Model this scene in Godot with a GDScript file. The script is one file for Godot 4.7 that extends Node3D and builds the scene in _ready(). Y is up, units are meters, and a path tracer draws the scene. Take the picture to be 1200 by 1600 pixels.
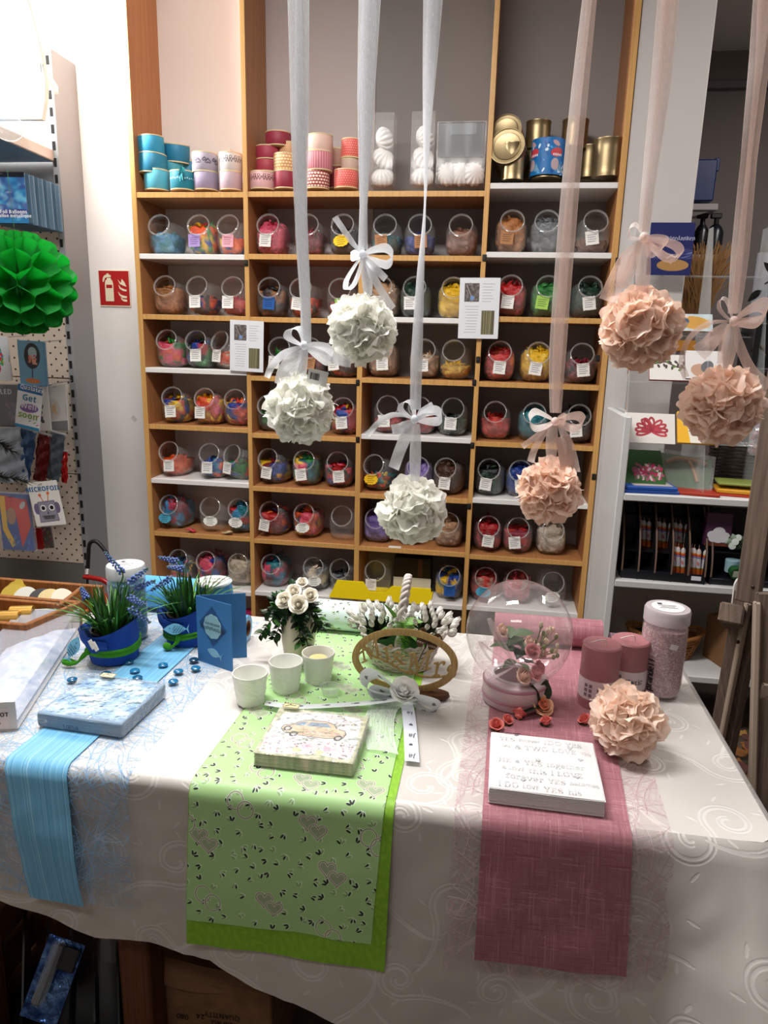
extends Node3D

# ---------------------------------------------------------------- mesh builder
class MB:
	var v := PackedVector3Array()
	var n := PackedVector3Array()
	var c := PackedColorArray()
	var t := PackedVector2Array()
	var i := PackedInt32Array()
	var lin := Color.WHITE
	var xf := Transform3D()
	func paint(k: Color) -> MB:
		lin = k.srgb_to_linear()
		return self
	func at(x: Transform3D) -> MB:
		xf = x
		return self
	func vert(p: Vector3, nn: Vector3, uv := Vector2.ZERO) -> int:
		v.append(xf * p)
		n.append((xf.basis * nn).normalized())
		c.append(lin)
		t.append(uv)
		return v.size() - 1
	func tri(a: Vector3, b: Vector3, d: Vector3) -> void:
		var nn := (d - a).cross(b - a).normalized()
		for p in [a, b, d]:
			i.append(vert(p, nn))
	func quad(a: Vector3, b: Vector3, d: Vector3, e: Vector3, uv := false) -> void:
		var nn := (d - a).cross(b - a).normalized()
		var k := vert(a, nn, Vector2(0, 0))
		vert(b, nn, Vector2(1, 0))
		vert(d, nn, Vector2(1, 1))
		vert(e, nn, Vector2(0, 1))
		i.append_array([k, k + 1, k + 2, k, k + 2, k + 3])
	# surface from a function of (u, v); the front is the side of dv x du
	func grid(nu: int, nv: int, f: Callable, wrap := false, uvs := Vector2.ONE, uvf = null, skip = null) -> void:
		var p := PackedVector3Array()
		for b in nv + 1:
			for a in nu + 1:
				p.append(f.call(float(a) / nu, float(b) / nv))
		var w := nu + 1
		var k0 := v.size()
		for b in nv + 1:
			for a in nu + 1:
				var a0 := maxi(a - 1, 0)
				var a1 := mini(a + 1, nu)
				if wrap and (a == 0 or a == nu):
					a0 = nu - 1
					a1 = 1
				var du := p[b * w + a1] - p[b * w + a0]
				var dv := p[mini(b + 1, nv) * w + a] - p[maxi(b - 1, 0) * w + a]
				if du.length_squared() < 1e-14:
					var b2 := 1 if b == 0 else nv - 1
					du = p[b2 * w + a1] - p[b2 * w + a0]
				var uv := Vector2(float(a) / nu, float(b) / nv) * uvs
				if uvf != null:
					uv = uvf.call(float(a) / nu, float(b) / nv)
				vert(p[b * w + a], dv.cross(du).normalized(), uv)
		for b in nv:
			for a in nu:
				if skip != null and skip.call((a + 0.5) / nu, (b + 0.5) / nv):
					continue
				var k := k0 + b * w + a
				i.append_array([k, k + 1, k + w + 1, k, k + w + 1, k + w])
	# profile of (radius, height), rising on the outside; corners sharper than ~40 degrees stay hard
	func lathe(pr: Array, seg := 24, uvs := Vector2.ONE) -> void:
		var m := pr.size()
		var dirs := []
		for k in m - 1:
			dirs.append((pr[k + 1] - pr[k]).normalized())
		var run := 0.0
		for k in m - 1:
			var d: Vector2 = dirs[k]
			var d0 := d
			var d1 := d
			if k > 0 and d.dot(dirs[k - 1]) > 0.75:
				d0 = (d + dirs[k - 1]).normalized()
			if k < m - 2 and d.dot(dirs[k + 1]) > 0.75:
				d1 = (d + dirs[k + 1]).normalized()
			var k0 := v.size()
			var l: float = (pr[k + 1] - pr[k]).length()
			for s in seg + 1:
				var a := TAU * s / seg
				var ca := cos(a)
				var sa := sin(a)
				vert(Vector3(pr[k].x * ca, pr[k].y, pr[k].x * sa), Vector3(ca * d0.y, -d0.x, sa * d0.y), Vector2(float(s) / seg * uvs.x, run * uvs.y))
				vert(Vector3(pr[k + 1].x * ca, pr[k + 1].y, pr[k + 1].x * sa), Vector3(ca * d1.y, -d1.x, sa * d1.y), Vector2(float(s) / seg * uvs.x, (run + l) * uvs.y))
			for s in seg:
				var q := k0 + s * 2
				i.append_array([q, q + 2, q + 3, q, q + 3, q + 1])
			run += l
	func box(c0: Vector3, s: Vector3, bev := 0.0) -> void:
		var h := s * 0.5
		var b := minf(bev, minf(h.x, minf(h.y, h.z)) * 0.9)
		var corner := func(ax: int, sx: int, sy: int, sz: int) -> Vector3:
			var q := Vector3(sx * (h.x - b), sy * (h.y - b), sz * (h.z - b))
			q[ax] = [sx, sy, sz][ax] * h[ax]
			return c0 + q
		for ax in 3:
			for sg in [-1, 1]:
				var a1 := (ax + 1) % 3
				var a2 := (ax + 2) % 3
				var ps := []
				for o in [[-1, -1], [1, -1], [1, 1], [-1, 1]]:
					var q := [0, 0, 0]
					q[ax] = sg
					q[a1] = o[0]
					q[a2] = o[1]
					ps.append(corner.call(ax, q[0], q[1], q[2]))
				if sg > 0:
					quad(ps[0], ps[3], ps[2], ps[1])
				else:
					quad(ps[0], ps[1], ps[2], ps[3])
		if b <= 0.0:
			return
		for ax in 3:      # bevels along axis ax
			var a1 := (ax + 1) % 3
			var a2 := (ax + 2) % 3
			for s1 in [-1, 1]:
				for s2 in [-1, 1]:
					var q0 := [0, 0, 0]
					q0[a1] = s1
					q0[a2] = s2
					q0[ax] = -1
					var q1 := q0.duplicate()
					q1[ax] = 1
					var A = corner.call(a1, q0[0], q0[1], q0[2])
					var B = corner.call(a1, q1[0], q1[1], q1[2])
					var C = corner.call(a2, q1[0], q1[1], q1[2])
					var D = corner.call(a2, q0[0], q0[1], q0[2])
					if s1 * s2 > 0:
						quad(A, B, C, D)
					else:
						quad(D, C, B, A)
	func tube(pts: Array, r, seg := 8, cap := true) -> void:
		var m := pts.size()
		var side := Vector3.ZERO
		var k0 := v.size()
		for k in m:
			var d: Vector3 = (pts[mini(k + 1, m - 1)] - pts[maxi(k - 1, 0)]).normalized()
			if k == 0:
				side = d.cross(Vector3.UP if absf(d.y) < 0.9 else Vector3.RIGHT).normalized()
			side = (side - d * side.dot(d)).normalized()
			var up := d.cross(side)
			var rr: float = r.call(float(k) / (m - 1)) if r is Callable else r
			for s in seg + 1:
				var a := TAU * s / seg
				var o := side * cos(a) - up * sin(a)
				vert(pts[k] + o * rr, o, Vector2(float(s) / seg, float(k) / (m - 1)))
		for k in m - 1:
			for s in seg:
				var q := k0 + k * (seg + 1) + s
				i.append_array([q, q + 1, q + seg + 2, q, q + seg + 2, q + seg + 1])
		if cap:
			for e in [0, m - 1]:
				var d: Vector3 = (pts[0] - pts[1]).normalized() if e == 0 else (pts[m - 1] - pts[m - 2]).normalized()
				var q0 := v.size()
				vert(pts[e], d)
				for s in seg + 1:
					v.append(v[k0 + e * (seg + 1) + s])
					n.append((xf.basis * d).normalized())
					c.append(lin)
					t.append(Vector2.ZERO)
				for s in seg:
					if e == 0:
						i.append_array([q0, q0 + s + 2, q0 + s + 1])
					else:
						i.append_array([q0, q0 + s + 1, q0 + s + 2])
	func prism(poly: PackedVector2Array, z0: float, z1: float, uvbox := Rect2(0, 0, 1, 1)) -> void:
		var p := poly
		if Geometry2D.is_polygon_clockwise(p):
			p = p.duplicate()
			p.reverse()
		var tr := Geometry2D.triangulate_polygon(p)
		for side in 2:
			var k0 := v.size()
			for q in p:
				vert(Vector3(q.x, q.y, z1 if side else z0), Vector3(0, 0, 1 if side else -1), Vector2((q.x - uvbox.position.x) / uvbox.size.x, 1.0 - (q.y - uvbox.position.y) / uvbox.size.y))
			for k in range(0, tr.size(), 3):
				var a := tr[k]
				var b := tr[k + 1]
				var d := tr[k + 2]
				var ccw := (p[b] - p[a]).cross(p[d] - p[a]) > 0
				if ccw == (side == 1):
					i.append_array([k0 + a, k0 + d, k0 + b])
				else:
					i.append_array([k0 + a, k0 + b, k0 + d])
		var m := p.size()
		for k in m:
			var a := p[k]
			var b := p[(k + 1) % m]
			quad(Vector3(a.x, a.y, z0), Vector3(a.x, a.y, z1), Vector3(b.x, b.y, z1), Vector3(b.x, b.y, z0))
	func ball(c0: Vector3, r: Vector3, nu := 12, nv := 8) -> void:
		grid(nu, nv, func(a, b): return c0 + Vector3(sin(b * PI) * cos(a * TAU), -cos(b * PI), sin(b * PI) * sin(a * TAU)) * r, true)
	# flat band along pts; wide gives the half-width vector at 0..1
	func band(pts: Array, wide: Callable, uvs := Vector2.ONE, across := 3, cup := 0.0) -> void:
		var m := pts.size() - 1
		var f := func(a, b):
			var k := clampi(int(b * m + 0.5), 0, m)
			var w: Vector3 = wide.call(b)
			var d: Vector3 = (pts[mini(k + 1, m)] - pts[maxi(k - 1, 0)]).normalized()
			return pts[k] + w * (a * 2.0 - 1.0) + d.cross(w) * cup * (1.0 - pow(a * 2.0 - 1.0, 2.0))
		grid(across, m, f, false, uvs)
	func mesh() -> ArrayMesh:
		var ar := []
		ar.resize(Mesh.ARRAY_MAX)
		ar[Mesh.ARRAY_VERTEX] = v
		ar[Mesh.ARRAY_NORMAL] = n
		ar[Mesh.ARRAY_COLOR] = c
		ar[Mesh.ARRAY_TEX_UV] = t
		ar[Mesh.ARRAY_INDEX] = i
		var m := ArrayMesh.new()
		m.add_surface_from_arrays(Mesh.PRIMITIVE_TRIANGLES, ar)
		return m

# ---------------------------------------------------------------- scene helpers
const FOCAL := 1110.6
const EYE := Vector3(0, 1.45, 0)
const TT := 0.75          # table height
var eye_basis := Basis(Vector3.UP, deg_to_rad(8.0973)) * Basis(Vector3.RIGHT, deg_to_rad(-13.5561)) * Basis(Vector3.BACK, deg_to_rad(1.4788))
var rng := RandomNumberGenerator.new()
var used := {}
var mats := {}

func ray(x: float, y: float) -> Vector3:
	return eye_basis * Vector3((x - 600.0) / FOCAL, (800.0 - y) / FOCAL, -1.0)
func on_y(x: float, y: float, h := TT) -> Vector3:          # point of a photo position on the level h
	var d := ray(x, y)
	return EYE + d * ((h - EYE.y) / d.y)
func on_z(x: float, y: float, z: float) -> Vector3:         # ... on the upright plane z
	var d := ray(x, y)
	return EYE + d * (z / d.z)
func on_x(x: float, y: float, xx: float) -> Vector3:
	var d := ray(x, y)
	return EYE + d * (xx / d.x)
func x_at(px: float, h: float, z: float) -> float:          # x of the point at height h, depth z seen in photo column px
	var x := 0.0
	for k in 4:
		var q := eye_basis.inverse() * (Vector3(x, h, z) - EYE)
		x += (px - 600.0 - FOCAL * q.x / -q.z) * -q.z / FOCAL
	return x

func numbered(s: String) -> String:
	var k: int = used.get(s, -1) + 1
	used[s] = k
	return s if k == 0 else "%s_%03d" % [s, k]
func tag(o: Node, label: String, category: String, group := "", kind := "") -> Node:
	if label: o.set_meta("label", label)
	if category: o.set_meta("category", category)
	if group: o.set_meta("group", group)
	if kind: o.set_meta("kind", kind)
	return o
func thing(called: String, label: String, category: String, where := Vector3.ZERO, turn := 0.0, group := "") -> Node3D:
	var o := Node3D.new()
	o.name = numbered(called)
	add_child(o, true)
	o.position = where
	o.rotation.y = turn
	tag(o, label, category, group)
	return o
func part(called: String, mb, m: Material, parent: Node = self, label := "", kind := "") -> MeshInstance3D:
	var o := MeshInstance3D.new()
	o.mesh = mb.mesh() if mb is MB else mb
	o.material_override = m
	if parent == self:
		o.name = numbered(called)
	else:
		var k: int = parent.get_meta("n_" + called, -1) + 1
		parent.set_meta("n_" + called, k)
		o.name = called if k == 0 else "%s_%03d" % [called, k]
	parent.add_child(o, true)
	if label: o.set_meta("label", label)
	if kind: o.set_meta("kind", kind)
	return o
func struct(called: String, mb, m: Material) -> MeshInstance3D:
	return part(called, mb, m, self, "", "structure")
func copy(o: Node3D, label := "") -> Node3D:
	var r: Node3D = o.duplicate()
	r.name = numbered(str(o.name).rstrip("0123456789").trim_suffix("_"))
	add_child(r, true)
	if label: r.set_meta("label", label)
	return r
func bx(c0: Vector3, s: Vector3, bev := 0.0) -> MB:
	var m := MB.new()
	m.box(c0, s, bev)
	return m
func span(a: Vector3, b: Vector3, bev := 0.0) -> MB:
	return bx((a + b) * 0.5, (b - a).abs(), bev)

# materials; keys kept so that alike pieces share one
func mat(k: Color, rough := 0.6, o := {}) -> StandardMaterial3D:
	var key := str(k, rough, o)
	if mats.has(key):
		return mats[key]
	var m := StandardMaterial3D.new()
	m.albedo_color = k
	m.roughness = rough
	for p in o:
		match p:
			"tex": m.albedo_texture = o[p]
			"scale": m.uv1_scale = o[p]
			"normal":
				m.normal_enabled = true
				m.normal_texture = o[p]
			"nscale": m.normal_scale = o[p]
			"rtex": m.roughness_texture = o[p]
			"tri":
				m.uv1_triplanar = true
				m.uv1_scale = o[p]
			"metal": m.metallic = o[p]
			"two": m.cull_mode = BaseMaterial3D.CULL_DISABLED
			"vc": m.vertex_color_use_as_albedo = true
			"alpha":
				m.transparency = BaseMaterial3D.TRANSPARENCY_ALPHA
				m.albedo_color.a = o[p]
			"back":
				m.backlight_enabled = true
				m.backlight = o[p]
			"coat":
				m.clearcoat_enabled = true
				m.clearcoat = o[p]
				m.clearcoat_roughness = 0.15
			"rim":
				m.rim_enabled = true
				m.rim = o[p]
				m.rim_tint = 0.5
			"sss":
				m.subsurf_scatter_enabled = true
				m.subsurf_scatter_strength = o[p]
			"spec": m.metallic_specular = o[p]
			"glow":
				m.emission_enabled = true
				m.emission = k
				m.emission_energy_multiplier = o[p]
	mats[key] = m
	return m
func glass(k := Color(1, 1, 1), a := 0.07, rough := 0.03) -> StandardMaterial3D:
	return mat(k, rough, {"alpha": a, "two": 1})

# pictures painted pixel by pixel
func canvas(w: int, h: int, k: Color) -> Image:
	var im := Image.create(w, h, false, Image.FORMAT_RGBA8)
	im.fill(k)
	return im
func tex(im: Image) -> ImageTexture:
	return ImageTexture.create_from_image(im)
func dab(im: Image, x: float, y: float, rx: float, ry: float, turn: float, k: Color, soft := false) -> void:
	var r := maxf(rx, ry) + 1
	var ct := cos(turn)
	var st := sin(turn)
	var w := im.get_width()
	var h := im.get_height()
	for yy in range(int(y - r), int(y + r) + 2):
		for xx in range(int(x - r), int(x + r) + 2):
			var dx := xx - x
			var dy := yy - y
			var a := (dx * ct + dy * st) / rx
			var b := (-dx * st + dy * ct) / ry
			var q := a * a + b * b
			if q <= 1.0:
				var px := posmod(xx, w)
				var py := posmod(yy, h)
				if soft:
					var o := im.get_pixel(px, py)
					im.set_pixel(px, py, o.lerp(Color(k, 1.0 if o.a > 0.99 else maxf(k.a, o.a)), k.a * (1.0 - q)))
				else:
					im.set_pixel(px, py, k)
func stroke(im: Image, pts: Array, r: float, k: Color, soft := false) -> void:
	for q in pts.size() - 1:
		var a: Vector2 = pts[q]
		var b: Vector2 = pts[q + 1]
		var m := maxi(1, int(a.distance_to(b) / maxf(r * 0.7, 0.5)))
		for s in m:
			var p := a.lerp(b, float(s) / m)
			dab(im, p.x, p.y, r, r, 0, k, soft)
func fill_poly(im: Image, p: PackedVector2Array, k: Color) -> void:
	var lo := p[0]
	var hi := p[0]
	for q in p:
		lo = lo.min(q)
		hi = hi.max(q)
	for yy in range(maxi(0, int(lo.y)), mini(im.get_height(), int(hi.y) + 1)):
		for xx in range(maxi(0, int(lo.x)), mini(im.get_width(), int(hi.x) + 1)):
			if Geometry2D.is_point_in_polygon(Vector2(xx + 0.5, yy + 0.5), p):
				im.set_pixel(xx, yy, k)
func noise_tex(freq: float, ramp: Array, size := 256, seed0 := 1, normal := 0.0, stretch := Vector2.ONE) -> ImageTexture:
	var f := FastNoiseLite.new()
	f.seed = seed0
	f.frequency = freq
	f.fractal_octaves = 4
	var im := Image.create(size, size, false, Image.FORMAT_RGBA8)
	for y in size:
		for x in size:
			var a := float(x) / size
			var b := float(y) / size
			var p := Vector2(x, y) * stretch
			var q := size * stretch
			var g := lerpf(lerpf(f.get_noise_2d(p.x, p.y), f.get_noise_2d(p.x - q.x, p.y), a), lerpf(f.get_noise_2d(p.x, p.y - q.y), f.get_noise_2d(p.x - q.x, p.y - q.y), a), b)
			g = clampf(0.5 + g * 1.3, 0, 1)
			im.set_pixel(x, y, ramp[0].lerp(ramp[1], g))
	if normal > 0.0:
		im.bump_map_to_normal_map(normal)
	return tex(im)
func curve3(p: Array, per := 8) -> Array:      # smooth line through the points
	var out := []
	var m := p.size()
	for k in m - 1:
		for s in per:
			out.append(p[k].cubic_interpolate(p[k + 1], p[maxi(k - 1, 0)], p[mini(k + 2, m - 1)], float(s) / per))
	out.append(p[m - 1])
	return out
func lettering(s: String, h: float, x: Transform3D, m: Material, parent: Node, opt := {}) -> MeshInstance3D:
	var f := SystemFont.new()
	f.font_names = PackedStringArray([opt.get("font", "Droid Sans")])
	f.font_weight = opt.get("weight", 400)
	var font: Font = f
	if opt.has("slant"):
		var fv := FontVariation.new()
		fv.base_font = f
		fv.variation_transform = Transform2D(Vector2(1, 0), Vector2(opt.slant, 1), Vector2.ZERO)
		font = fv
	var tm := TextMesh.new()
	tm.text = s
	tm.font = font
	tm.font_size = 32
	tm.pixel_size = h / 23.0
	tm.depth = opt.get("depth", 0.0004)
	tm.curve_step = opt.get("step", 2.0)
	var o := part("lettering", tm, m, parent)
	o.transform = x
	return o
func facing(x: Vector3, y: Vector3, o: Vector3) -> Transform3D:
	x = x.normalized()
	var z := x.cross(y).normalized()
	return Transform3D(Basis(x, z.cross(x), z), o)

# ---------------------------------------------------------------- the scene
func _ready() -> void:
	rng.seed = 4711
	var cam := Camera3D.new()
	cam.name = "camera"
	cam.position = EYE
	cam.basis = eye_basis
	cam.fov = rad_to_deg(2.0 * atan(800.0 / FOCAL))
	cam.near = 0.05
	add_child(cam)
	var we := WorldEnvironment.new()
	we.name = "environment"
	var env := Environment.new()
	env.background_mode = Environment.BG_COLOR
	env.background_color = Color(0.02, 0.02, 0.022)
	env.tonemap_mode = Environment.TONE_MAPPER_LINEAR
	env.tonemap_exposure = 1.0
	env.sdfgi_enabled = true
	env.ssao_enabled = true
	env.ssil_enabled = true
	we.environment = env
	add_child(we)
	# the shop's ceiling lamps, the last an added fill: [x, z, long side, short side, energy, colour]
	ceiling_lamp(-0.7, -1.3, 1.2, 0.3, 7.6, Color(1, 0.988, 0.975))
	ceiling_lamp(-0.45, 0.7, 1.2, 0.3, 1.3, Color(1, 0.985, 0.97))
	ceiling_lamp(1.7, -2.6, 0.3, 1.2, 2.8, Color(1, 0.98, 0.97))  # unseen lamp added to lift the dark alcove
	lightbox()
	room()
	shelf_unit()
	jars()
	top_goods()
	table()
	runners()
	table_items()
	hanging_balls()
	gondola()
	pegboard_goods()
	trays()
	extinguisher()
	under_table()
	white_unit()
	ladder()
	alcove()

func area(called: String, where: Vector3, look: Vector3, size: Vector2, e: float, k: Color, up := Vector3.UP) -> void:
	var l := AreaLight3D.new()
	l.name = called
	l.area_size = size
	l.light_energy = e
	l.light_color = k
	l.area_range = 12.0
	l.shadow_enabled = true
	add_child(l)
	l.look_at_from_position(where, where + look, up)

func ceiling_lamp(x: float, z: float, w: float, d: float, e: float, k: Color) -> void:
	var t := thing("ceiling_lamp", "flat white ceiling lamp " + ("added unseen to brighten the right hand alcove" if x > 0 else "above the decorated table" if z < 0 else "above the aisle in front of the table"), "lamp", Vector3(x, 2.98, z))
	part("housing", bx(Vector3(0, 0.035, 0), Vector3(w + 0.06, 0.05, d + 0.06), 0.008), mat(Color(0.9, 0.9, 0.9), 0.5), t)
	part("diffuser", bx(Vector3(0, 0.005, 0), Vector3(w, 0.01, d), 0.003), mat(Color(1, 0.97, 0.94), 0.6, {"glow": 2.5}), t)
	area("ceiling_glow", Vector3(x, 2.965, z), Vector3.DOWN, Vector2(w, d), e, k, Vector3.BACK)

# the lit sign panel over the pegboard
func lightbox() -> void:
	var z := -2.86
	var out := PackedVector2Array()
	for q in [[-330, -260], [-60, -260], [-5, -150], [28, -60], [50, 20], [64, 75], [72, 128], [71, 155], [66, 187], [-330, 187]]:
		var p := on_z(q[0], q[1], z)
		out.append(Vector2(p.x, p.y))
	var t := thing("illuminated_panel", "glowing white panel with a curved edge above the pegboard", "light panel", Vector3(0, 0, z))
	var b := MB.new()
	b.prism(out, -0.02, -0.001)
	part("frame", b, mat(Color(0.92, 0.9, 0.87), 0.5), t)
	b = MB.new()
	b.prism(Geometry2D.offset_polygon(out, -0.006)[0], -0.001, 0.002)
	part("diffuser", b, mat(Color(1, 1, 1), 0.5, {"glow": 2.2}), t)
	b = MB.new()
	var p := on_z(66, 118, z) - t.position
	var q := on_z(88, 130, -3.1) - t.position
	b.at(facing(Vector3.UP, q - p, (p + q) * 0.5))
	b.box(Vector3.ZERO, Vector3(0.035, p.distance_to(q), 0.012), 0.003)
	part("bracket", b, mat(Color(0.85, 0.84, 0.82), 0.5), t)
	var lo := out[8]
	area("panel_glow", Vector3(lo.x - 0.35, lo.y + 0.4, z + 0.01), Vector3(0, 0, 1), Vector2(0.6, 0.75), 1.2, Color(1, 0.98, 0.95))
	area("panel_sideglow", Vector3(lo.x + 0.07, lo.y + 0.35, z), Vector3(0.9, -0.1, -0.25), Vector2(0.1, 0.7), 2.3, Color(1, 0.99, 0.98))
	area("panel_backglow", Vector3(lo.x - 0.3, lo.y + 0.4, z - 0.03), Vector3(0, 0, -1), Vector2(0.6, 0.75), 1.3, Color(1, 0.98, 0.95))

func room() -> void:
	var plaster := mat(Color(0.86, 0.85, 0.84), 0.9, {"normal": noise_tex(0.03, [Color.BLACK, Color.WHITE], 256, 3, 1.5), "nscale": 0.08, "tri": Vector3(1.5, 1.5, 1.5)})
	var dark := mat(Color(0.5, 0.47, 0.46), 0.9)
	struct("floor", span(Vector3(-3.2, -0.1, -5.6), Vector3(3.0, 0, 2.6)), mat(Color(0.34, 0.29, 0.25), 0.5, {"tex": noise_tex(0.05, [Color(0.8, 0.8, 0.8), Color.WHITE], 128, 9), "tri": Vector3(1, 1, 1)}))
	struct("ceiling", span(Vector3(-3.2, 3.04, -5.6), Vector3(3.0, 3.14, 2.6)), mat(Color(0.86, 0.85, 0.83), 0.9))
	struct("wall_back", span(Vector3(-3.2, 0, -3.4), Vector3(0.72, 3.04, -3.285)), plaster)
	struct("wall_column", span(Vector3(0.462, 0, -3.285), Vector3(0.716, 3.04, -3.0), 0.004), mat(Color(0.76, 0.74, 0.73), 0.85))
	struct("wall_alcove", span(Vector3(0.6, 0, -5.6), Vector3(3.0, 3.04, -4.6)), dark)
	var a := on_z(1105, 133, -4.6)
	struct("trim_1", span(Vector3(0.6, a.y - 0.03, -4.6), Vector3(3.0, a.y + 0.01, -4.55), 0.006), mat(Color(0.42, 0.39, 0.39), 0.8))
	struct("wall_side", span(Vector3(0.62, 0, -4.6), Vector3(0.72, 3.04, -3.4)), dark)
	struct("wall_left", span(Vector3(-3.3, 0, -5.6), Vector3(-3.2, 3.04, 2.6)), mat(Color(0.8, 0.78, 0.75), 0.9))
	struct("wall_right", span(Vector3(3.0, 0, -5.6), Vector3(3.1, 3.04, 2.6)), mat(Color(0.6, 0.57, 0.55), 0.9))
	struct("wall_front", span(Vector3(-3.2, 0, 2.6), Vector3(3.0, 3.04, 2.7)), mat(Color(0.7, 0.67, 0.64), 0.9))

# ---------------------------------------------------------------- brown shelf with the jars
const COLX := [[-1.503, -1.040], [-1.021, -0.557], [-0.535, -0.064], [-0.045, 0.436]]
const ROWY := [[2.024, 1.782, 1.535, 1.309, 1.060, 0.813, 0.563, 0.300], [2.026, 1.785, 1.534, 1.289, 1.041, 0.803, 0.559, 0.308], [2.026, 1.785, 1.545, 1.296, 1.057, 0.798, 0.557, 0.312], [2.054, 1.801, 1.556, 1.296, 1.049, 0.804, 0.552, 0.316]]
const WHITE := [[1, 3, 5, 7], [7], [2, 4, 7], [0, 1, 5, 7]]
func wood_tex(a: Color, b: Color, seed0: int) -> ImageTexture:
	return noise_tex(0.02, [a, b], 256, seed0, 0.0, Vector2(6, 0.4))
func shelf_unit() -> void:
	var t := thing("shelf_unit", "tall beech brown shelf wall of small open compartments full of jars", "shelf", Vector3(-0.53, 0, -3.14))
	var o := -t.position
	var grain := wood_tex(Color(0.9, 0.88, 0.86), Color(1, 1, 1), 5)
	var wood := mat(Color(0.70, 0.48, 0.30), 0.5, {"tex": grain, "tri": Vector3(3, 0.8, 3)})
	var edge := mat(Color(0.82, 0.63, 0.37), 0.45, {"tex": grain, "tri": Vector3(3, 0.8, 3)})
	var white := mat(Color(0.88, 0.87, 0.86), 0.45)
	var b := MB.new()
	var put := func(called: String, lo: Vector3, hi: Vector3, m: Material):
		var pb := part(called, span(lo + o, hi + o, 0.0012), m, t)
		if m == wood and hi.z > -3.005 and called != "plinth":
			part("edge_strip", span(Vector3(lo.x, lo.y, hi.z) + o, Vector3(hi.x, hi.y, hi.z + 0.0015) + o, 0.0006), edge, pb)
	put.call("side_board", Vector3(-1.525, 0, -3.284), Vector3(-1.503, 2.98, -3.0), wood)
	put.call("side_board", Vector3(0.436, 0, -3.284), Vector3(0.458, 2.98, -3.0), wood)
	put.call("divider", Vector3(-1.040, 0, -3.27), Vector3(-1.021, 2.98, -3.0), wood)
	put.call("divider", Vector3(-0.557, 0, -3.27), Vector3(-0.535, 1.762, -3.0), wood)
	put.call("divider", Vector3(-0.064, 0, -3.27), Vector3(-0.045, 2.98, -3.0), wood)
	for c in 4:
		for r in 8:
			var y: float = ROWY[c][r]
			if c == 2 and r < 2:
				continue
			var x1: float = COLX[2][1] if c == 1 and r < 2 else COLX[c][1]
			put.call("shelf_board", Vector3(COLX[c][0], y - 0.021, -3.27), Vector3(x1, y, -3.002 + 0.004 * (r % 2)), white if r in WHITE[c] else wood)
	var shaded_back_tones := [Color(0.90, 0.87, 0.85), Color(0.76, 0.71, 0.70), Color(0.55, 0.53, 0.52), Color(0.58, 0.55, 0.54)]  # side lamp's fall-off put into the tones, lit left to shaded right
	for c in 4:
		put.call("back_panel", Vector3(COLX[c][0] - 0.01, 0.02, -3.284), Vector3(COLX[c][1] + 0.01, 2.98, -3.272), mat(shaded_back_tones[c], 0.85))
	put.call("plinth", Vector3(-1.503, 0, -3.03), Vector3(0.436, 0.08, -3.015), wood)
	var clip := mat(Color(0.08, 0.07, 0.06), 0.5)
	for q in [[385, 411], [757, 403], [965, 408], [559, 598], [559, 687], [747, 562], [741, 598], [738, 696], [733, 791], [928, 745], [934, 560]]:
		var p := on_z(q[0], q[1], -2.998)
		b = bx(p + o, Vector3(0.017, 0.026, 0.008), 0.002)
		b.box(p + o + Vector3(0, 0, 0.005), Vector3(0.008, 0.012, 0.006), 0.001)
		part("clip", b, clip, t)

const PAL := {"R": Color(0.72, 0.05, 0.06), "O": Color(0.95, 0.33, 0.05), "Y": Color(0.95, 0.75, 0.05), "G": Color(0.1, 0.5, 0.14), "D": Color(0.03, 0.2, 0.12), "B": Color(0.06, 0.22, 0.6), "L": Color(0.22, 0.56, 0.75), "T": Color(0.04, 0.45, 0.5), "P": Color(0.9, 0.3, 0.42), "U": Color(0.5, 0.4, 0.72), "W": Color(0.86, 0.8, 0.7), "K": Color(0.04, 0.05, 0.07), "N": Color(0.72, 0.45, 0.2), "S": Color(0.5, 0.53, 0.55), "M": Color(0.5, 0.06, 0.14), "C": Color(0.85, 0.22, 0.18), "A": Color(0.75, 0.58, 0.42), "E": Color(0.3, 0.17, 0.09), "X": Color(0.6, 0.42, 0.34)}
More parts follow.
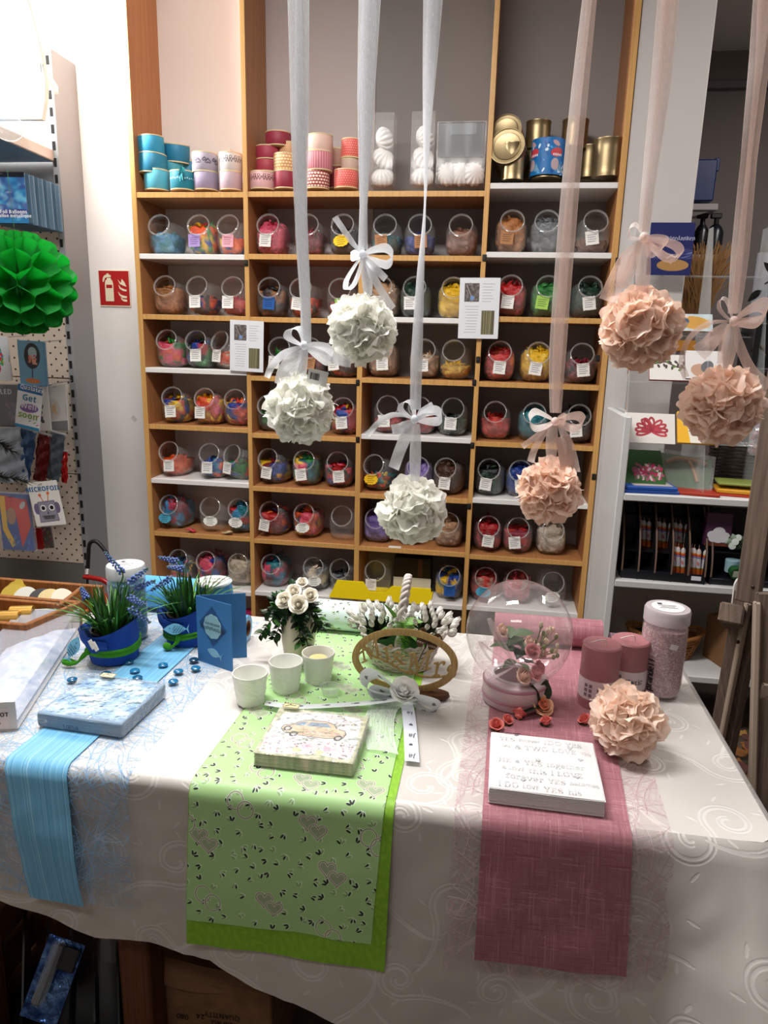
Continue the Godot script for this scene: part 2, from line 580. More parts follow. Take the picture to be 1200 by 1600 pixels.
# column, row, then per jar: photo column of the mouth, balloon colours, filling, tag
const JARS := [
	[0, 1, [248, "LLLT", 0.55, "", "pale blue"], [308, "YYOGPB", 0.85, "v", "yellow, green and red"], [357, "OYBO", 0.4, "p", "orange, blue and yellow"]],
	[1, 1, [418, "P", 0.92, "w", "bright pink"], [478, "M", 0.6, "", "wine red"], [536, "K", 0.7, "y", "black"], [601, "DT", 0.5, "k", "deep green"], [654, "B", 0.5, "k", "dark blue"], [721, "X", 0.7, "", "dusty brown"]],
	[3, 1, [800, "N", 0.95, "k", "light brown"], [857, "S", 0.9, "", "silver grey"], [932, "X", 0.28, "w", "a few rosy brown"]],
	[0, 2, [255, "N", 0.75, "", "tan"], [308, "BOK", 0.45, "w", "blue and orange"], [362, "PC", 0.4, "w", "pink"]],
	[1, 2, [418, "NEK", 0.8, "b", "bronze"], [470, "OOK", 0.5, "w", "orange"], [530, "ORE", 0.4, "g", "rust red"]],
	[2, 2, [597, "A", 0.9, "w", "beige"], [648, "D", 0.9, "w", "forest green"], [707, "Y", 0.95, "", "lemon yellow"]],
	[3, 2, [800, "R", 0.95, "w", "red"], [857, "G", 0.9, "g", "grass green"], [921, "D", 0.9, "w", "dark green"]],
	[0, 3, [260, "PPGO", 0.75, "", "pink, orange and green"], [304, "KRGB", 0.75, "w", "dark mixed"], [338, "OOW", 0.4, "w", "orange and white"]],
	[1, 3, [436, "GBRK", 0.6, "w", "green, blue and red"], [483, "KEM", 0.6, "k", "brown"], [528, "MKEO", 0.6, "w", "maroon and black"]],
	[2, 3, [596, "A", 0.9, "w", "tan"], [661, "AW", 0.6, "w", "pale sand"], [710, "Y", 0.32, "", "a few yellow"]],
	[3, 3, [781, "CRO", 0.95, "w", "orange red"], [840, "Y", 0.95, "w", "golden yellow"], [911, "MK", 0.55, "w", "dark maroon"]],
	[0, 4, [267, "YYBOK", 0.75, "w", "yellow and navy"], [320, "OPYC", 0.85, "w", "orange and pink"], [366, "OYBC", 0.7, "", "orange, yellow and blue"]],
	[1, 4, [415, "GKD", 0.55, "", "green and black"], [475, "KD", 0.4, "", "dark"], [535, "YBOR", 0.8, "w", "yellow, blue and red"]],
	[2, 4, [604, "R", 0.3, "w", "a few red"], [656, "R", 0.5, "", "cherry red"], [707, "DK", 0.45, "w", "black green"]],
	[3, 4, [776, "C", 0.6, "", "coral red"], [836, "T", 0.9, "", "teal"], [905, "K", 0.9, "w", "black"]],
	[0, 5, [264, "O", 0.5, "w", "bright orange"], [326, "BLO", 0.45, "w", "blue and orange"], [358, "GRBG", 0.5, "w", "green, red and blue"]],
	[1, 5, [418, "YBM", 0.65, "w", "yellow, blue and wine red"], [474, "TPYG", 0.9, "w", "turquoise, pink and green"], [525, "BPRD", 0.6, "w", "blue and red"]],
	[2, 5, [583, "YTO", 0.35, "y", "a few yellow and teal"], [652, "U", 0.9, "w", "violet"], [697, "E", 0.95, "w", "chocolate brown"]],
	[3, 5, [764, "DDK", 0.85, "w", "bottle green"], [811, "B", 0.95, "w", "royal blue"], [878, "K", 0.8, "", "black"]],
	[0, 6, [262, "LLPM", 0.95, "l", "blue and raspberry"], [326, "", 0.0, "o", "none"], [372, "LRT", 0.85, "o", "pale blue and red"]],
	[1, 6, [419, "MBRO", 0.75, "w", "red, blue and orange"], [476, "YOPK", 0.85, "o", "orange, yellow and black"], [534, "", 0.0, "", "none"]],
	[2, 6, [585, "U", 0.95, "", "lilac"], [640, "OC", 0.5, "", "orange"], [700, "A", 0.85, "", "cream brown"]],
	[3, 6, [762, "MMR", 0.9, "w", "wine red"], [811, "MRC", 0.65, "w", "crimson"], [864, "W", 0.95, "", "cream white"]],
	[0, 7, [279, "KPYL", 0.6, "", "pink and yellow"], [321, "BPPM", 0.9, "", "pale blue"], [370, "W", 0.95, "", "ivory"]],
	[1, 7, [424, "LMTP", 0.9, "", "turquoise and rose"], [489, "WS", 0.75, "o", "greyish white"], [528, "KS", 0.45, "", "a few black"]],
	[2, 7, [587, "", 0.0, "w", "none"], [702, "BTBY", 0.75, "b", "blue"]],
	[3, 7, [757, "CRX", 0.85, "l", "red and brown"], [809, "PCX", 0.8, "", "salmon pink"], [864, "", 0.0, "o", "none"]]]
const ROWNAME := ["", "top row", "second row", "third row", "fourth row", "fifth row", "sixth row", "lowest row"]
const COLNAME := ["leftmost column", "second column", "third column", "rightmost column"]

func super_p(a: float, b: float, e: float, r: Vector3) -> Vector3:     # rounded block
	var f := func(q: float, w: float) -> float: return signf(q) * pow(absf(q), w)
	var y: float = -f.call(cos(b * PI), e)
	var s: float = pow(absf(sin(b * PI)), e)
	return Vector3(s * f.call(cos(a * TAU), e), y, s * f.call(sin(a * TAU), e)) * r
const JR := Vector3(0.066, 0.072, 0.088)
const JC := Vector3(0, 0.072, -0.012)
var mouth_dir := Vector3(0, sin(deg_to_rad(25)), cos(deg_to_rad(25)))
var mouth_at := Vector3(0, 0.123, 0.079)
func jar_shape() -> MB:
	var b := MB.new()
	var f := func(u, v): return JC + super_p(u, clampf(v, 0.02, 0.98), 0.62, JR)
	b.grid(28, 18, f, true, Vector2.ONE, null, func(u, v):
		var q: Vector3 = f.call(u, v) - mouth_at
		return q.dot(mouth_dir) > -0.06 and (q - mouth_dir * q.dot(mouth_dir)).length() < 0.044 and q.z > -0.06)
	var x := facing(Vector3.RIGHT, mouth_dir, mouth_at)
	b.at(Transform3D(Basis(Vector3.RIGHT, mouth_dir, Vector3.RIGHT.cross(mouth_dir)), mouth_at))
	b.lathe([Vector2(0.047, -0.034), Vector2(0.0445, -0.02), Vector2(0.0445, -0.004)], 28)
	return b
func rim_shape() -> MB:
	var b := MB.new()
	b.at(Transform3D(Basis(Vector3.RIGHT, mouth_dir, Vector3.RIGHT.cross(mouth_dir)), mouth_at))
	b.lathe([Vector2(0.0435, -0.008), Vector2(0.0475, -0.009), Vector2(0.049, -0.005), Vector2(0.0475, 0.0), Vector2(0.0455, 0.001), Vector2(0.0435, -0.002), Vector2(0.0435, -0.008)], 28)
	return b
func balloon(b: MB, x: Transform3D, s: float) -> void:      # a limp balloon with its neck
	b.at(x)
	var w := rng.randf_range(-0.6, 0.6)
	b.grid(7, 6, func(u, v):
		var r: float = sin(PI * pow(v, 0.62)) * 0.9 + 0.12
		if v > 0.8: r = 0.2 + (v - 0.8) * 0.7
		var y: float = (v - 0.4) * 2.6
		return Vector3(cos(u * TAU) * r + w * y * y * 0.35, y, sin(u * TAU) * r * (0.42 + 0.2 * sin(u * 14.0 + w * 9.0 + v * 5.0)) + 0.2 * sin(y * 2.0 + w * 5.0)) * s, true)
func jar_pile(cols: String, fill: float, seed0: int) -> MB:      # limp balloons pressed against the glass, more lying on top
	rng.seed = seed0
	var b := MB.new()
	var top := lerpf(-0.75, 0.93, fill)
	var sites := []
	var tone := []
	for k in 46:
		sites.append(Vector3(rng.randf_range(-1, 1), rng.randf_range(-1, maxf(top, -0.6)), rng.randf_range(-1, 1)).normalized() * Vector3(1, 1, 1))
		tone.append(PAL[cols[rng.randi() % cols.length()]].lerp(Color.WHITE if rng.randf() < 0.5 else Color.BLACK, rng.randf() * 0.22).srgb_to_linear())
	var nu := 44
	var nv := 26
	var w := nu + 1
	var p := PackedVector3Array()
	var cc := PackedColorArray()
	for j in nv + 1:
		for k in w:
			var d := super_p(float(k % nu) / nu, clampf(float(j) / nv, 0.01, 0.99), 0.62, Vector3.ONE)
			d.y = minf(d.y, top + 0.05 * sin(k * 1.3) * (1.0 - float(j) / nv))
			var dn := d.normalized()
			var d1 := 9.0
			var d2 := 9.0
			var n1 := 0
			for s in 46:
				var q: float = dn.distance_squared_to(sites[s])
				if q < d1:
					d2 = d1
					d1 = q
					n1 = s
				elif q < d2:
					d2 = q
			var bulge := sqrt(clampf((sqrt(d2) - sqrt(d1)) * 4.2, 0, 1))
			p.append(JC + d * JR * (0.80 + 0.165 * bulge + 0.02 * sin(dn.x * 31.0 + n1) * sin(dn.y * 27.0 + n1 * 2.0) * bulge) + Vector3(0, 0.006 * sin(n1 * 2.1) * bulge if d.y > top - 0.1 else 0.0, 0))
			cc.append(tone[n1])
	var k0 := 0
	for j in nv + 1:
		for k in w:
			var du := p[j * w + (k + 1) % nu] - p[j * w + (k + nu - 1) % nu]
			var dv := p[mini(j + 1, nv) * w + k] - p[maxi(j - 1, 0) * w + k]
			b.lin = cc[j * w + k]
			b.vert(p[j * w + k], dv.cross(du) + Vector3(0, 1e-9, 0))
	for j in nv:
		for k in nu:
			var q := j * w + k
			b.i.append_array([q, q + 1, q + w + 1, q, q + w + 1, q + w])
	for k in 14:
		b.lin = tone[rng.randi() % 46]
		var a := rng.randf() * TAU
		var r := sqrt(rng.randf()) * 0.7
		var q := JC + Vector3(cos(a) * r, minf(top + rng.randf_range(-0.05, 0.12), 0.8), sin(a) * r) * (JR - Vector3(0.012, 0, 0.012))
		balloon(b, Transform3D(Basis.from_euler(Vector3(rng.randf() * TAU, rng.randf() * TAU, rng.randf() * TAU)), q), rng.randf_range(0.0125, 0.0165))
	b.at(Transform3D())
	return b
func tag_shape(kind: String) -> MB:
	var p := PackedVector2Array()
	var m := 96
	for k in m:
		var a := TAU * k / m
		var d := Vector2(cos(a), sin(a))
		var r := 0.028
		if kind == "o":
			p.append(d * Vector2(0.033, 0.023) * (1.0 + 0.05 * sin(a * 12)))
			continue
		r = 0.026 / maxf(absf(d.x), absf(d.y)) * (1.0 + 0.035 * sin(k * TAU / 6.0))
		p.append(d * Vector2(r * 0.96, r))
	var b := MB.new()
	b.prism(p, 0, 0.0012, Rect2(-0.035, -0.03, 0.07, 0.06))
	return b
func scribble_tex() -> ImageTexture:
	var im := canvas(96, 96, Color(1, 1, 1))
	for r in 4:
		var y := 30.0 + r * 13
		var pts := []
		for k in 22:
			pts.append(Vector2(24 + k * (2.2 - 0.3 * (r % 2)), y + sin(k * 1.9 + r * 2.0) * 2.6))
		stroke(im, pts, 1.0, Color(0.35, 0.36, 0.42))
	return tex(im)
func jars() -> void:
	var gl := glass(Color(0.95, 0.97, 0.97), 0.08)
	var gr := glass(Color(0.9, 0.9, 0.9), 0.22, 0.05)
	var bm := mat(Color(0.88, 0.86, 0.86), 0.5, {"vc": 1, "normal": noise_tex(0.06, [Color.BLACK, Color.WHITE], 128, 16, 5.0), "tri": Vector3(14, 14, 14), "nscale": 0.8})
	var body := jar_shape().mesh()
	var rim := rim_shape().mesh()
	var sq := tag_shape("w").mesh()
	var ov := tag_shape("o").mesh()
	var sc := scribble_tex()
	var tagk := {"w": Color(0.9, 0.89, 0.87), "o": Color(0.93, 0.93, 0.9), "y": Color(0.95, 0.76, 0.1), "k": Color(0.66, 0.46, 0.3), "v": Color(0.6, 0.5, 0.72), "p": Color(0.85, 0.6, 0.64), "b": Color(0.1, 0.33, 0.62), "g": Color(0.62, 0.78, 0.34), "l": Color(0.3, 0.66, 0.78)}
	var tagn := {"w": "white scalloped tag", "o": "white oval tag", "y": "yellow tag", "k": "brown card tag", "v": "violet tag", "p": "pink tag", "b": "blue tag", "g": "light green tag", "l": "light blue oval tag"}
	var seed0 := 100
	for row in JARS:
		var c: int = row[0]
		var r: int = row[1]
		var y: float = ROWY[c][r]
		var last: float = COLX[c][0] + 0.002
		var right: float = COLX[2][1] if c == 1 and r == 1 else COLX[c][1]
		for k in range(2, row.size()):
			var j: Array = row[k]
			seed0 += 1
			var mx := x_at(j[0], y + 0.123, -3.036)
			var cx := clampf(mx, last + 0.0675, right - 0.068)
			last = cx + 0.0675
			var yaw := clampf(asin(clampf((mx - cx) / 0.085, -0.6, 0.6)), -0.5, 0.5) + (absf(fmod(seed0 * 0.37, 1.0)) - 0.5) * 0.16
			var lb: String = "jar of %s balloons%s, %s, %s" % [j[4], ", " + tagn[j[3]] if j[3] else "", ROWNAME[r], COLNAME[c]]
			if j[1] == "":
				lb = "empty glass jar%s, %s, %s" % [" with " + tagn[j[3]] if j[3] else "", ROWNAME[r], COLNAME[c]]
			var t := thing("glass_jar", lb, "jar", Vector3(cx, y, -3.115), yaw, "sweet jars on the brown shelf")
			part("glass_body", body, gl, t)
			part("rim", rim, gr, t)
			if j[1]:
				part("balloons", jar_pile(j[1], j[2], seed0), bm, t, "", "stuff")
			if j[3]:
				var o := part("paper_tag", ov if j[3] in "oly" else sq, mat(tagk[j[3]], 0.8, {"tex": sc}), t)
				var sx := (fmod(seed0 * 0.61, 1.0) - 0.5) * 0.03
				o.transform = Transform3D(Basis.from_euler(Vector3(-0.12, sx * 3.0, (fmod(seed0 * 0.83, 1.0) - 0.5) * 0.3)), Vector3(sx - 0.006, 0.058, 0.0885))

# ---------------------------------------------------------------- goods along the top of the brown shelf
func dots_tex(bg: Color, fg: Color, kind: String) -> ImageTexture:
	var im := canvas(128, 64, bg)
	match kind:
		"dot":
			for y in 4:
				for x in 8:
					dab(im, x * 16 + 8 * (y % 2), y * 16 + 8, 6, 6, 0, fg)
		"hex":
			for y in 4:
				for x in 8:
					dab(im, x * 16 + 8 * (y % 2), y * 16 + 8, 6.6, 5.6, 0, fg)
		"fine":
			for y in 8:
				for x in 16:
					dab(im, x * 8 + 4 * (y % 2), y * 8 + 4, 1.6, 1.6, 0, fg)
		"stripe":
			for x in 16:
				stroke(im, [Vector2(x * 8, 0), Vector2(x * 8, 64)], 1.6, fg)
		"hearts":
			for x in 4:
				for s in 2:
					var cc := Vector2(x * 32 + 10 + s * 11, 30 + s * 6)
					for ring in 2:
						var pts := []
						for k in 25:
							var a := TAU * k / 24
							pts.append(cc + Vector2(16 * pow(sin(a), 3), -(13 * cos(a) - 5 * cos(2 * a) - 2 * cos(3 * a) - cos(4 * a))) * (0.6 - 0.22 * ring - 0.14 * s))
						stroke(im, pts, 1.0, fg)
		"swirl":
			for x in 4:
				var pts := []
				for k in 40:
					pts.append(Vector2(x * 32 + k * 0.8, 34 + 6 * sin(k * 0.55)))
				stroke(im, pts, 1.2, fg)
				dab(im, x * 32 + 10, 44, 5, 5, 0, fg)
				dab(im, x * 32 + 24, 44, 5, 5, 0, fg)
				dab(im, x * 32 + 10, 44, 3, 3, 0, bg)
				dab(im, x * 32 + 24, 44, 3, 3, 0, bg)
		"beads":
			for x in 16:
				dab(im, x * 8 + 4, 34 + (x % 2) * 2, 2.6, 2.6, 0, fg)
	return tex(im)
func roll(px: float, pbase: float, hpx: float, rpx: float, k: Color, what: String, z := -3.07, tx = null, tilt := 0.0, rep := 2.0) -> Node3D:
	var p := on_z(px, pbase, z)
	var s := -(eye_basis.inverse() * (p - EYE)).z / FOCAL
	var h := hpx * s
	var r := rpx * s
	var t := thing("ribbon_roll", what, "ribbon roll", p, 0.0, "ribbon rolls on the top shelf")
	t.rotation.z = tilt
	t.rotation.y = px * 0.7
	var b := MB.new()
	b.lathe([Vector2(r * 0.96, 0.003), Vector2(r, 0.006), Vector2(r, h - 0.006), Vector2(r * 0.97, h - 0.003)], 30, Vector2(rep, rep * 0.5 / h))
	part("ribbon", b, mat(k if tx == null else Color.WHITE, 0.55, {"rim": 0.3, "tex": tx} if tx != null else {"rim": 0.3}), t)
	b = MB.new()
	b.lathe([Vector2(0.0001, 0), Vector2(r * 0.98, 0), Vector2(r * 0.98, 0.004), Vector2(r * 0.9, 0.005)], 30)
	part("spool_end", b, mat(Color(0.86, 0.78, 0.6), 0.7), t)
	b = MB.new()
	b.lathe([Vector2(r * 0.9, h - 0.005), Vector2(r * 1.0, h - 0.004), Vector2(r * 1.0, h), Vector2(r * 0.62, h), Vector2(r * 0.6, h - 0.02)], 30)
	part("spool_end", b, mat(Color(0.86, 0.78, 0.6), 0.7), t)
	return t
func can(px: float, pbase: float, hpx: float, rpx: float, what: String, z := -3.07) -> Node3D:
	var p := on_z(px, pbase, z)
	var s := -(eye_basis.inverse() * (p - EYE)).z / FOCAL
	var t := thing("tin_can", what, "tin can", p, 0.0, "tin cans on the top shelf")
	can_parts(t, rpx * s, hpx * s)
	return t
func can_parts(t: Node3D, r: float, h: float) -> void:
	var pr := [Vector2(0.0001, 0.004), Vector2(r * 0.95, 0.004), Vector2(r * 1.02, 0), Vector2(r * 1.03, 0.003), Vector2(r, 0.006), Vector2(r, h * 0.2)]
	for k in 14:
		var y := h * (0.22 + 0.56 * k / 13.0)
		pr.append(Vector2(r * (0.985 if k % 2 else 1.0), y))
	pr.append_array([Vector2(r, h * 0.82), Vector2(r, h - 0.006), Vector2(r * 1.03, h - 0.003), Vector2(r * 1.02, h), Vector2(r * 0.97, h), Vector2(r * 0.96, h - 0.004)])
	var gold := mat(Color(0.60, 0.53, 0.40), 0.38, {"metal": 0.9})
	var b := MB.new()
	b.lathe(pr, 32)
	part("body", b, gold, t)
	b = MB.new()
	b.lathe([Vector2(r * 0.96, h - 0.004), Vector2(r * 0.8, h - 0.005), Vector2(r * 0.78, h - 0.003), Vector2(r * 0.7, h - 0.005), Vector2(0.0001, h - 0.005)], 32)
	part("lid", b, gold, t)
func top_goods() -> void:
	var cy := Color(0.10, 0.50, 0.62)
	roll(246, 299, 30, 19, Color(0.32, 0.66, 0.74), "light turquoise plain ribbon roll at the base of the stack by the shelf side")
	roll(239, 273, 29, 21, Color(0.10, 0.47, 0.60), "deep turquoise ribbon roll in the middle of the three high stack", -3.07, null, 0.04)
	roll(238, 245, 28, 20, Color(0.12, 0.55, 0.70), "deep turquoise ribbon roll on top of the three high stack", -3.07, null, -0.05)
	var bow := roll(286, 299, 28, 19, cy, "turquoise ribbon roll with small bow and pearl line", -3.06, dots_tex(Color(0.08, 0.5, 0.58), Color(0.8, 0.9, 0.9), "beads"))
	roll(272, 272, 19, 17, Color(0.25, 0.6, 0.68), "pale turquoise ribbon roll behind the roll with the bow", -3.15)
	roll(277, 255, 26, 19, Color(0.10, 0.45, 0.6), "blue turquoise ribbon roll lying uppermost behind the bow roll", -3.15, null, -0.12)
	roll(294, 283, 28, 13, Color(0.2, 0.52, 0.66), "narrow blue ribbon roll half hidden behind the lilac rolls", -3.19)
	var b := MB.new()
	var q := bow.global_transform.affine_inverse() * on_z(284, 270, -2.995)
	for s in [-1, 1]:
		var pts := []
		for k in 13:
			var a := PI * k / 12.0
			pts.append(q + Vector3(s * 0.032 * sin(a), 0.012 * sin(2 * a) + 0.006, 0.002))
		b.band(pts, func(_v): return Vector3(0, 0.003, 0.006))
		b.band([q, q + Vector3(s * 0.01, -0.012, 0.004), q + Vector3(s * 0.016, -0.03, 0.003)], func(_v): return Vector3(0.005, 0, 0))
	part("bow", b, mat(Color(0.2, 0.65, 0.7), 0.5, {"two": 1}), bow)
	roll(323, 299, 27, 19, Color(0.58, 0.53, 0.62), "plain greyish lilac ribbon roll under the roll with hearts")
	roll(321, 271, 28, 20, Color.WHITE, "pale lilac ribbon roll printed with dark hearts", -3.07, dots_tex(Color(0.66, 0.62, 0.68), Color(0.3, 0.27, 0.34), "hearts"))
	roll(361, 299, 27, 18, Color(0.7, 0.62, 0.66), "plain pale mauve ribbon roll beside the first divider")
	var wr := roll(361, 271, 28, 18, Color.WHITE, "off-white ribbon roll printed with a carriage pattern", -3.07, dots_tex(Color(0.8, 0.77, 0.76), Color(0.35, 0.33, 0.36), "swirl"))
	q = wr.global_transform.affine_inverse() * on_z(362, 243, -3.04)
	part("ribbon_tag", bx(q, Vector3(0.03, 0.045, 0.001)), mat(Color(0.82, 0.8, 0.78), 0.6), wr)
	# pink rolls
	var wine := Color(0.55, 0.12, 0.2)
	roll(411, 298, 26, 20, Color.WHITE, "pale pink ribbon roll with a small dark print", -3.06, dots_tex(Color(0.86, 0.66, 0.66), Color(0.4, 0.25, 0.25), "swirl"))
	roll(447, 297, 26, 19, wine, "wine red ribbon roll below the yellow dotted one", -3.06)
	roll(446, 270, 26, 18, Color.WHITE, "cream ribbon roll with large yellow dots", -3.06, dots_tex(Color(0.8, 0.55, 0.35), Color(0.93, 0.83, 0.62), "hex"), 0.0, 3.0)
	roll(418, 271, 19, 19, Color(0.68, 0.24, 0.3), "raspberry ribbon roll behind the pale pink one", -3.15)
	roll(419, 252, 20, 20, Color(0.64, 0.2, 0.28), "raspberry ribbon roll third in its pile", -3.15)
	roll(435, 231, 21, 20, Color(0.58, 0.17, 0.25), "dusky red ribbon roll topmost of all the pink rolls", -3.15)
	roll(452, 245, 19, 16, Color.WHITE, "small cream ribbon roll with dots above the larger dotted roll", -3.16, dots_tex(Color(0.78, 0.5, 0.34), Color(0.92, 0.8, 0.6), "dot"), 0.0, 4.0)
	roll(496, 297, 27, 19, Color.WHITE, "wine red ribbon roll covered in white dots", -3.06, dots_tex(Color(0.6, 0.14, 0.18), Color(0.92, 0.86, 0.78), "hex"), 0.0, 3.0)
	roll(499, 269, 28, 21, Color.WHITE, "pink ribbon roll with upright stripes", -3.06, dots_tex(Color(0.84, 0.56, 0.58), Color(0.7, 0.36, 0.42), "stripe"))
	roll(500, 241, 26, 20, Color(0.86, 0.72, 0.66), "plain cream pink ribbon roll on top of the striped roll", -3.06)
	roll(526, 262, 26, 14, Color(0.8, 0.62, 0.54), "beige ribbon roll standing far back between two stacks", -3.18)
	roll(524, 296, 32, 13, Color(0.62, 0.2, 0.26), "dark red ribbon roll far back between two stacks", -3.18)
	roll(541, 296, 27, 19, Color.WHITE, "coral ribbon roll with fine dots at the base of its stack", -3.06, dots_tex(Color(0.85, 0.33, 0.3), Color(0.95, 0.7, 0.62), "fine"))
	roll(548, 268, 17, 15, Color(0.74, 0.62, 0.56), "grey beige ribbon roll between two coral ones", -3.07)
	roll(549, 250, 28, 17, Color.WHITE, "coral ribbon roll with fine dots on top of its stack", -3.07, dots_tex(Color(0.85, 0.33, 0.3), Color(0.95, 0.7, 0.62), "fine"), -0.06)
	# clear tubes with paper puffs
	var puff := MB.new()
	puff.grid(78, 10, func(u, v):
		var r: float = sin(v * PI) * (1.0 + 0.16 * absf(sin(u * TAU * 6.5)) - 0.08) * 0.044
		return Vector3(cos(u * TAU) * r, -cos(v * PI) * 0.033, sin(u * TAU) * r), true)
	var pm := puff.mesh()
	var pw := mat(Color(0.9, 0.89, 0.88), 0.85, {"two": 1})
	for d in [[598, 293, 95, "first clear tube box of white paper puffs, beside the pink rolls"], [660, 292, 95, "second clear tube box of white paper puffs, beside the card box"]]:
		var p := on_z(d[0], d[1], -3.08)
		var t := thing("clear_box", d[3], "box", p)
		part("casing", bx(Vector3(0, 0.132, 0), Vector3(0.092, 0.264, 0.092), 0.002), glass(Color.WHITE, 0.1, 0.06), t)
		for k in 3:
			var o := part("paper_puff", pm, pw, t)
			o.position = Vector3(0.002 * k, 0.036 + 0.07 * k, 0.004)
			o.rotation = Vector3(0.3 * k + 0.6, k, 0.25 * (k % 2))
	var cb := thing("clear_box", "wide clear box with dark card insert above white paper puffs", "box", on_z(719, 291, -3.08))
	part("casing", bx(Vector3(0, 0.112, 0), Vector3(0.19, 0.225, 0.1), 0.002), glass(Color.WHITE, 0.1, 0.06), cb)
	part("card_insert", bx(Vector3(0, 0.158, 0.04), Vector3(0.178, 0.125, 0.01), 0.003), mat(Color(0.12, 0.15, 0.17), 0.35), cb)
	part("price_label", bx(Vector3(0.005, 0.197, 0.0462), Vector3(0.1, 0.04, 0.001)), mat(Color(0.5, 0.52, 0.54), 0.6), cb)
	for k in 3:
		var o := part("paper_puff", pm, pw, cb)
		o.position = Vector3(-0.05 + 0.05 * k, 0.044, 0.004)
		o.rotation = Vector3(1.4, 0.3 * k, 0.2)
	# tin cans
	can(800, 283, 53, 17, "narrow brass tin can standing below the two lying cans", -3.03)
	var lc := can(853, 281, 54, 22, "tin can with a blue cartoon style paper label", -3.06)
	var im := canvas(256, 128, Color(0.08, 0.42, 0.68))
	rng.seed = 77
	for k in 40:
		dab(im, rng.randf() * 256, rng.randf() * 128, 3 + rng.randf() * 12, 2 + rng.randf() * 5, rng.randf() * 3, [Color(0.3, 0.65, 0.85), Color(0.85, 0.9, 0.95), Color(0.06, 0.3, 0.6)][k % 3])
	for k in 2:
		var x0 := 84 + k * 128
		dab(im, x0 + 8, 34, 22, 20, 0, Color(0.72, 0.62, 0.64))
		dab(im, x0, 74, 34, 15, -0.1, Color(0.78, 0.25, 0.28))
		for w in 5:
			dab(im, x0 - 26 + w * 11, 66, 4, 5, 0.3, Color(0.9, 0.85, 0.88))
		dab(im, x0 + 6, 104, 20, 8, 0.3, Color(0.75, 0.6, 0.62))
		fill_poly(im, PackedVector2Array([Vector2(x0 - 44, 10), Vector2(x0 - 8, 14), Vector2(x0 - 22, 40)]), Color(0.45, 0.62, 0.75))
	var b3 := MB.new()
	b3.lathe([Vector2(0.0635, 0.008), Vector2(0.0635, 0.138)], 32, Vector2(2, 7.4))
	part("paper_label", b3, mat(Color.WHITE, 0.5, {"tex": tex(im)}), lc)
	can(947, 279, 55, 23, "broad brass tin can standing alone by the shelf side", -3.06)
	can(919, 279, 46, 16, "slim brass tin can half behind the broad one", -3.17)
	can(883, 281, 46, 18, "brass tin can under the upper tier, behind the peach ribbon", -3.14)
	can(832, 282, 47, 17, "brass tin can hidden behind the blue labelled can", -3.18)
	can(839, 235, 40, 19, "brass tin can in the upper tier behind the blue can", -3.17)
	can(896, 235, 42, 20, "brass tin can in the upper tier behind the peach ribbon", -3.16)
	for d in [[799, 250, 24, -3.1, "tin can lying on its side with the open end outwards"], [797, 226, 22, -3.16, "dark tin can lying above the open lying can"]]:
		var p := on_z(d[0], d[1], d[3])
		var t := thing("tin_can", d[4], "tin can", p, 0.0, "tin cans on the top shelf")
		t.rotation = Vector3(PI / 2 - 0.25, 0, 0.2)
		var r: float = d[2] * 0.0028
		can_parts(t, r, 0.11)
		t.position += Vector3(0, 0.0, 0.0)
	# the two hanging leaflets
	im = canvas(148, 210, Color(0.86, 0.87, 0.89))
	fill_poly(im, PackedVector2Array([Vector2(18, 18), Vector2(72, 18), Vector2(72, 82), Vector2(18, 82)]), Color(0.3, 0.27, 0.26))
	for k in 60:
		dab(im, 20 + rng.randf() * 50, 20 + rng.randf() * 60, 3, 5, rng.randf() * 3, Color(0.32, 0.29, 0.27).lerp(Color(0.5, 0.46, 0.45), rng.randf()))
	stroke(im, [Vector2(24, 22), Vector2(36, 48), Vector2(44, 64)], 1.2, Color(0.7, 0.66, 0.62))
	dab(im, 46, 68, 8, 8, 0, Color(0.42, 0.56, 0.76))
	fill_poly(im, PackedVector2Array([Vector2(84, 112), Vector2(132, 112), Vector2(132, 196), Vector2(84, 196)]), Color(0.42, 0.4, 0.3))
	for k in 14:
		stroke(im, [Vector2(86 + k * 3.4, 113), Vector2(86 + k * 3.2, 195)], 1, Color(0.25, 0.2, 0.15).lerp(Color(0.6, 0.58, 0.42), rng.randf()))
	for k in 7:
		stroke(im, [Vector2(84, 20 + k * 10), Vector2(128 - (k * 37) % 14, 20 + k * 10)], 0.8, Color(0.4, 0.4, 0.42))
	for k in 10:
		stroke(im, [Vector2(20 + (k * 5) % 9, 98 + k * 10), Vector2(72 - (k * 17) % 16, 98 + k * 10)], 0.8, Color(0.4, 0.4, 0.42))
	var lt := tex(im)
	for d in [[385.5, 541, 0.148, 0.212, 0.03, "white printed leaflet with two photos hung below the first divider"], [748.5, 482, 0.16, 0.235, -0.01, "white printed leaflet with two photos hung on the third divider"]]:
		var p := on_z(d[0], d[1], -2.985)
		var t := thing("leaflet", d[5], "leaflet", p, 0.0, "leaflets hung on the brown shelf")
		t.rotation.z = -d[4]
		b = bx(Vector3.ZERO, Vector3(d[2], d[3], 0.0012))
		part("sheet", b, mat(Color(0.86, 0.87, 0.89), 0.6), t)
		b = MB.new()
		var hx: float = d[2] * 0.5 - 0.001
		var hy: float = d[3] * 0.5 - 0.001
		b.quad(Vector3(-hx, hy, 0.001), Vector3(hx, hy, 0.001), Vector3(hx, -hy, 0.001), Vector3(-hx, -hy, 0.001))
		part("print", b, mat(Color.WHITE, 0.5, {"tex": lt}), t)

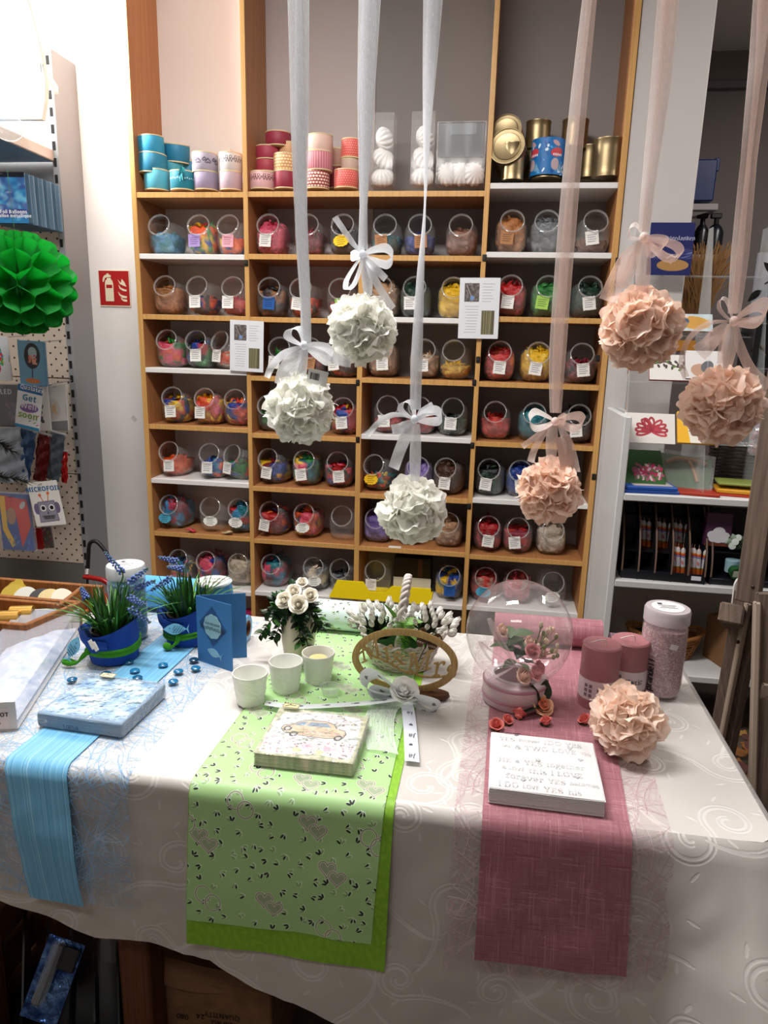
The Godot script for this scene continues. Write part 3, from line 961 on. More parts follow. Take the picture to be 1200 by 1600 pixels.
# ---------------------------------------------------------------- table, cloth, runners
const TX0 := -0.99
const TX1 := 0.475
const TZ0 := -1.655
const TZ1 := -0.955
func damask() -> Array:
	var s := 1024
	var im := canvas(s, s, Color(0.0, 0, 0))
	rng.seed = 12
	for k in 20:
		var c0 := Vector2(rng.randf() * s, rng.randf() * s)
		if k < 16:
			c0 = Vector2((k % 4) * 256 + 128 * ((k / 4) % 2) + rng.randf() * 60, (k / 4) * 256 + rng.randf() * 60)
		var dirn := 1.0 if k % 2 else -1.0
		var a0 := rng.randf() * TAU
		var R := rng.randf_range(50, 90)
		for line in 2:
			var pts := []
			for q in 70:
				var f := q / 69.0
				var r := R * (0.12 + 0.88 * f) + line * 13
				var a := a0 + dirn * f * 8.2
				pts.append(c0 + Vector2(cos(a), sin(a)) * r)
			var e: Vector2 = pts[-1]
			var d: Vector2 = (pts[-1] - pts[-2]).normalized()
			for q in 30:
				d = d.rotated(-dirn * 0.035)
				e += d * 7.0
				pts.append(e)
			stroke(im, pts, 4.2 - line * 1.2, Color(1, 1, 1))
		for leaf in 5:
			var a := a0 + leaf * 1.2
			dab(im, c0.x + cos(a) * R * 1.45, c0.y + sin(a) * R * 1.45, 16, 4, a + 0.7, Color(1, 1, 1))
	var hm := im.duplicate()
	hm.resize(512, 512, Image.INTERPOLATE_LANCZOS)
	var rough: Image = hm.duplicate()
	var al: Image = hm.duplicate()
	for y in 512:
		for x in 512:
			var g: float = hm.get_pixel(x, y).r
			var w := 0.5 + 0.5 * sin(x * 0.5) * sin(y * 0.9)
			rough.set_pixel(x, y, Color.WHITE * (0.48 + 0.07 * g + 0.03 * w))
			al.set_pixel(x, y, Color(0.83, 0.815, 0.795).lerp(Color(0.875, 0.865, 0.85), g))  # satin sheen of the scrolls is put into the albedo
	var nm: Image = hm.duplicate()
	nm.bump_map_to_normal_map(2.0)
	return [tex(al), tex(rough), tex(nm)]
func cloth_point(s: float, d: float) -> Vector3:
	# s: metres along the edge from the front left corner; d: metres down from the table edge
	var r := 0.05
	var front := TX1 - TX0 - r
	var side := TZ1 - TZ0 - r
	var p := Vector2.ZERO
	var o := Vector2.ZERO
	var arc := r * PI / 2
	if s < front:
		p = Vector2(TX0 + s, TZ1)
		o = Vector2(0, 1)
	elif s < front + arc:
		var a := (s - front) / r
		o = Vector2(sin(a), cos(a))
		p = Vector2(TX1 - r, TZ1 - r) + o * r
	else:
		p = Vector2(TX1, TZ1 - r - minf(s - front - arc, side))
		o = Vector2(1, 0)
	var rr := 0.016
	var da := minf(d, rr * PI / 2) / rr
	var out := rr * (sin(da) - 1.0)
	var y := TT - rr * (1.0 - cos(da))
	var dd := maxf(d - rr * PI / 2, 0.0)
	var corner := exp(-pow((s - front - arc * 0.5) / 0.12, 2.0))
	var wave := sin(s * 9.0 + 0.8) * 0.010 + sin(s * 21.0 + dd * 3.0) * 0.004
	out += dd * (0.035 + 0.42 * corner) + wave * minf(dd * 4.0, 1.0) + corner * 0.03 * sin(dd * 6.0)
	y -= dd * (1.0 - 0.05 * corner)
	return Vector3(p.x + o.x * out, y, p.y + o.y * out)
func hem(s: float) -> float:
	var x := TX0 + s
	var tab := [[-1.4, 0.25], [-0.8, 0.275], [-0.73, 0.297], [-0.67, 0.318], [-0.62, 0.338], [-0.52, 0.335], [-0.41, 0.343], [-0.31, 0.378], [-0.22, 0.41], [-0.124, 0.43], [0.1, 0.47], [0.45, 0.52], [2.0, 0.52]]
	for k in tab.size() - 1:
		if x < tab[k + 1][0]:
			return lerpf(tab[k][1], tab[k + 1][1], clampf((x - tab[k][0]) / (tab[k + 1][0] - tab[k][0]), 0, 1)) + 0.004 * sin(s * 40.0)
	return 0.52
func table() -> void:
	var t := thing("table", "wooden table hidden under a cream cloth, one brown leg showing", "table", Vector3(-0.26, 0, -1.3))
	var o := -t.position
	var wood := mat(Color(0.42, 0.24, 0.12), 0.55, {"tex": wood_tex(Color(0.7, 0.65, 0.6), Color.WHITE, 8), "tri": Vector3(4, 1, 4)})
	part("tabletop", span(Vector3(TX0 + 0.01, 0.72, TZ0 + 0.01) + o, Vector3(TX1 - 0.012, 0.744, TZ1 - 0.014) + o, 0.004), wood, t)
	for z in [TZ1 - 0.1, TZ0 + 0.1]:
		part("apron", span(Vector3(TX0 + 0.06, 0.64, z - 0.01) + o, Vector3(TX1 - 0.06, 0.72, z + 0.01) + o), wood, t)
	for x in [-0.93, -0.585, 0.36]:
		for z in [TZ1 - 0.075, TZ0 + 0.09]:
			part("leg", span(Vector3(x - 0.03, 0, z - 0.03) + o, Vector3(x + 0.03, 0.72, z + 0.03) + o, 0.003), wood, t)
	var dm := damask()
	var cm := mat(Color.WHITE, 1.0, {"metal": 0.35, "tex": dm[0], "rtex": dm[1], "normal": dm[2], "nscale": 0.15, "two": 1, "rim": 0.25})
	var c := MB.new()
	var total := (TX1 - TX0 - 0.05) + 0.05 * PI / 2 + (TZ1 - TZ0 - 0.05)
	var nn := noise_height(5)
	var su := func(u: float) -> float: return u * total
	c.grid(130, 26, func(u, v):
		var s: float = su.call(u)
		var d: float = (1.0 - v) * hem(s)
		return cloth_point(s, d) + Vector3(0, 0, nn.get_noise_2d(s * 100.0, d * 100.0) * 0.010 * clampf(d * 8.0, 0, 1)), false, Vector2.ONE, func(u, v): return Vector2(su.call(u), (1.0 - v) * hem(su.call(u))) * 1.7)
	# the flat top, met at its rounded corner
	var top := PackedVector2Array()
	for k in 61:
		var q := cloth_point(total * k / 60.0, 0.0)
		top.append(Vector2(q.x, q.z))
	top.append(Vector2(TX1 - 0.016, TZ0))
	top.append(Vector2(TX0, TZ0))
	var tr := Geometry2D.triangulate_polygon(top)
	var k0 := c.v.size()
	for q in top:
		c.vert(Vector3(q.x, TT, q.y), Vector3.UP, Vector2(q.x, q.y) * 1.7)
	for k in range(0, tr.size(), 3):
		var a := top[tr[k]]
		var b := top[tr[k + 1]]
		var d := top[tr[k + 2]]
		if (b - a).cross(d - a) > 0:
			c.i.append_array([k0 + tr[k], k0 + tr[k + 1], k0 + tr[k + 2]])
		else:
			c.i.append_array([k0 + tr[k], k0 + tr[k + 2], k0 + tr[k + 1]])
	# a short fall at the back
	c.quad(Vector3(TX0, TT, TZ0), Vector3(TX1 - 0.016, TT, TZ0), Vector3(TX1 - 0.016, TT - 0.25, TZ0 - 0.01), Vector3(TX0, TT - 0.25, TZ0 - 0.01))
	tag(part("tablecloth", c, cm), "cream satin damask cloth with scroll pattern draped over the table", "tablecloth")
func noise_height(seed0: int) -> FastNoiseLite:
	var f := FastNoiseLite.new()
	f.seed = seed0
	f.frequency = 0.06
	return f
# a strip that lies on the table and hangs over its front: [x0, x1] at the back, at the edge and at the end
func strip(zb: float, back: Array, edge: Array, end: Array, y_end: float, lift: float, uvs: Vector2, _dent := 0.0) -> MB:
	var b := MB.new()
	var r := 0.02 + lift
	var flat := TZ1 - 0.016 - zb
	var drop := TT - y_end - 0.02
	var total := flat + r * PI / 2 + drop
	var nn := noise_height(77)
	b.grid(10, 70, func(u, v):
		var s: float = (1.0 - v) * total
		var y := TT + lift
		var z := zb + s
		var x := 0.0
		if s < flat:
			x = lerpf(lerpf(back[0], edge[0], s / flat), lerpf(back[1], edge[1], s / flat), u)
		else:
			x = lerpf(lerpf(edge[0], end[0], (s - flat) / (total - flat)), lerpf(edge[1], end[1], (s - flat) / (total - flat)), u)
			var a := minf((s - flat) / r, PI / 2)
			z = TZ1 - 0.016 + sin(a) * r
			y = TT + lift - r + cos(a) * r
			var dd := maxf(s - flat - r * PI / 2, 0.0)
			y -= dd
			z += dd * 0.05 + sin(x * 9.0 + 1.0) * 0.004 * minf(dd * 9.0, 1.0) + nn.get_noise_2d(x * 60.0, dd * 60.0) * 0.008 * minf(dd * 9.0, 1.0) + 0.012 * minf(dd * 6.0, 1.0)
		return Vector3(x, y, z), false, Vector2.ONE, func(u, v): return Vector2(u, 1.0 - v) * uvs * Vector2(1, total))
	return b
func fibre_tex(k: Color, lines: int, seed0: int, dense := 0.0) -> ImageTexture:
	var im := canvas(512, 512, Color(k, dense))
	rng.seed = seed0
	for q in lines:
		var p := Vector2(rng.randf() * 512, rng.randf() * 512)
		var a := rng.randf() * TAU
		var w := rng.randf_range(-0.06, 0.06)
		var pts := []
		for s in 28:
			pts.append(p)
			a += w + rng.randf_range(-0.05, 0.05)
			p += Vector2(cos(a), sin(a)) * 7.0
		stroke(im, pts, rng.randf_range(0.8, 1.5), Color(k.lerp(Color.WHITE, rng.randf() * 0.5), rng.randf_range(0.35, 0.8)))
	return tex(im)
func leaf_print(base: Color) -> ImageTexture:
	var im := canvas(1024, 1024, base)
	rng.seed = 31
	var spots := []
	for k in 700:
		var c0 := Vector2(rng.randf() * 1024, rng.randf() * 1024)
		var ok := true
		for s in spots:
			if s.distance_squared_to(c0) < 3400.0: ok = false
		if not ok: continue
		spots.append(c0)
		var a := rng.randf() * TAU
		for l in [2, 3][rng.randi() % 2]:
			var b = a + (l - 1) * 0.75
			var p := c0 + Vector2(cos(b), sin(b)) * 19.0
			dab(im, p.x + 2, p.y - 2, 17, 8, b, Color(0.84, 0.93, 0.82))
			dab(im, p.x, p.y, 14, 5.6, b, Color(0.08, 0.13, 0.07) if rng.randf() < 0.6 else base.lerp(Color(0.5, 0.6, 0.42), 0.6))
	var cd := Color(0.55, 0.5, 0.45)
	for q in [[250, 120, 0], [640, 190, 1], [60, 330, 1], [760, 420, 1], [90, 650, 0], [430, 640, 1], [760, 760, 0], [300, 900, 0], [960, 230, 0], [560, 960, 1], [900, 950, 1]]:
		for s in 2:
			var c0 := Vector2(q[0] + s * 56, q[1] + s * 44)
			var pts := []
			for k in 31:
				var a := TAU * k / 30
				if q[2] == 0:
					pts.append(c0 + Vector2(cos(a) * 42, sin(a) * 46))
				else:
					pts.append(c0 + Vector2(16 * pow(sin(a), 3), -(13 * cos(a) - 5 * cos(2 * a) - 2 * cos(3 * a) - cos(4 * a))) * 2.9)
			if q[2] == 1:
				fill_poly(im, PackedVector2Array(pts), Color(0.62, 0.68, 0.56))
			stroke(im, pts, 6.0, Color(0.86, 0.9, 0.82))
			stroke(im, pts, 2.5, cd)
	return tex(im)
func runners() -> void:
	# blue
	var fb := mat(Color.WHITE, 0.6, {"tex": fibre_tex(Color(0.35, 0.62, 0.85), 260, 3, 0.06), "alpha": 1.0, "two": 1})
	tag(part("fibre_runner", strip(-1.62, [-0.93, -0.54], [-0.92, -0.545], [-0.90, -0.535], 0.52, 0.0012, Vector2(1.4, 3.6), 0.01), fb), "airy web of blue fibres spread under the blue satin runner", "table runner")
	var im := canvas(256, 64, Color(0.42, 0.69, 0.84))
	rng.seed = 8
	for k in 60:
		var x := rng.randf() * 256
		stroke(im, [Vector2(x, 0), Vector2(x + rng.randf_range(-2, 2), 63)], rng.randf_range(0.4, 1.1), Color(0.42, 0.68, 0.83).lerp([Color(0.75, 0.9, 0.97), Color(0.25, 0.55, 0.78)][k % 2], rng.randf() * 0.8))
	var bt := tex(im)
	var bm := mat(Color(1, 1, 1), 0.42, {"tex": bt, "two": 1, "rim": 0.4, "back": Color(0.08, 0.15, 0.2)})
	tag(part("satin_runner", strip(-1.6, [-0.735, -0.63], [-0.768, -0.655], [-0.722, -0.622], 0.515, 0.003, Vector2(1, 2), 0.012), bm), "narrow light blue satin runner with white threads hanging over the table front", "table runner")
	# green, two layers
	var gm := mat(Color(0.55, 0.76, 0.20), 0.6, {"two": 1, "back": Color(0.15, 0.25, 0.04), "tex": noise_tex(0.08, [Color(0.88, 0.9, 0.85), Color.WHITE], 128, 4), "scale": Vector3(3, 6, 1)})
	tag(part("organza_runner", strip(-1.6, [-0.42, -0.105], [-0.440, -0.108], [-0.444, -0.112], 0.468, 0.002, Vector2(1, 1), 0.008), gm), "plain lime green fabric runner underneath the printed one", "table runner")
	var pm := mat(Color.WHITE, 0.5, {"tex": leaf_print(Color(0.66, 0.82, 0.56)), "two": 1, "rim": 0.3, "back": Color(0.08, 0.12, 0.05)})
	tag(part("printed_runner", strip(-1.62, [-0.415, -0.125], [-0.438, -0.122], [-0.442, -0.135], 0.515, 0.004, Vector2(1, 3.1), 0.008), pm), "pale green runner printed with leaves, wedding rings and hearts", "table runner")
	# pink
	var fp := mat(Color.WHITE, 0.6, {"tex": fibre_tex(Color(0.72, 0.55, 0.6), 200, 5, 0.10), "alpha": 1.0, "two": 1})
	tag(part("fibre_runner", strip(-1.62, [0.005, 0.33], [-0.016, 0.306], [-0.02, 0.315], 0.5, 0.0012, Vector2(1.2, 3.6), 0.006), fp), "sheer mauve fibre web spread under the dusky pink runner", "table runner")
	im = canvas(256, 256, Color(0.61, 0.39, 0.43))
	for k in 500:
		var x := rng.randf() * 256
		var y := rng.randf() * 256
		var l := rng.randf_range(20, 90)
		var c0 := Color(0.61, 0.39, 0.43).lerp([Color(0.82, 0.6, 0.63), Color(0.5, 0.25, 0.31)][k % 2], rng.randf() * 0.65)
		if k % 4 < 2:
			stroke(im, [Vector2(x, y), Vector2(x + l, y)], 0.7, c0)
		else:
			stroke(im, [Vector2(x, y), Vector2(x, y + l)], 0.7, c0)
	var pt := tex(im)
	var pk := mat(Color.WHITE, 0.7, {"tex": pt, "two": 1, "rim": 0.3})
	tag(part("linen_runner", strip(-1.63, [0.045, 0.292], [0.027, 0.246], [0.028, 0.256], 0.525, 0.003, Vector2(1.6, 5.5), 0.006), pk), "dusky pink linen look runner hanging over the table front", "table runner")
	# the rolls they come off, at the back of the table
	var r := thing("fabric_roll", "dusky pink fabric roll at the back of the table", "fabric roll", Vector3(0.17, TT + 0.036, -1.63))
	cloth_roll(r, 0.25, 0.034, mat(Color.WHITE, 0.7, {"tex": pt, "scale": Vector3(1, 1, 1)}), Color(0.5, 0.36, 0.28))
	r = thing("fabric_roll", "grey mauve roll of fibre fabric beside the pink roll", "fabric roll", Vector3(0.36, TT + 0.027, -1.6))
	cloth_roll(r, 0.1, 0.026, mat(Color(0.6, 0.52, 0.56), 0.7, {"tex": fibre_tex(Color(0.7, 0.62, 0.66), 150, 6, 0.6), "scale": Vector3(1, 1, 1)}), Color(0.5, 0.4, 0.35))
	r = thing("fabric_roll", "roll of leaf printed pale green fabric at the back of the table", "fabric roll", Vector3(-0.275, TT + 0.04, -1.61))
	cloth_roll(r, 0.29, 0.037, mat(Color.WHITE, 0.55, {"tex": leaf_print(Color(0.80, 0.86, 0.86)), "scale": Vector3(0.9, 1.3, 1)}), Color(0.55, 0.4, 0.28))
	r = thing("fabric_roll", "light blue fibre fabric roll behind the blue felt pots", "fabric roll", Vector3(-0.77, TT + 0.044, -1.66))
	cloth_roll(r, 0.26, 0.042, mat(Color(0.55, 0.78, 0.92), 0.7, {"tex": fibre_tex(Color(0.55, 0.8, 0.95), 260, 7, 0.9)}), Color(0.5, 0.36, 0.24))
	var e := on_y(390, 1000)
	r = thing("fabric_roll", "blue satin roll with brown core beside the greeting card", "fabric roll", Vector3(e.x - 0.055, TT + 0.034, e.z + 0.01))
	cloth_roll(r, 0.11, 0.031, mat(Color(0.9, 0.95, 1.0), 0.4, {"tex": bt}), Color(0.42, 0.26, 0.16))
func cloth_roll(t: Node3D, w: float, r: float, m: Material, core: Color) -> void:
	var x := Transform3D(Basis(Vector3.BACK, -PI / 2), Vector3(-w / 2, 0, 0))
	var b := MB.new().at(x)
	b.lathe([Vector2(r * 0.58, 0), Vector2(r, 0), Vector2(r, w), Vector2(r * 0.58, w)], 32, Vector2(1, 3))
	part("fabric", b, m, t)
	b = MB.new().at(x)
	b.lathe([Vector2(r * 0.48, -0.001), Vector2(r * 0.6, -0.001), Vector2(r * 0.6, w + 0.001), Vector2(r * 0.48, w + 0.001), Vector2(r * 0.48, 0)], 24)
	part("core", b, mat(core, 0.8), t)

# ---------------------------------------------------------------- flower balls on ribbons
var petal_meshes := []
func petal_shape(l: float, w: float, s0: int, curl := 0.35, ruffle := 0.10) -> ArrayMesh:
	rng.seed = s0
	var a := rng.randf() * TAU
	var c := rng.randf() * TAU
	var k := rng.randf_range(5.0, 8.0)
	var b := MB.new()
	b.grid(12, 8, func(u, v):
		var s: float = u * 2.0 - 1.0
		var ww: float = w * (0.22 + 0.78 * sin(minf(v * 1.1 + 0.05, 1.0) * PI * 0.62)) * (1.0 - 0.12 * pow(v, 4))
		var len2: float = 1.0 - 0.30 * s * s * v + 0.035 * sin(s * 8.0 + a) * v
		return Vector3(s * ww, v * l * len2, curl * l * v * v + ruffle * l * sin(s * k * 0.75 + c) * v * v + 0.14 * l * s * s * v))
	return b.mesh()
func flower_ball(t: Node3D, c0: Vector3, R: float, m: Material, core: Material, s0: int, florets := 40) -> void:
	if petal_meshes.is_empty():
		for k in 8:
			petal_meshes.append(petal_shape(0.035, 0.0255, 500 + k, [0.0, 0.2, 0.4, 0.12][k % 4], 0.11))
	rng.seed = s0
	var b := MB.new()
	R *= 0.86
	b.ball(c0, Vector3.ONE * R * 0.58, 16, 10)
	part("foam_core", b, core, t)
	for k in florets:
		var y := 1.0 - 2.0 * (k + 0.5) / florets
		var a := k * 2.39996 + rng.randf_range(-0.2, 0.2)
		var d := Vector3(cos(a) * sqrt(1 - y * y), y, sin(a) * sqrt(1 - y * y))
		d = (d + Vector3(rng.randf_range(-1, 1), rng.randf_range(-1, 1), rng.randf_range(-1, 1)) * 0.10).normalized()
		var e1 := d.cross(Vector3.UP if absf(d.y) < 0.9 else Vector3.RIGHT).normalized().rotated(d, rng.randf() * TAU)
		var base := R * rng.randf_range(0.58, 0.72)
		for p in 5:
			var o := e1.rotated(d, p * TAU / 5 + rng.randf_range(-0.25, 0.25))
			var tilt := rng.randf_range(0.08, 0.7)
			var yy := (o * cos(tilt) + d * sin(tilt)).normalized()
			var xx := yy.cross(d).normalized()
			var zz := xx.cross(yy)
			if rng.randf() < 0.12: zz = -zz
			var q := part("petal", petal_meshes[rng.randi() % 8], m, t)
			var sc := rng.randf_range(0.85, 1.15) * R / 0.060
			q.transform = Transform3D(Basis(zz.cross(yy) * -1.0, yy, zz).scaled_local(Vector3.ONE * sc), c0 + d * base + o * 0.003)
func hang_pt(q: Array, z: float, dz := 0.0) -> Vector3:
	return on_z(q[0], q[1], z + dz)
# ribbon from the ball up to the ceiling: px points [x, y, half width px, twist]
func hanging(label: String, c0: Array, z: float, R: float, mats_: Array, strand: Array, knot: Array, loops: Array, tails: Array, s0: int, strap: Array) -> Node3D:
	var c := on_z(c0[0], c0[1], z)
	var t := thing("flower_ball", label, "flower ball", c, 0.0, "flower balls on ribbons")
	var sc := -z / FOCAL * 1.05
	flower_ball(t, Vector3.ZERO, R, mats_[0], mats_[1], s0)
	var pts := []
	var ws := []
	for q in strand:
		pts.append(hang_pt(q, z) - c)
		ws.append([q[2] * sc, q[3]])
	# carry on to the ceiling
	var top: Vector3 = pts[0]
	var dirn: Vector3 = (pts[0] - pts[1]).normalized()
	var up := (3.035 - c.y - top.y) / maxf(dirn.y, 0.5)
	for k in 6:
		pts.push_front(top + dirn * up * (k + 1) / 6.0)
		ws.push_front([ws[0][0] * 1.01, ws[0][1]])
	var sm := curve3(pts, 8)
	var wf := func(v: float) -> Vector3:
		var f := v * (ws.size() - 1)
		var k := mini(int(f), ws.size() - 2)
		var w: float = lerpf(ws[k][0], ws[k + 1][0], f - k)
		var a: float = lerpf(ws[k][1], ws[k + 1][1], f - k)
		return Vector3(cos(a), 0, sin(a)) * w
	var b := MB.new()
	b.band(sm, wf, Vector2(1, 30), 4, 0.25)
	part("ribbon", b, mats_[2], t)
	b = MB.new()
	b.band(sm, func(v): return wf.call(v).rotated(Vector3.UP, 0.5 + sin(v * 7.0) * 0.5) * (0.55 + 0.25 * sin(v * 11.0 + s0)), Vector2(1, 30), 3, -0.3)
	part("ribbon_fold", b, mats_[2], t)
	var kn := hang_pt(knot, z) - c
	b = MB.new()
	if strap.size():
		var sp := []
		for q in strap:
			sp.append(hang_pt(q, z, 0.004) - c)
		b.band(curve3(sp, 6), func(v): return Vector3(0.0065 + 0.004 * sin(v * 3.0), 0, 0.003), Vector2(1, 3), 3, 0.3)
		part("strap", b, mats_[2], t)
	for lp in loops:        # [tip x, tip y, half width px, fatness px]
		b = MB.new()
		var tip := hang_pt(lp, z) - c
		var d := tip - kn
		var pe = Vector3(-d.y, d.x, 0).normalized() * (lp[3] * sc)
		var path := curve3([kn, kn + d * 0.35 + pe * 0.7 + Vector3(0, 0, 0.008), kn + d * 0.8 + pe + Vector3(0, 0, 0.014), kn + d * 1.02 + Vector3(0, 0, 0.006), kn + d * 0.8 - pe + Vector3(0, 0, -0.008), kn + d * 0.35 - pe * 0.6 - Vector3(0, 0, 0.004), kn], 6)
		var hw: float = lp[2] * sc * 1.35
		b.band(path, func(v):
			var f: float = 0.35 + 0.65 * sin(v * PI)
			return (pe.normalized() * 0.55 + Vector3(0.1, 0.15, 0.8)).normalized() * hw * f, Vector2(1, 5), 3, 0.2)
		part("bow_loop", b, mats_[2], t)
	for tl in tails:        # [half width px, [points]]
		b = MB.new()
		var tp := []
		var n := 0
		for q in tl[1]:
			tp.append(hang_pt(q, z, 0.006 + 0.006 * (n % 2)) - c)
			n += 1
		var hw: float = tl[0] * sc
		var cp := curve3(tp, 7)
		var m := cp.size() - 1
		b.band(cp, func(v):
			var k := clampi(int(v * m + 0.5), 1, m)
			var dd: Vector3 = (cp[k] - cp[k - 1]).normalized()
			var w := dd.cross(Vector3(0, 0, 1)).normalized()
			return (w * 0.85 + Vector3(0, 0, 0.5) * sin(v * 4.0)) * hw * minf(1.0, 0.3 + v * 2.0), Vector2(1, 4), 3, 0.15)
		part("bow_tail", b, mats_[2], t)
	b = MB.new()
	b.ball(kn + Vector3(0, 0, 0.005), Vector3(0.007, 0.008, 0.007), 10, 8)
	part("knot", b, mats_[2], t)
	return t
func sheer(k: Color, a: float, s0: int, vary := 0.25) -> ImageTexture:
	var im := canvas(128, 128, Color(k, a))
	rng.seed = s0
	for q in 420:
		var x := rng.randf() * 128
		var y := rng.randf() * 128
		var l := rng.randf_range(8, 40)
		stroke(im, [Vector2(x, y), Vector2(x + rng.randf_range(-4, 4), y + l)], 0.6, Color(k.lerp(Color.WHITE, 0.5), clampf(a + rng.randf_range(-vary, vary), 0, 1)))
	for y in 128:
		for x in [0, 1, 2, 125, 126, 127]:
			im.set_pixel(x, y, Color(k.lerp(Color.WHITE, 0.4), minf(1.0, a + 0.25)))
	return tex(im)
func hanging_balls() -> void:
	var wp := mat(Color(0.99, 0.99, 0.97), 0.8, {"two": 1, "back": Color(0.9, 0.9, 0.87)})
	var wc := mat(Color(0.9, 0.9, 0.84), 0.9)
	var wr := mat(Color.WHITE, 0.5, {"tex": sheer(Color(0.93, 0.95, 0.98), 0.78, 1), "alpha": 1.0, "two": 1, "back": Color(0.8, 0.8, 0.8)})
	var pp := mat(Color(0.99, 0.91, 0.86), 0.8, {"two": 1, "back": Color(0.9, 0.8, 0.73)})
	var pc := mat(Color(0.97, 0.85, 0.77), 0.9)
	var pr := mat(Color.WHITE, 0.5, {"tex": sheer(Color(0.97, 0.91, 0.89), 0.54, 2, 0.13), "alpha": 1.0, "two": 1, "back": Color(0.8, 0.7, 0.66)})
	var W := [wp, wc, wr]
	var P := [pp, pc, pr]
	var t := hanging("white flower ball with a barcode tag, hanging on the white ribbon nearest the divider leaflet", [470, 638], -1.257, 0.0615, W, [[466, -10, 15, 0.0], [468, 150, 14, 0.15], [470, 330, 9, -0.3], [477, 470, 9, 0.3], [478, 535, 8, 0.0]], [476, 540], [[456, 514, 8, 9], [520, 558, 10, 9]], [[6, [[474, 540], [445, 552], [425, 572], [417, 590]]], [15, [[474, 548], [462, 562], [447, 582], [440, 602]]], [9, [[480, 545], [505, 550], [530, 562], [548, 566]]]], 11, [[476, 545], [472, 570], [470, 600]])
	var q := on_z(496, 590, -1.235) - t.position
	var o := part("barcode_tag", bx(Vector3.ZERO, Vector3(0.036, 0.026, 0.0008)), mat(Color(0.85, 0.86, 0.85), 0.5), t)
	o.position = q
	o.rotation.z = -0.18
	var b := MB.new()
	rng.seed = 5
	for k in 14:
		b.box(Vector3(-0.013 + k * 0.0012, 0.001, 0.0006), Vector3(0.0004 + 0.0004 * (rng.randi() % 2), 0.012, 0.0003))
	part("bars", b, mat(Color(0.1, 0.1, 0.1), 0.6), o)
	hanging("white flower ball hanging highest of the white ones, on the widest ribbon", [566, 514], -1.307, 0.0625, W, [[578, -10, 15, 0.0], [572, 150, 13, 0.2], [568, 320, 7, 0.5], [567, 390, 7, 0.0]], [567, 398], [[614, 402, 7, 10], [543, 452, 7, 8], [549, 400, 9, 5]], [[5, [[565, 396], [550, 378], [536, 358], [523, 339]]], [6, [[570, 402], [585, 418], [603, 436]]], [6, [[570, 404], [582, 430], [598, 458], [614, 482]]]], 12, [[568, 402], [573, 430], [575, 462]])
	hanging("white flower ball hanging lowest of all, above the wicker basket", [645, 798], -1.246, 0.0612, W, [[677, -10, 13, 0.0], [668, 180, 9, 0.7], [664, 320, 5, 1.2], [657, 430, 7, 0.6], [651, 560, 9, 0.2], [649, 640, 8, 0.0]], [648, 655], [[631, 628, 7, 8], [690, 648, 10, 9]], [[5, [[646, 652], [615, 648], [592, 660], [574, 680]]], [10, [[645, 660], [635, 680], [624, 706], [615, 732]]], [9, [[644, 658], [628, 668], [612, 672]]], [8, [[652, 656], [662, 644], [678, 634]]]], 13, [[650, 662], [649, 710], [648, 755]])
	hanging("peach flower ball in front of the blue framed sign", [998, 515], -1.192, 0.0625, P, [[1045, -10, 13, 0.0], [1030, 150, 12, 0.25], [1014, 280, 9, 0.5], [1006, 362, 7, 0.1]], [1005, 372], [[983, 357, 10, 10], [1032, 390, 9, 6], [1060, 400, 6, 7]], [[14, [[1000, 378], [980, 405], [962, 440], [950, 470]]], [10, [[1000, 380], [985, 420], [970, 450]]], [5, [[1008, 378], [1030, 396], [1052, 408]]]], 14, [[1006, 378], [1005, 420], [1003, 460]])
	hanging("peach flower ball nearest the weathered wooden ladder", [1128, 632], -1.214, 0.0615, P, [[1196, -10, 14, 0.0], [1186, 100, 12, 0.2], [1170, 250, 11, -0.2], [1156, 400, 11, 0.2], [1147, 490, 8, 0.0]], [1145, 502], [[1124, 468, 11, 9], [1196, 486, 11, 11]], [[5, [[1138, 502], [1105, 506], [1076, 530], [1065, 565], [1072, 590]]], [14, [[1138, 506], [1122, 522], [1105, 540], [1092, 552]]], [9, [[1150, 506], [1156, 540], [1175, 580], [1202, 606]]], [5, [[1140, 508], [1128, 535], [1126, 568]]]], 15, [[1144, 506], [1140, 540], [1132, 580]])
	t = hanging("peach flower ball hanging lowest of the peach ones, in front of the brown shelf", [857, 767], -1.326, 0.0595, P, [[922, -10, 9, 0.0], [905, 150, 11, 0.2], [888, 330, 12, 0.1], [872, 540, 12, -0.1], [868, 645, 8, 0.0]], [867, 658], [[827, 655, 8, 11], [910, 660, 9, 10], [884, 654, 6, 6]], [[5, [[862, 660], [840, 680], [816, 698]]], [6, [[862, 664], [845, 685], [834, 705], [829, 722]]], [9, [[873, 662], [886, 690], [894, 715], [898, 738]]]], 16, [[864, 662], [862, 690], [861, 718]])
	o = part("printed_tag", bx(Vector3.ZERO, Vector3(0.026, 0.055, 0.0008)), mat(Color(0.84, 0.72, 0.68), 0.6), t)
	o.position = on_z(883, 705, -1.315) - t.position
	o.rotation.z = 0.25
	# the one lying on the table
	q = on_y(975, 1190)
	var tb := thing("flower_ball", "peach flower ball lying on the table beside the white napkin pack", "flower ball", Vector3(q.x + 0.005, TT + 0.062, q.z - 0.035))
	flower_ball(tb, Vector3.ZERO, 0.064, mat(Color(0.99, 0.92, 0.87), 0.8, {"two": 1, "back": Color(0.9, 0.81, 0.74)}), pc, 17)

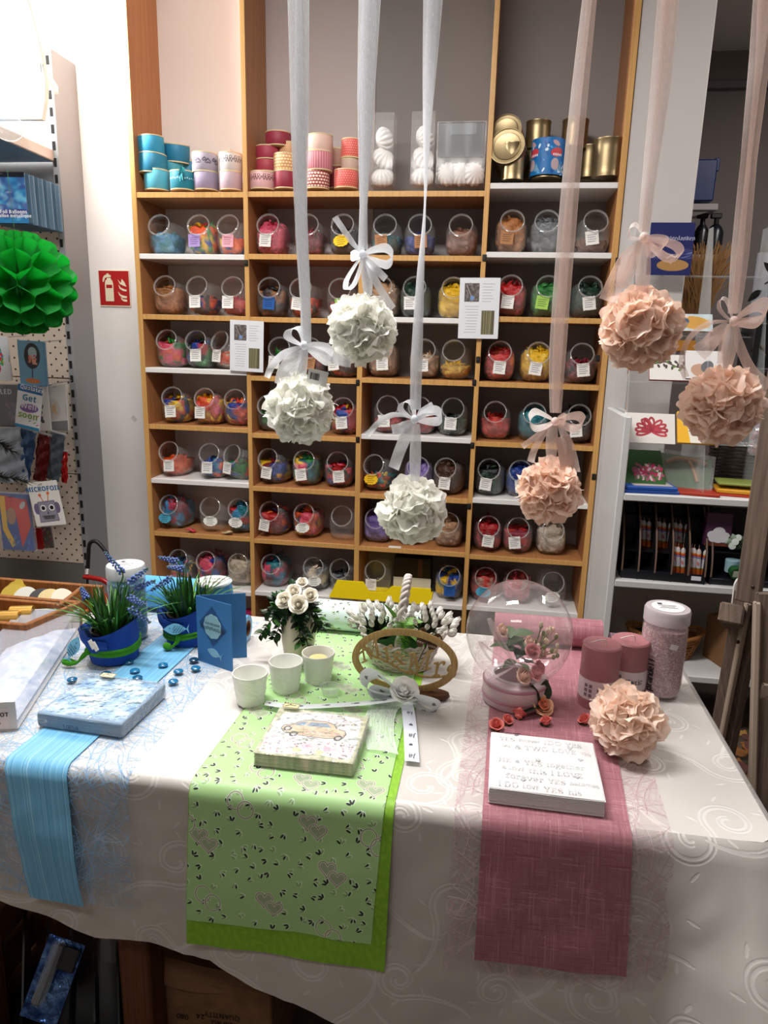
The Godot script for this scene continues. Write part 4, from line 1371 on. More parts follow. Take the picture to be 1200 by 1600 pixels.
# ---------------------------------------------------------------- things on the table
func dist(p: Vector3) -> float:
	return -(eye_basis.inverse() * (p - EYE)).z
func leaf_mesh(l: float, w: float, bend := 0.3, fold := 0.25) -> ArrayMesh:
	var b := MB.new()
	b.grid(4, 6, func(u, v):
		var s: float = u * 2.0 - 1.0
		var ww: float = w * pow(sin(PI * pow(v * 0.97 + 0.015, 0.8)), 0.9)
		return Vector3(s * ww, v * l, -bend * l * v * v + absf(s) * ww * fold))
	return b.mesh()
func put_leaf(t: Node3D, called: String, m: Mesh, mm: Material, at0: Vector3, dirn: Vector3, roll0: float, s := 1.0) -> MeshInstance3D:
	var y := dirn.normalized()
	var x := y.cross(Vector3.UP if absf(y.y) < 0.95 else Vector3.RIGHT).normalized().rotated(y, roll0)
	var o := part(called, m, mm, t)
	o.transform = Transform3D(Basis(x, y, x.cross(y)).scaled_local(Vector3.ONE * s), at0)
	return o
func rose_mesh(r: float, s0: int, layers := 4) -> ArrayMesh:      # opens upwards (+y)
	rng.seed = s0
	var b := MB.new()
	for k in layers:
		var n := 3 + k
		var f := float(k + 1) / layers
		for p in n:
			var a0 := TAU * p / n + k * 0.9 + rng.randf() * 0.3
			var wd := TAU / n * 1.55
			var lean := 0.75 * f * f
			var tall := 1.15 - 0.35 * f
			b.grid(7, 6, func(u, v):
				var s: float = u * 2.0 - 1.0
				var a: float = a0 + s * wd * 0.5
				var e: float = 1.0 - 0.30 * s * s
				var rr: float = r * (0.10 + 0.42 * f) * (0.55 + 0.45 * sin(v * PI * 0.6)) + r * lean * 0.42 * pow(v, 2.5) * e + r * 0.06 * s
				var h: float = r * (tall * v * e - 0.30 * lean * pow(v, 5) - 0.45)
				return Vector3(cos(a) * rr, h, sin(a) * rr))
	b.ball(Vector3(0, -r * 0.15, 0), Vector3(r * 0.16, r * 0.65, r * 0.16), 8, 6)
	b.ball(Vector3(0, -r * 0.4, 0), Vector3(r * 0.45, r * 0.25, r * 0.45), 10, 6)
	return b.mesh()
func pack(called: String, label: String, A: Vector3, B: Vector3, C: Vector3, h: float, side: Material, top: Material, film: bool) -> Node3D:
	var x := B - A
	var w := x.length()
	var d := (C - B).length()
	var t := thing(called, label, "napkins", (A + C) * 0.5 + Vector3(0, 0.004, 0), -atan2(x.z, x.x))
	var b := MB.new()
	rng.seed = int(w * 10000)
	var n := 11
	for k in n:
		var hh := h / n
		var i1 := rng.randf_range(0.0, 0.0022)
		var dx := rng.randf_range(-0.0006, 0.0006)
		b.box(Vector3(dx, hh * (k + 0.5), rng.randf_range(-0.0006, 0.0006)), Vector3(w - i1, hh * 0.94, d - i1), hh * 0.32)
	part("folded_napkins", b, side, t)
	b = MB.new()
	b.grid(14, 14, func(u, v):
		var e: float = pow(maxf(absf(u * 2 - 1), absf(v * 2 - 1)), 10)
		return Vector3((u - 0.5) * w, h + 0.0012 - 0.003 * e + 0.0008 * sin(u * 7.0 + v * 4.0), (0.5 - v) * d), false, Vector2.ONE, func(u, v): return Vector2(u, 1.0 - v))
	part("top_napkin", b, top, t)
	if film:
		part("film", bx(Vector3(0, h * 0.5 + 0.001, 0), Vector3(w + 0.003, h + 0.005, d + 0.003), 0.004), mat(Color.WHITE, 0.12, {"alpha": 0.08, "normal": noise_tex(0.03, [Color.BLACK, Color.WHITE], 128, 6, 6.0), "tri": Vector3(9, 9, 9)}), t)
	return t
func flat_text(s: String, h: float, at0: Vector3, yaw: float, m: Material, t: Node, o := {}) -> MeshInstance3D:
	return lettering(s, h, Transform3D(Basis(Vector3.UP, yaw) * Basis(Vector3.RIGHT, -PI / 2), at0), m, t, o)

func napkins() -> void:
	# blue pack
	var bl := mat(Color.WHITE, 0.45, {"tex": noise_tex(0.012, [Color(0.36, 0.56, 0.74), Color(0.84, 0.88, 0.91)], 256, 21)})
	var sd := mat(Color(0.45, 0.56, 0.66), 0.6)
	var t := pack("napkin_pack", "film wrapped pack of pale blue cloud patterned napkins on the blue runner", on_y(55, 1137), on_y(187, 1156), on_y(264, 1091), 0.027, sd, bl, true)
	var ink := mat(Color(0.2, 0.3, 0.42), 0.6)
	part("paper_label", bx(Vector3(-0.035, 0.0345, -0.07), Vector3(0.03, 0.0008, 0.016)), mat(Color(0.86, 0.83, 0.7), 0.6), t)
	label_mark(t, Vector3(-0.035, 0.0352, -0.07))
	lettering("10R5A", 0.008, Transform3D(Basis(), Vector3(-0.01, 0.013, 0.0895)), ink, t)
	# green pack with the car
	var im := canvas(512, 512, Color(0.83, 0.83, 0.84))
	rng.seed = 91
	for k in 420:
		var c0 := Vector2(rng.randf() * 512, rng.randf() * 512)
		var keep := (c0.x > 300 and c0.y < 190 and c0.x - c0.y > 190) or (c0.y > 330 and absf(c0.x - 250) > (c0.y - 300) * 0.0 and rng.randf() < 0.75)
		if keep:
			dab(im, c0.x, c0.y, rng.randf_range(4, 10), rng.randf_range(3, 6), rng.randf() * 3, [Color(0.66, 0.46, 0.52), Color(0.4, 0.34, 0.38), Color(0.78, 0.58, 0.62), Color(0.6, 0.62, 0.46), Color(0.48, 0.36, 0.38)][k % 5])
	for k in 7:
		dab(im, 170 + k * 38, 420 + 26 * sin(k * 2.0), 26, 22, 0, [Color(0.9, 0.8, 0.82), Color(0.86, 0.86, 0.66), Color(0.85, 0.68, 0.76)][k % 3])
	var car := PackedVector2Array()
	for q in [[70, 235], [78, 200], [120, 185], [150, 140], [200, 120], [300, 122], [345, 150], [365, 190], [410, 205], [424, 240], [415, 280], [330, 300], [150, 290], [90, 270]]:
		car.append(Vector2(q[0], q[1]))
	fill_poly(im, car, Color(0.8, 0.72, 0.6))
	var ol: Array = []
	for q in car: ol.append(q)
	ol.append(car[0])
	stroke(im, ol, 3.0, Color(0.3, 0.26, 0.3))
	fill_poly(im, PackedVector2Array([Vector2(195, 185), Vector2(212, 140), Vector2(300, 140), Vector2(335, 185)]), Color(0.5, 0.58, 0.68))
	fill_poly(im, PackedVector2Array([Vector2(130, 188), Vector2(158, 148), Vector2(196, 138), Vector2(182, 186)]), Color(0.45, 0.56, 0.68))
	for q in [[105, 232], [150, 285], [390, 288]]:
		dab(im, q[0], q[1], 22, 30, 0.2, Color(0.2, 0.19, 0.22))
		dab(im, q[0], q[1], 12, 17, 0.2, Color(0.75, 0.72, 0.7))
	stroke(im, [Vector2(185, 200), Vector2(200, 290)], 1.5, Color(0.55, 0.5, 0.5))
	for k in 6:
		stroke(im, [Vector2(215 + k * 30, 235), Vector2(235 + k * 30, 262)], 4, Color(0.85, 0.62, 0.64).lerp(Color(0.6, 0.6, 0.6), 0.3 * (k % 2)))
	stroke(im, [Vector2(200, 240), Vector2(420, 240)], 1.5, Color(0.5, 0.45, 0.46))
	stroke(im, [Vector2(205, 275), Vector2(415, 275)], 2.5, Color(0.6, 0.55, 0.56))
	t = pack("napkin_pack", "film wrapped pack of napkins printed with an old car and blossoms", on_y(393, 1200), on_y(548, 1218), on_y(580, 1143), 0.026, mat(Color.WHITE, 0.6, {"tex": noise_tex(0.05, [Color(0.55, 0.6, 0.45), Color(0.9, 0.85, 0.76)], 128, 23), "tri": Vector3(8, 1, 8)}), mat(Color.WHITE, 0.5, {"tex": tex(im)}), true)
	part("paper_label", bx(Vector3(-0.062, 0.0335, -0.072), Vector3(0.03, 0.0006, 0.016)), mat(Color(0.86, 0.8, 0.62), 0.6), t)
	label_mark(t, Vector3(-0.062, 0.0342, -0.072))
	# white pack
	t = pack("napkin_pack", "open stack of white napkins printed with grey wedding words", on_y(760, 1258), on_y(942, 1281), on_y(926, 1186), 0.028, mat(Color(0.86, 0.84, 0.84), 0.75), mat(Color(0.84, 0.84, 0.84), 0.7, {"normal": noise_tex(0.12, [Color.BLACK, Color.WHITE], 128, 6, 2.0), "scale": Vector3(3, 3, 1), "nscale": 0.3}), false)
	var grey := [mat(Color(0.76, 0.77, 0.78), 0.7), mat(Color(0.72, 0.73, 0.74), 0.7), mat(Color(0.79, 0.77, 0.77), 0.7)]
	var words := [["YES", "forever", "IDO", "YES", "her"], ["ME", "& TWO", "LOVE", "YES"], ["TWO BECOME ONE", "LOVE"], ["HE", "&", "YES", "together"], ["& LOVE", "this", "I LOVE"], ["forever", "YES", "becomes"], ["I DO", "LOVE", "YES", "his"]]
	for r in words.size():
		var x := -0.074 + 0.006 * (r % 3)
		for k in words[r].size():
			var s: String = words[r][k]
			var hh: float = [0.011, 0.008, 0.012][(r + k) % 3]
			var o := flat_text(s, hh, Vector3(0, 0.0304, -0.062 + r * 0.0222), 0.0, grey[(r * 2 + k) % 3], t, {"font": ["Droid Serif", "Droid Sans", "Droid Serif"][(r + k) % 3], "depth": 0.00008, "step": 4.0})
			var w: float = o.mesh.get_aabb().size.x
			if x + w > 0.083:
				o.queue_free()
				o.free()
				break
			o.position.x = x + w * 0.5
			x += w + 0.007
	lettering_dark(t)
	for q in [[0.045, -0.052], [-0.01, -0.005], [0.05, 0.03], [-0.035, 0.055], [0.06, -0.02]]:
		var hp := PackedVector2Array()
		for k in 20:
			var a := TAU * k / 20
			hp.append(Vector2(16 * pow(sin(a), 3), 13 * cos(a) - 5 * cos(2 * a) - 2 * cos(3 * a) - cos(4 * a)) * 0.00028)
		var b := MB.new()
		b.prism(hp, 0, 0.0003)
		var o := part("printed_heart", b, grey[1], t)
		o.transform = Transform3D(Basis(Vector3.RIGHT, -PI / 2), Vector3(q[0], 0.0303, q[1]))
func lettering_dark(t: Node3D) -> void:
	var b := MB.new()
	b.at(Transform3D(Basis(Vector3.RIGHT, -PI / 2), Vector3(-0.045, 0.0304, -0.079)))
	b.prism(PackedVector2Array([Vector2(-0.006, 0.002), Vector2(-0.002, 0.0004), Vector2(0.001, 0.0008), Vector2(0.005, 0.003), Vector2(0.009, 0.0024), Vector2(0.005, 0.0008), Vector2(0.003, -0.002), Vector2(0.0, -0.003), Vector2(-0.003, -0.0008)]), 0, 0.0002)
	for k in 7:
		b.box(Vector3(-0.0195 + k * 0.002, 0.0012, 0.0001), Vector3(0.0012, 0.002, 0.0002))
	part("bird_mark", b, mat(Color(0.15, 0.15, 0.16), 0.6), t)
func label_mark(t: Node3D, at0: Vector3) -> void:
	var b := MB.new()
	b.at(Transform3D(Basis(Vector3.RIGHT, -PI / 2), at0))
	for q in [[0, 0.0072], [0, -0.0072]]:
		b.box(Vector3(q[0], q[1], 0), Vector3(0.029, 0.0008, 0.0003))
	for x in [-0.0142, 0.0142]:
		b.box(Vector3(x, 0, 0), Vector3(0.0008, 0.015, 0.0003))
	part("label_border", b, mat(Color(0.62, 0.5, 0.34), 0.6), t)
	b = MB.new()
	b.at(Transform3D(Basis(Vector3.RIGHT, -PI / 2), at0))
	b.tube(curve3([Vector3(-0.011, -0.003, 0), Vector3(-0.005, 0.001, 0), Vector3(-0.002, 0.005, 0), Vector3(-0.001, 0.001, 0), Vector3(0.002, 0.002, 0), Vector3(0.005, 0.0006, 0), Vector3(0.009, 0.0018, 0)], 5), 0.0005, 4)
	part("script_mark", b, mat(Color(0.25, 0.18, 0.14), 0.6), t)

func felt_pot(p: Vector3, label: String, s0: int, spikes: Array, tag_at: Vector3, tag_rot: float, tail: Array, facing_open: float) -> void:
	var t := thing("plant_pot", label, "plant pot", p, 0.0, "felt wrapped pots of grape hyacinths")
	var felt := mat(Color(0.02, 0.24, 0.58), 0.95, {"two": 1, "rim": 0.35, "normal": noise_tex(0.2, [Color.BLACK, Color.WHITE], 128, 14, 3.0), "tri": Vector3(12, 12, 12), "nscale": 0.5})
	var b := MB.new()
	var wall := func(u, v):
		var a: float = u * TAU
		var o: float = cos(a - facing_open)
		var r: float = 0.050 + 0.004 * sin(v * 3.0) + 0.020 * v * v * (0.55 + 0.45 * o)
		var y: float = v * (0.082 - 0.012 * o + 0.003 * sin(a * 3.0))
		return Vector3(cos(a) * r, y, sin(a) * r)
	b.grid(32, 8, wall, true)
	b.grid(32, 5, func(u, v):
		var q: Vector3 = wall.call(u, 1.0 - v * 0.5)
		return q + Vector3(-q.x, 0, -q.z).normalized() * (0.002 + 0.006 * sin(minf(v * 3.0, 1.5)) + v * 0.004) + Vector3(0, 0.003 * sin(minf(v * 6.0, PI)), 0), true)
	b.grid(32, 1, func(u, v): return Vector3(cos(u * TAU), 0, sin(u * TAU)) * 0.05 * v + Vector3(0, 0.001, 0), true)
	part("felt_wrap", b, felt, t)
	b = MB.new()         # fold of felt across the front
	var fold := curve3([Vector3(-0.066, 0.071, 0.012), Vector3(-0.045, 0.062, 0.048), Vector3(-0.012, 0.055, 0.062), Vector3(0.02, 0.052, 0.060)], 6)
	b.band(fold, func(v): return Vector3(0.002, 0.017 - 0.007 * v, 0.0045), Vector2.ONE, 4, 0.25)
	part("felt_fold", b, felt, t)
	b = MB.new()
	b.lathe([Vector2(0.036, 0.02), Vector2(0.046, 0.066), Vector2(0.048, 0.068), Vector2(0.044, 0.068), Vector2(0.042, 0.06)], 28)
	part("inner_pot", b, mat(Color(0.10, 0.06, 0.05), 0.4), t)
	b = MB.new()
	b.grid(20, 5, func(u, v): return Vector3(cos(u * TAU) * 0.044 * v, 0.06 + 0.004 * sin(u * 31.0 + v * 17.0), sin(u * TAU) * 0.044 * v), true)
	part("soil", b, mat(Color(0.17, 0.09, 0.05), 0.95, {"two": 1}), t)
	var wool := mat(Color(0.22, 0.55, 0.06), 0.95, {"rim": 0.4})
	rng.seed = s0
	for k in 4:
		b = MB.new()
		var pts := []
		var ph := rng.randf() * TAU
		for q in 37:
			var a := TAU * q / 36.0
			var y := 0.024 + k * 0.0042 + 0.003 * sin(a * 2.0 + ph) + 0.004 * sin(a + 2.0)
			var r := 0.0545 + 0.001 * sin(a * 3 + ph)
			pts.append(Vector3(cos(a) * r, y, sin(a) * r))
		b.tube(pts, 0.0034, 6, false)
		part("wool_band", b, wool, t)
	b = MB.new()
	b.tube(curve3(tail, 6), func(v): return 0.005 + 0.004 * sin(v * 9.0) * v, 8)
	b.ball(tail[-1], Vector3(0.0085, 0.008, 0.0085), 10, 8)
	b.ball(tail[0] + Vector3(0, 0, 0.003), Vector3(0.007, 0.009, 0.006), 8, 6)
	part("wool_tail", b, wool, t)
	# fish tag
	var fm := fish_mesh(0.046, 0.0018)
	var ft := part("fish_tag", fm, mat(Color(0.48, 0.76, 0.88), 0.5), t)
	ft.transform = Transform3D(Basis.from_euler(Vector3(-0.15, 0.25, tag_rot)), tag_at)
	b = MB.new()
	for r in 4:
		for k in 4:
			b.at(Transform3D(Basis(Vector3.BACK, 0.9), Vector3(-0.006 + k * 0.006 + (r % 2) * 0.003, -0.0066 + r * 0.0042, 0.0021)))
			b.box(Vector3.ZERO, Vector3(0.0045, 0.0011, 0.0006))
	b.at(Transform3D())
	b.ball(Vector3(-0.014, 0.002, 0.002), Vector3(0.0014, 0.0014, 0.0006), 6, 4)
	part("scales", b, mat(Color(0.05, 0.16, 0.22), 0.6), ft)
	if s0 == 61:
		var cl := bx(Vector3.ZERO, Vector3(0.014, 0.014, 0.003), 0.001)
		cl.box(Vector3(-0.002, 0.01, 0), Vector3(0.009, 0.008, 0.002), 0.0005)
		cl.box(Vector3(0.002, -0.01, 0), Vector3(0.009, 0.008, 0.002), 0.0005)
		var o := part("price_clip", cl, mat(Color(0.85, 0.83, 0.8), 0.5), t)
		o.transform = Transform3D(Basis.from_euler(Vector3(-0.2, 0, 0.6)), Vector3(-0.004, 0.058, 0.0735))
	# blades
	var blades := []
	for k in 5:
		b = MB.new()
		var bend: float = [0.06, 0.25, 0.5, -0.15, 0.8][k]
		b.grid(2, 8, func(u, v):
			var s: float = u * 2 - 1
			var w: float = 0.0031 * (1.0 - pow(v, 2.5)) + 0.0002
			return Vector3(s * w, 0.11 * v * (1.0 - 0.25 * absf(bend) * v), 0.11 * bend * v * v + absf(s) * w * 0.5))
		blades.append(b.mesh())
	var gr := [mat(Color(0.14, 0.36, 0.07), 0.5, {"two": 1, "back": Color(0.05, 0.14, 0.02)}), mat(Color(0.25, 0.50, 0.14), 0.5, {"two": 1, "back": Color(0.07, 0.18, 0.03)}), mat(Color(0.07, 0.2, 0.05), 0.5, {"two": 1, "back": Color(0.04, 0.1, 0.02)})]
	for k in 150:
		var a := rng.randf() * TAU
		var r := 0.034 * sqrt(rng.randf())
		var o := part("grass_blade", blades[rng.randi() % 5], gr[rng.randi() % 3], t)
		var lean := 0.1 + 0.35 * rng.randf() * r / 0.034
		var dirn := Vector3(cos(a) * lean, 1, sin(a) * lean).normalized()
		var z := Vector3(cos(a), 0, sin(a))
		z = (z - dirn * z.dot(dirn)).normalized()
		o.transform = Transform3D(Basis(dirn.cross(z), dirn, z).scaled_local(Vector3.ONE * rng.randf_range(0.7, 1.12)), Vector3(cos(a) * r, 0.058, sin(a) * r))
	var petal := mat(Color.WHITE, 0.6, {"vc": 1})
	for s in spikes:
		b = MB.new()
		b.paint(Color(0.16, 0.36, 0.1))
		var e: Vector3 = s[1]
		var base := Vector3(e.x * 0.2, 0.06, e.z * 0.2)
		b.tube(curve3([base, base.lerp(s[0], 0.5) + Vector3(0, 0.02, 0), s[0], e], 5), 0.0016, 6)
		var n := 34
		for k in n:
			var f := float(k) / n
			var c0: Vector3 = s[0].lerp(e, f)
			var ax: Vector3 = (e - s[0]).normalized()
			var sd := ax.cross(Vector3.UP if absf(ax.y) < 0.9 else Vector3.RIGHT).normalized().rotated(ax, k * 2.4)
			b.paint(Color(0.26, 0.34, 0.62).lerp(Color(0.48, 0.55, 0.75), rng.randf() * 0.7).lerp(Color(0.35, 0.42, 0.4), maxf(0, f - 0.75) * 2.0))
			b.ball(c0 + sd * 0.0062 * (1.0 - 0.6 * f) , Vector3.ONE * 0.0034 * (1.0 - 0.45 * f), 6, 4)
		part("flower_spike", b, petal, t)
func fish_mesh(l: float, d: float) -> MB:
	var p := PackedVector2Array()
	for k in 24:
		var a := PI * k / 23.0
		p.append(Vector2(-0.62 + 1.1 * k / 23.0, -0.27 * sin(a)) * l)
	p.append_array([Vector2(0.62, -0.24) * l, Vector2(0.57, 0.0) * l, Vector2(0.62, 0.24) * l])
	for k in 24:
		var a := PI * k / 23.0
		p.append(Vector2(0.48 - 1.1 * k / 23.0, 0.27 * sin(a) + 0.001) * l)
	var b := MB.new()
	var c := PackedVector2Array()
	for q in p:
		if c.is_empty() or c[-1].distance_to(q) > 0.0004: c.append(q)
	b.prism(c, -d * 0.5, d * 0.5)
	return b
func granule_jar(p: Vector3, r: float, h: float, label: String, ca: Color, cb: Color, lidc: Color, brand: String) -> void:
	var t := thing("granule_jar", label, "jar", p)
	var b := MB.new()
	b.lathe([Vector2(0.0001, 0.001), Vector2(r * 0.9, 0.001), Vector2(r * 0.98, 0.006), Vector2(r, 0.014), Vector2(r, h * 0.78), Vector2(r * 0.95, h * 0.84)], 36)
	part("plastic_body", b, glass(Color.WHITE, 0.06, 0.08), t)
	b = MB.new()
	rng.seed = 19
	b.lathe([Vector2(0.0001, 0.004), Vector2(r * 0.9, 0.004), Vector2(r * 0.96, 0.012), Vector2(r * 0.965, h * 0.77), Vector2(0.0001, h * 0.775)], 36, Vector2(3, 12))
	var im := canvas(256, 256, ca)
	for k in 1500:
		dab(im, rng.randf() * 256, rng.randf() * 256, 5.0, 3.4, rng.randf() * 3, ca.lerp(cb, rng.randf()).darkened(0.25 * rng.randf()))
	var hm: Image = im.duplicate()
	hm.bump_map_to_normal_map(8.0)
	part("granules", b, mat(Color.WHITE, 0.7, {"tex": tex(im), "normal": tex(hm)}), t, "", "stuff")
	b = MB.new()
	b.lathe([Vector2(r * 0.97, h * 0.84), Vector2(r * 1.02, h * 0.845), Vector2(r * 1.02, h * 0.975), Vector2(r * 0.97, h), Vector2(0.0001, h)], 36)
	part("lid", b, mat(lidc, 0.4, {"alpha": 0.72}), t)
	b = MB.new()
	b.lathe([Vector2(r * 0.72, h + 0.0002), Vector2(r * 0.72, h + 0.001), Vector2(0.0001, h + 0.001)], 32)
	part("lid_label", b, mat(Color(0.88, 0.87, 0.87), 0.6), t)
	b = MB.new()
	for k in 3:
		b.box(Vector3(0.0, h + 0.0013, -0.006 + k * 0.007), Vector3(r * (0.8 - 0.2 * (k % 2)), 0.0004, 0.0016))
	b.box(Vector3(-r * 0.3, h + 0.0013, -r * 0.35), Vector3(r * 0.2, 0.0004, r * 0.2))
	part("label_print", b, mat(Color(0.2, 0.2, 0.22), 0.7), t)
	if brand:
		var dir := (EYE - p)
		var a := atan2(dir.x, dir.z) - 0.42
		for k in brand.length():
			var o := lettering(brand[k], 0.0135, Transform3D(Basis(Vector3.UP, a) * Basis(Vector3.BACK, PI / 2), Vector3(sin(a) * (r + 0.0004), 0.02 + k * 0.0088, cos(a) * (r + 0.0004))), mat(Color(0.06, 0.04, 0.05), 0.5), t, {"weight": 700})
			o.name = "lettering" if k == 0 else "lettering_%03d" % k
		var lb := part("price_label", bx(Vector3.ZERO, Vector3(0.016, 0.011, 0.0006)), mat(Color(0.85, 0.82, 0.84), 0.6), t)
		a += 0.9
		lb.transform = Transform3D(Basis(Vector3.UP, a) * Basis(Vector3.BACK, -0.25), Vector3(sin(a) * (r + 0.0005), h * 0.63, cos(a) * (r + 0.0005)))
func spool(p: Vector3, r: float, h: float) -> void:
	var t := thing("ribbon_spool", "blue ribbon spool standing upright with a white printed label on top", "ribbon spool", p)
	var b := MB.new()
	b.lathe([Vector2(0.0001, 0), Vector2(r, 0), Vector2(r, 0.003), Vector2(r * 0.9, 0.003)], 36)
	b.lathe([Vector2(r * 0.9, h - 0.003), Vector2(r, h - 0.003), Vector2(r, h), Vector2(0.0001, h)], 36)
	part("flange", b, mat(Color(0.75, 0.78, 0.8), 0.4, {"alpha": 0.75}), t)
	b = MB.new()
	b.lathe([Vector2(r * 0.88, 0.003), Vector2(r * 0.88, h - 0.003)], 36)
	part("ribbon", b, mat(Color(0.15, 0.47, 0.72), 0.4, {"rim": 0.3}), t)
	b = MB.new()
	b.lathe([Vector2(r * 0.86, h), Vector2(r * 0.86, h + 0.0008), Vector2(0.0001, h + 0.0008)], 36)
	part("label", b, mat(Color(0.9, 0.9, 0.88), 0.6), t)
	b = MB.new()
	for k in 9:
		b.box(Vector3(-0.026 + k * 0.0062, h + 0.0011, -0.012 - 0.0006 * k), Vector3(0.0048, 0.0004, 0.004 - 0.001 * (k % 2)))
	for k in 3:
		b.box(Vector3(0.006, h + 0.0011, 0.004 + k * 0.006), Vector3(0.03 - 0.006 * k, 0.0004, 0.0016))
	part("label_print", b, mat(Color(0.45, 0.36, 0.36), 0.7), t)
func card() -> void:
	var L := on_y(310, 1032)
	var A := on_y(364, 1050)
	var B := on_y(386, 1027)
	var t := thing("greeting_card", "folded blue greeting card standing open beside the blue pots", "greeting card", L)
	var h := 0.153
	var m := mat(Color(0.20, 0.45, 0.68), 0.7)
	var n := 0
	for e in [A, B]:
		var d: Vector3 = e - L
		var o := part("front_panel" if n == 0 else "back_panel", bx(Vector3(d.length() * 0.5, h * 0.5, 0), Vector3(d.length(), h, 0.0012)), m, t)
		o.transform = Transform3D(Basis(Vector3.UP, -atan2(d.z, d.x)), Vector3.ZERO)
		if n == 0:
			var w := d.length()
			var b := MB.new()
			var c0 := Vector2(w * 0.47, h * 0.60)
			b.prism(PackedVector2Array([c0 + Vector2(-0.040, 0.002), c0 + Vector2(0, -0.046), c0 + Vector2(0.040, -0.002), c0 + Vector2(0, 0.046)]), 0.0006, 0.0014)
			part("diamond", b, mat(Color(0.10, 0.28, 0.48), 0.7), o)
			b = MB.new()
			var sc := PackedVector2Array()
			for k in 72:
				var a := TAU * k / 72
				sc.append(c0 + Vector2(cos(a) * 0.0235, sin(a) * 0.026) * (1.0 + 0.09 * absf(sin(a * 4.5))))
			b.prism(sc, 0.0014, 0.0024)
			part("scalloped_label", b, mat(Color(0.55, 0.72, 0.76), 0.6), o)
			b = fish_mesh(0.034, 0.0016)
			var f := part("paper_fish", b, mat(Color(0.5, 0.7, 0.8), 0.6), o)
			f.transform = Transform3D(Basis(Vector3.BACK, -0.25), Vector3(w * 0.5, h * 0.2, 0.0016))
			lettering("ZUR HEILIGEN", 0.0048, Transform3D(Basis(), Vector3(c0.x, c0.y + 0.0055, 0.0026)), mat(Color(0.12, 0.18, 0.25), 0.6), o)
			lettering("Kommunion", 0.0085, Transform3D(Basis(), Vector3(c0.x, c0.y - 0.006, 0.0026)), mat(Color(0.1, 0.14, 0.2), 0.6), o, {"font": "Droid Serif", "slant": 0.3})
		n += 1
func nuggets() -> void:
	var b := MB.new()
	b.ball(Vector3(0, 0.0042, 0), Vector3(0.0105, 0.0042, 0.0105), 16, 8)
	var m := b.mesh()
	var k := 0
	var where := ["left of the blue napkin pack, beneath the felt pot", "just behind the blue napkin pack corner", "nearest the foot of the first felt pot", "on the runner left edge, middle of three", "on the runner directly behind the napkin pack", "alone in the middle of the blue runner", "nearest the greeting card, the darker one", "in front of the greeting card", "between the runner and the card pair", "closest to the napkin pack right side"]
	for q in [[113, 1067], [166, 1058], [202, 1039], [211, 1053], [215, 1064], [255, 1044], [303, 1036], [306, 1049], [279, 1054], [271, 1070]]:
		var t := part("glass_nugget", m, mat([Color(0.06, 0.34, 0.5), Color(0.1, 0.42, 0.6), Color(0.04, 0.22, 0.34)][[0, 0, 0, 1, 0, 1, 2, 1, 1, 1][k]], 0.12, {"coat": 0.6}))
		t.position = on_y(q[0], q[1]) + Vector3(0, 0.0035, 0)
		tag(t, "blue glass nugget " + where[k], "glass nugget", "glass nuggets strewn by the blue runner")
		k += 1
func cups() -> void:
	var k := 0
	for q in [[387, 1106, "white embossed candle cup nearest the car napkins, with a paper slip inside"], [443, 1086, "white embossed candle cup, middle of the row of three"], [494, 1071, "white embossed candle cup with a yellowish tealight, nearest the basket"]]:
		var p := on_y(q[0], q[1])
		var t := thing("candle_cup", q[2], "candle holder", p + Vector3(0, 0.004, -0.018), 0.0, "white candle cups in a row")
		var b := MB.new()
		b.grid(48, 16, func(u, v):
			var r: float = 0.026 + 0.0085 * v
			var e: float = 0.0014 * sin(u * TAU * 8.0 + 3.0 * sin(v * 9.0)) * sin(v * 22.0 + 2.0 * sin(u * TAU * 4.0))
			return Vector3(cos(u * TAU) * (r + e), v * 0.062, sin(u * TAU) * (r + e)), true)
		b.lathe([Vector2(0.0345, 0.062), Vector2(0.0340, 0.0632), Vector2(0.0326, 0.0628), Vector2(0.0318, 0.058)], 40)
		b.grid(32, 6, func(u, v): return Vector3(cos(u * TAU), 0, sin(u * TAU)) * lerpf(0.0322, 0.025, v) + Vector3(0, 0.061 - v * 0.052, 0), true)
		b.lathe([Vector2(0.025, 0.009), Vector2(0.0001, 0.009)], 32)
		part("cup", b, mat(Color(0.93, 0.935, 0.91), 0.45, {"two": 1}), t)
		b = MB.new()
		if k == 0:
			b.box(Vector3(0, 0.041, 0), Vector3(0.036, 0.0006, 0.017))
			var o := part("paper_slip", b, mat(Color(0.93, 0.92, 0.9), 0.7), t)
			o.rotation = Vector3(0.25, 0.3, 0.15)
		if k == 2:
			b.lathe([Vector2(0.019, 0.035), Vector2(0.019, 0.05), Vector2(0.0001, 0.05)], 28)
			part("tealight", b, mat(Color(0.86, 0.78, 0.55), 0.5), t)
		k += 1
	# clear tealight shell beside the last cup
	var c := MB.new()
	c.lathe([Vector2(0.0001, 0.001), Vector2(0.017, 0.001), Vector2(0.019, 0.014), Vector2(0.02, 0.0145), Vector2(0.0185, 0.0145), Vector2(0.0165, 0.003)], 28)
	var s := part("tealight_shell", c, mat(Color(0.85, 0.88, 0.86), 0.1, {"alpha": 0.25, "two": 1}))
	s.position = on_y(516, 1086) + Vector3(0, 0.006, 0)
	tag(s, "small clear empty tealight shell in front of the last cup", "tealight shell")

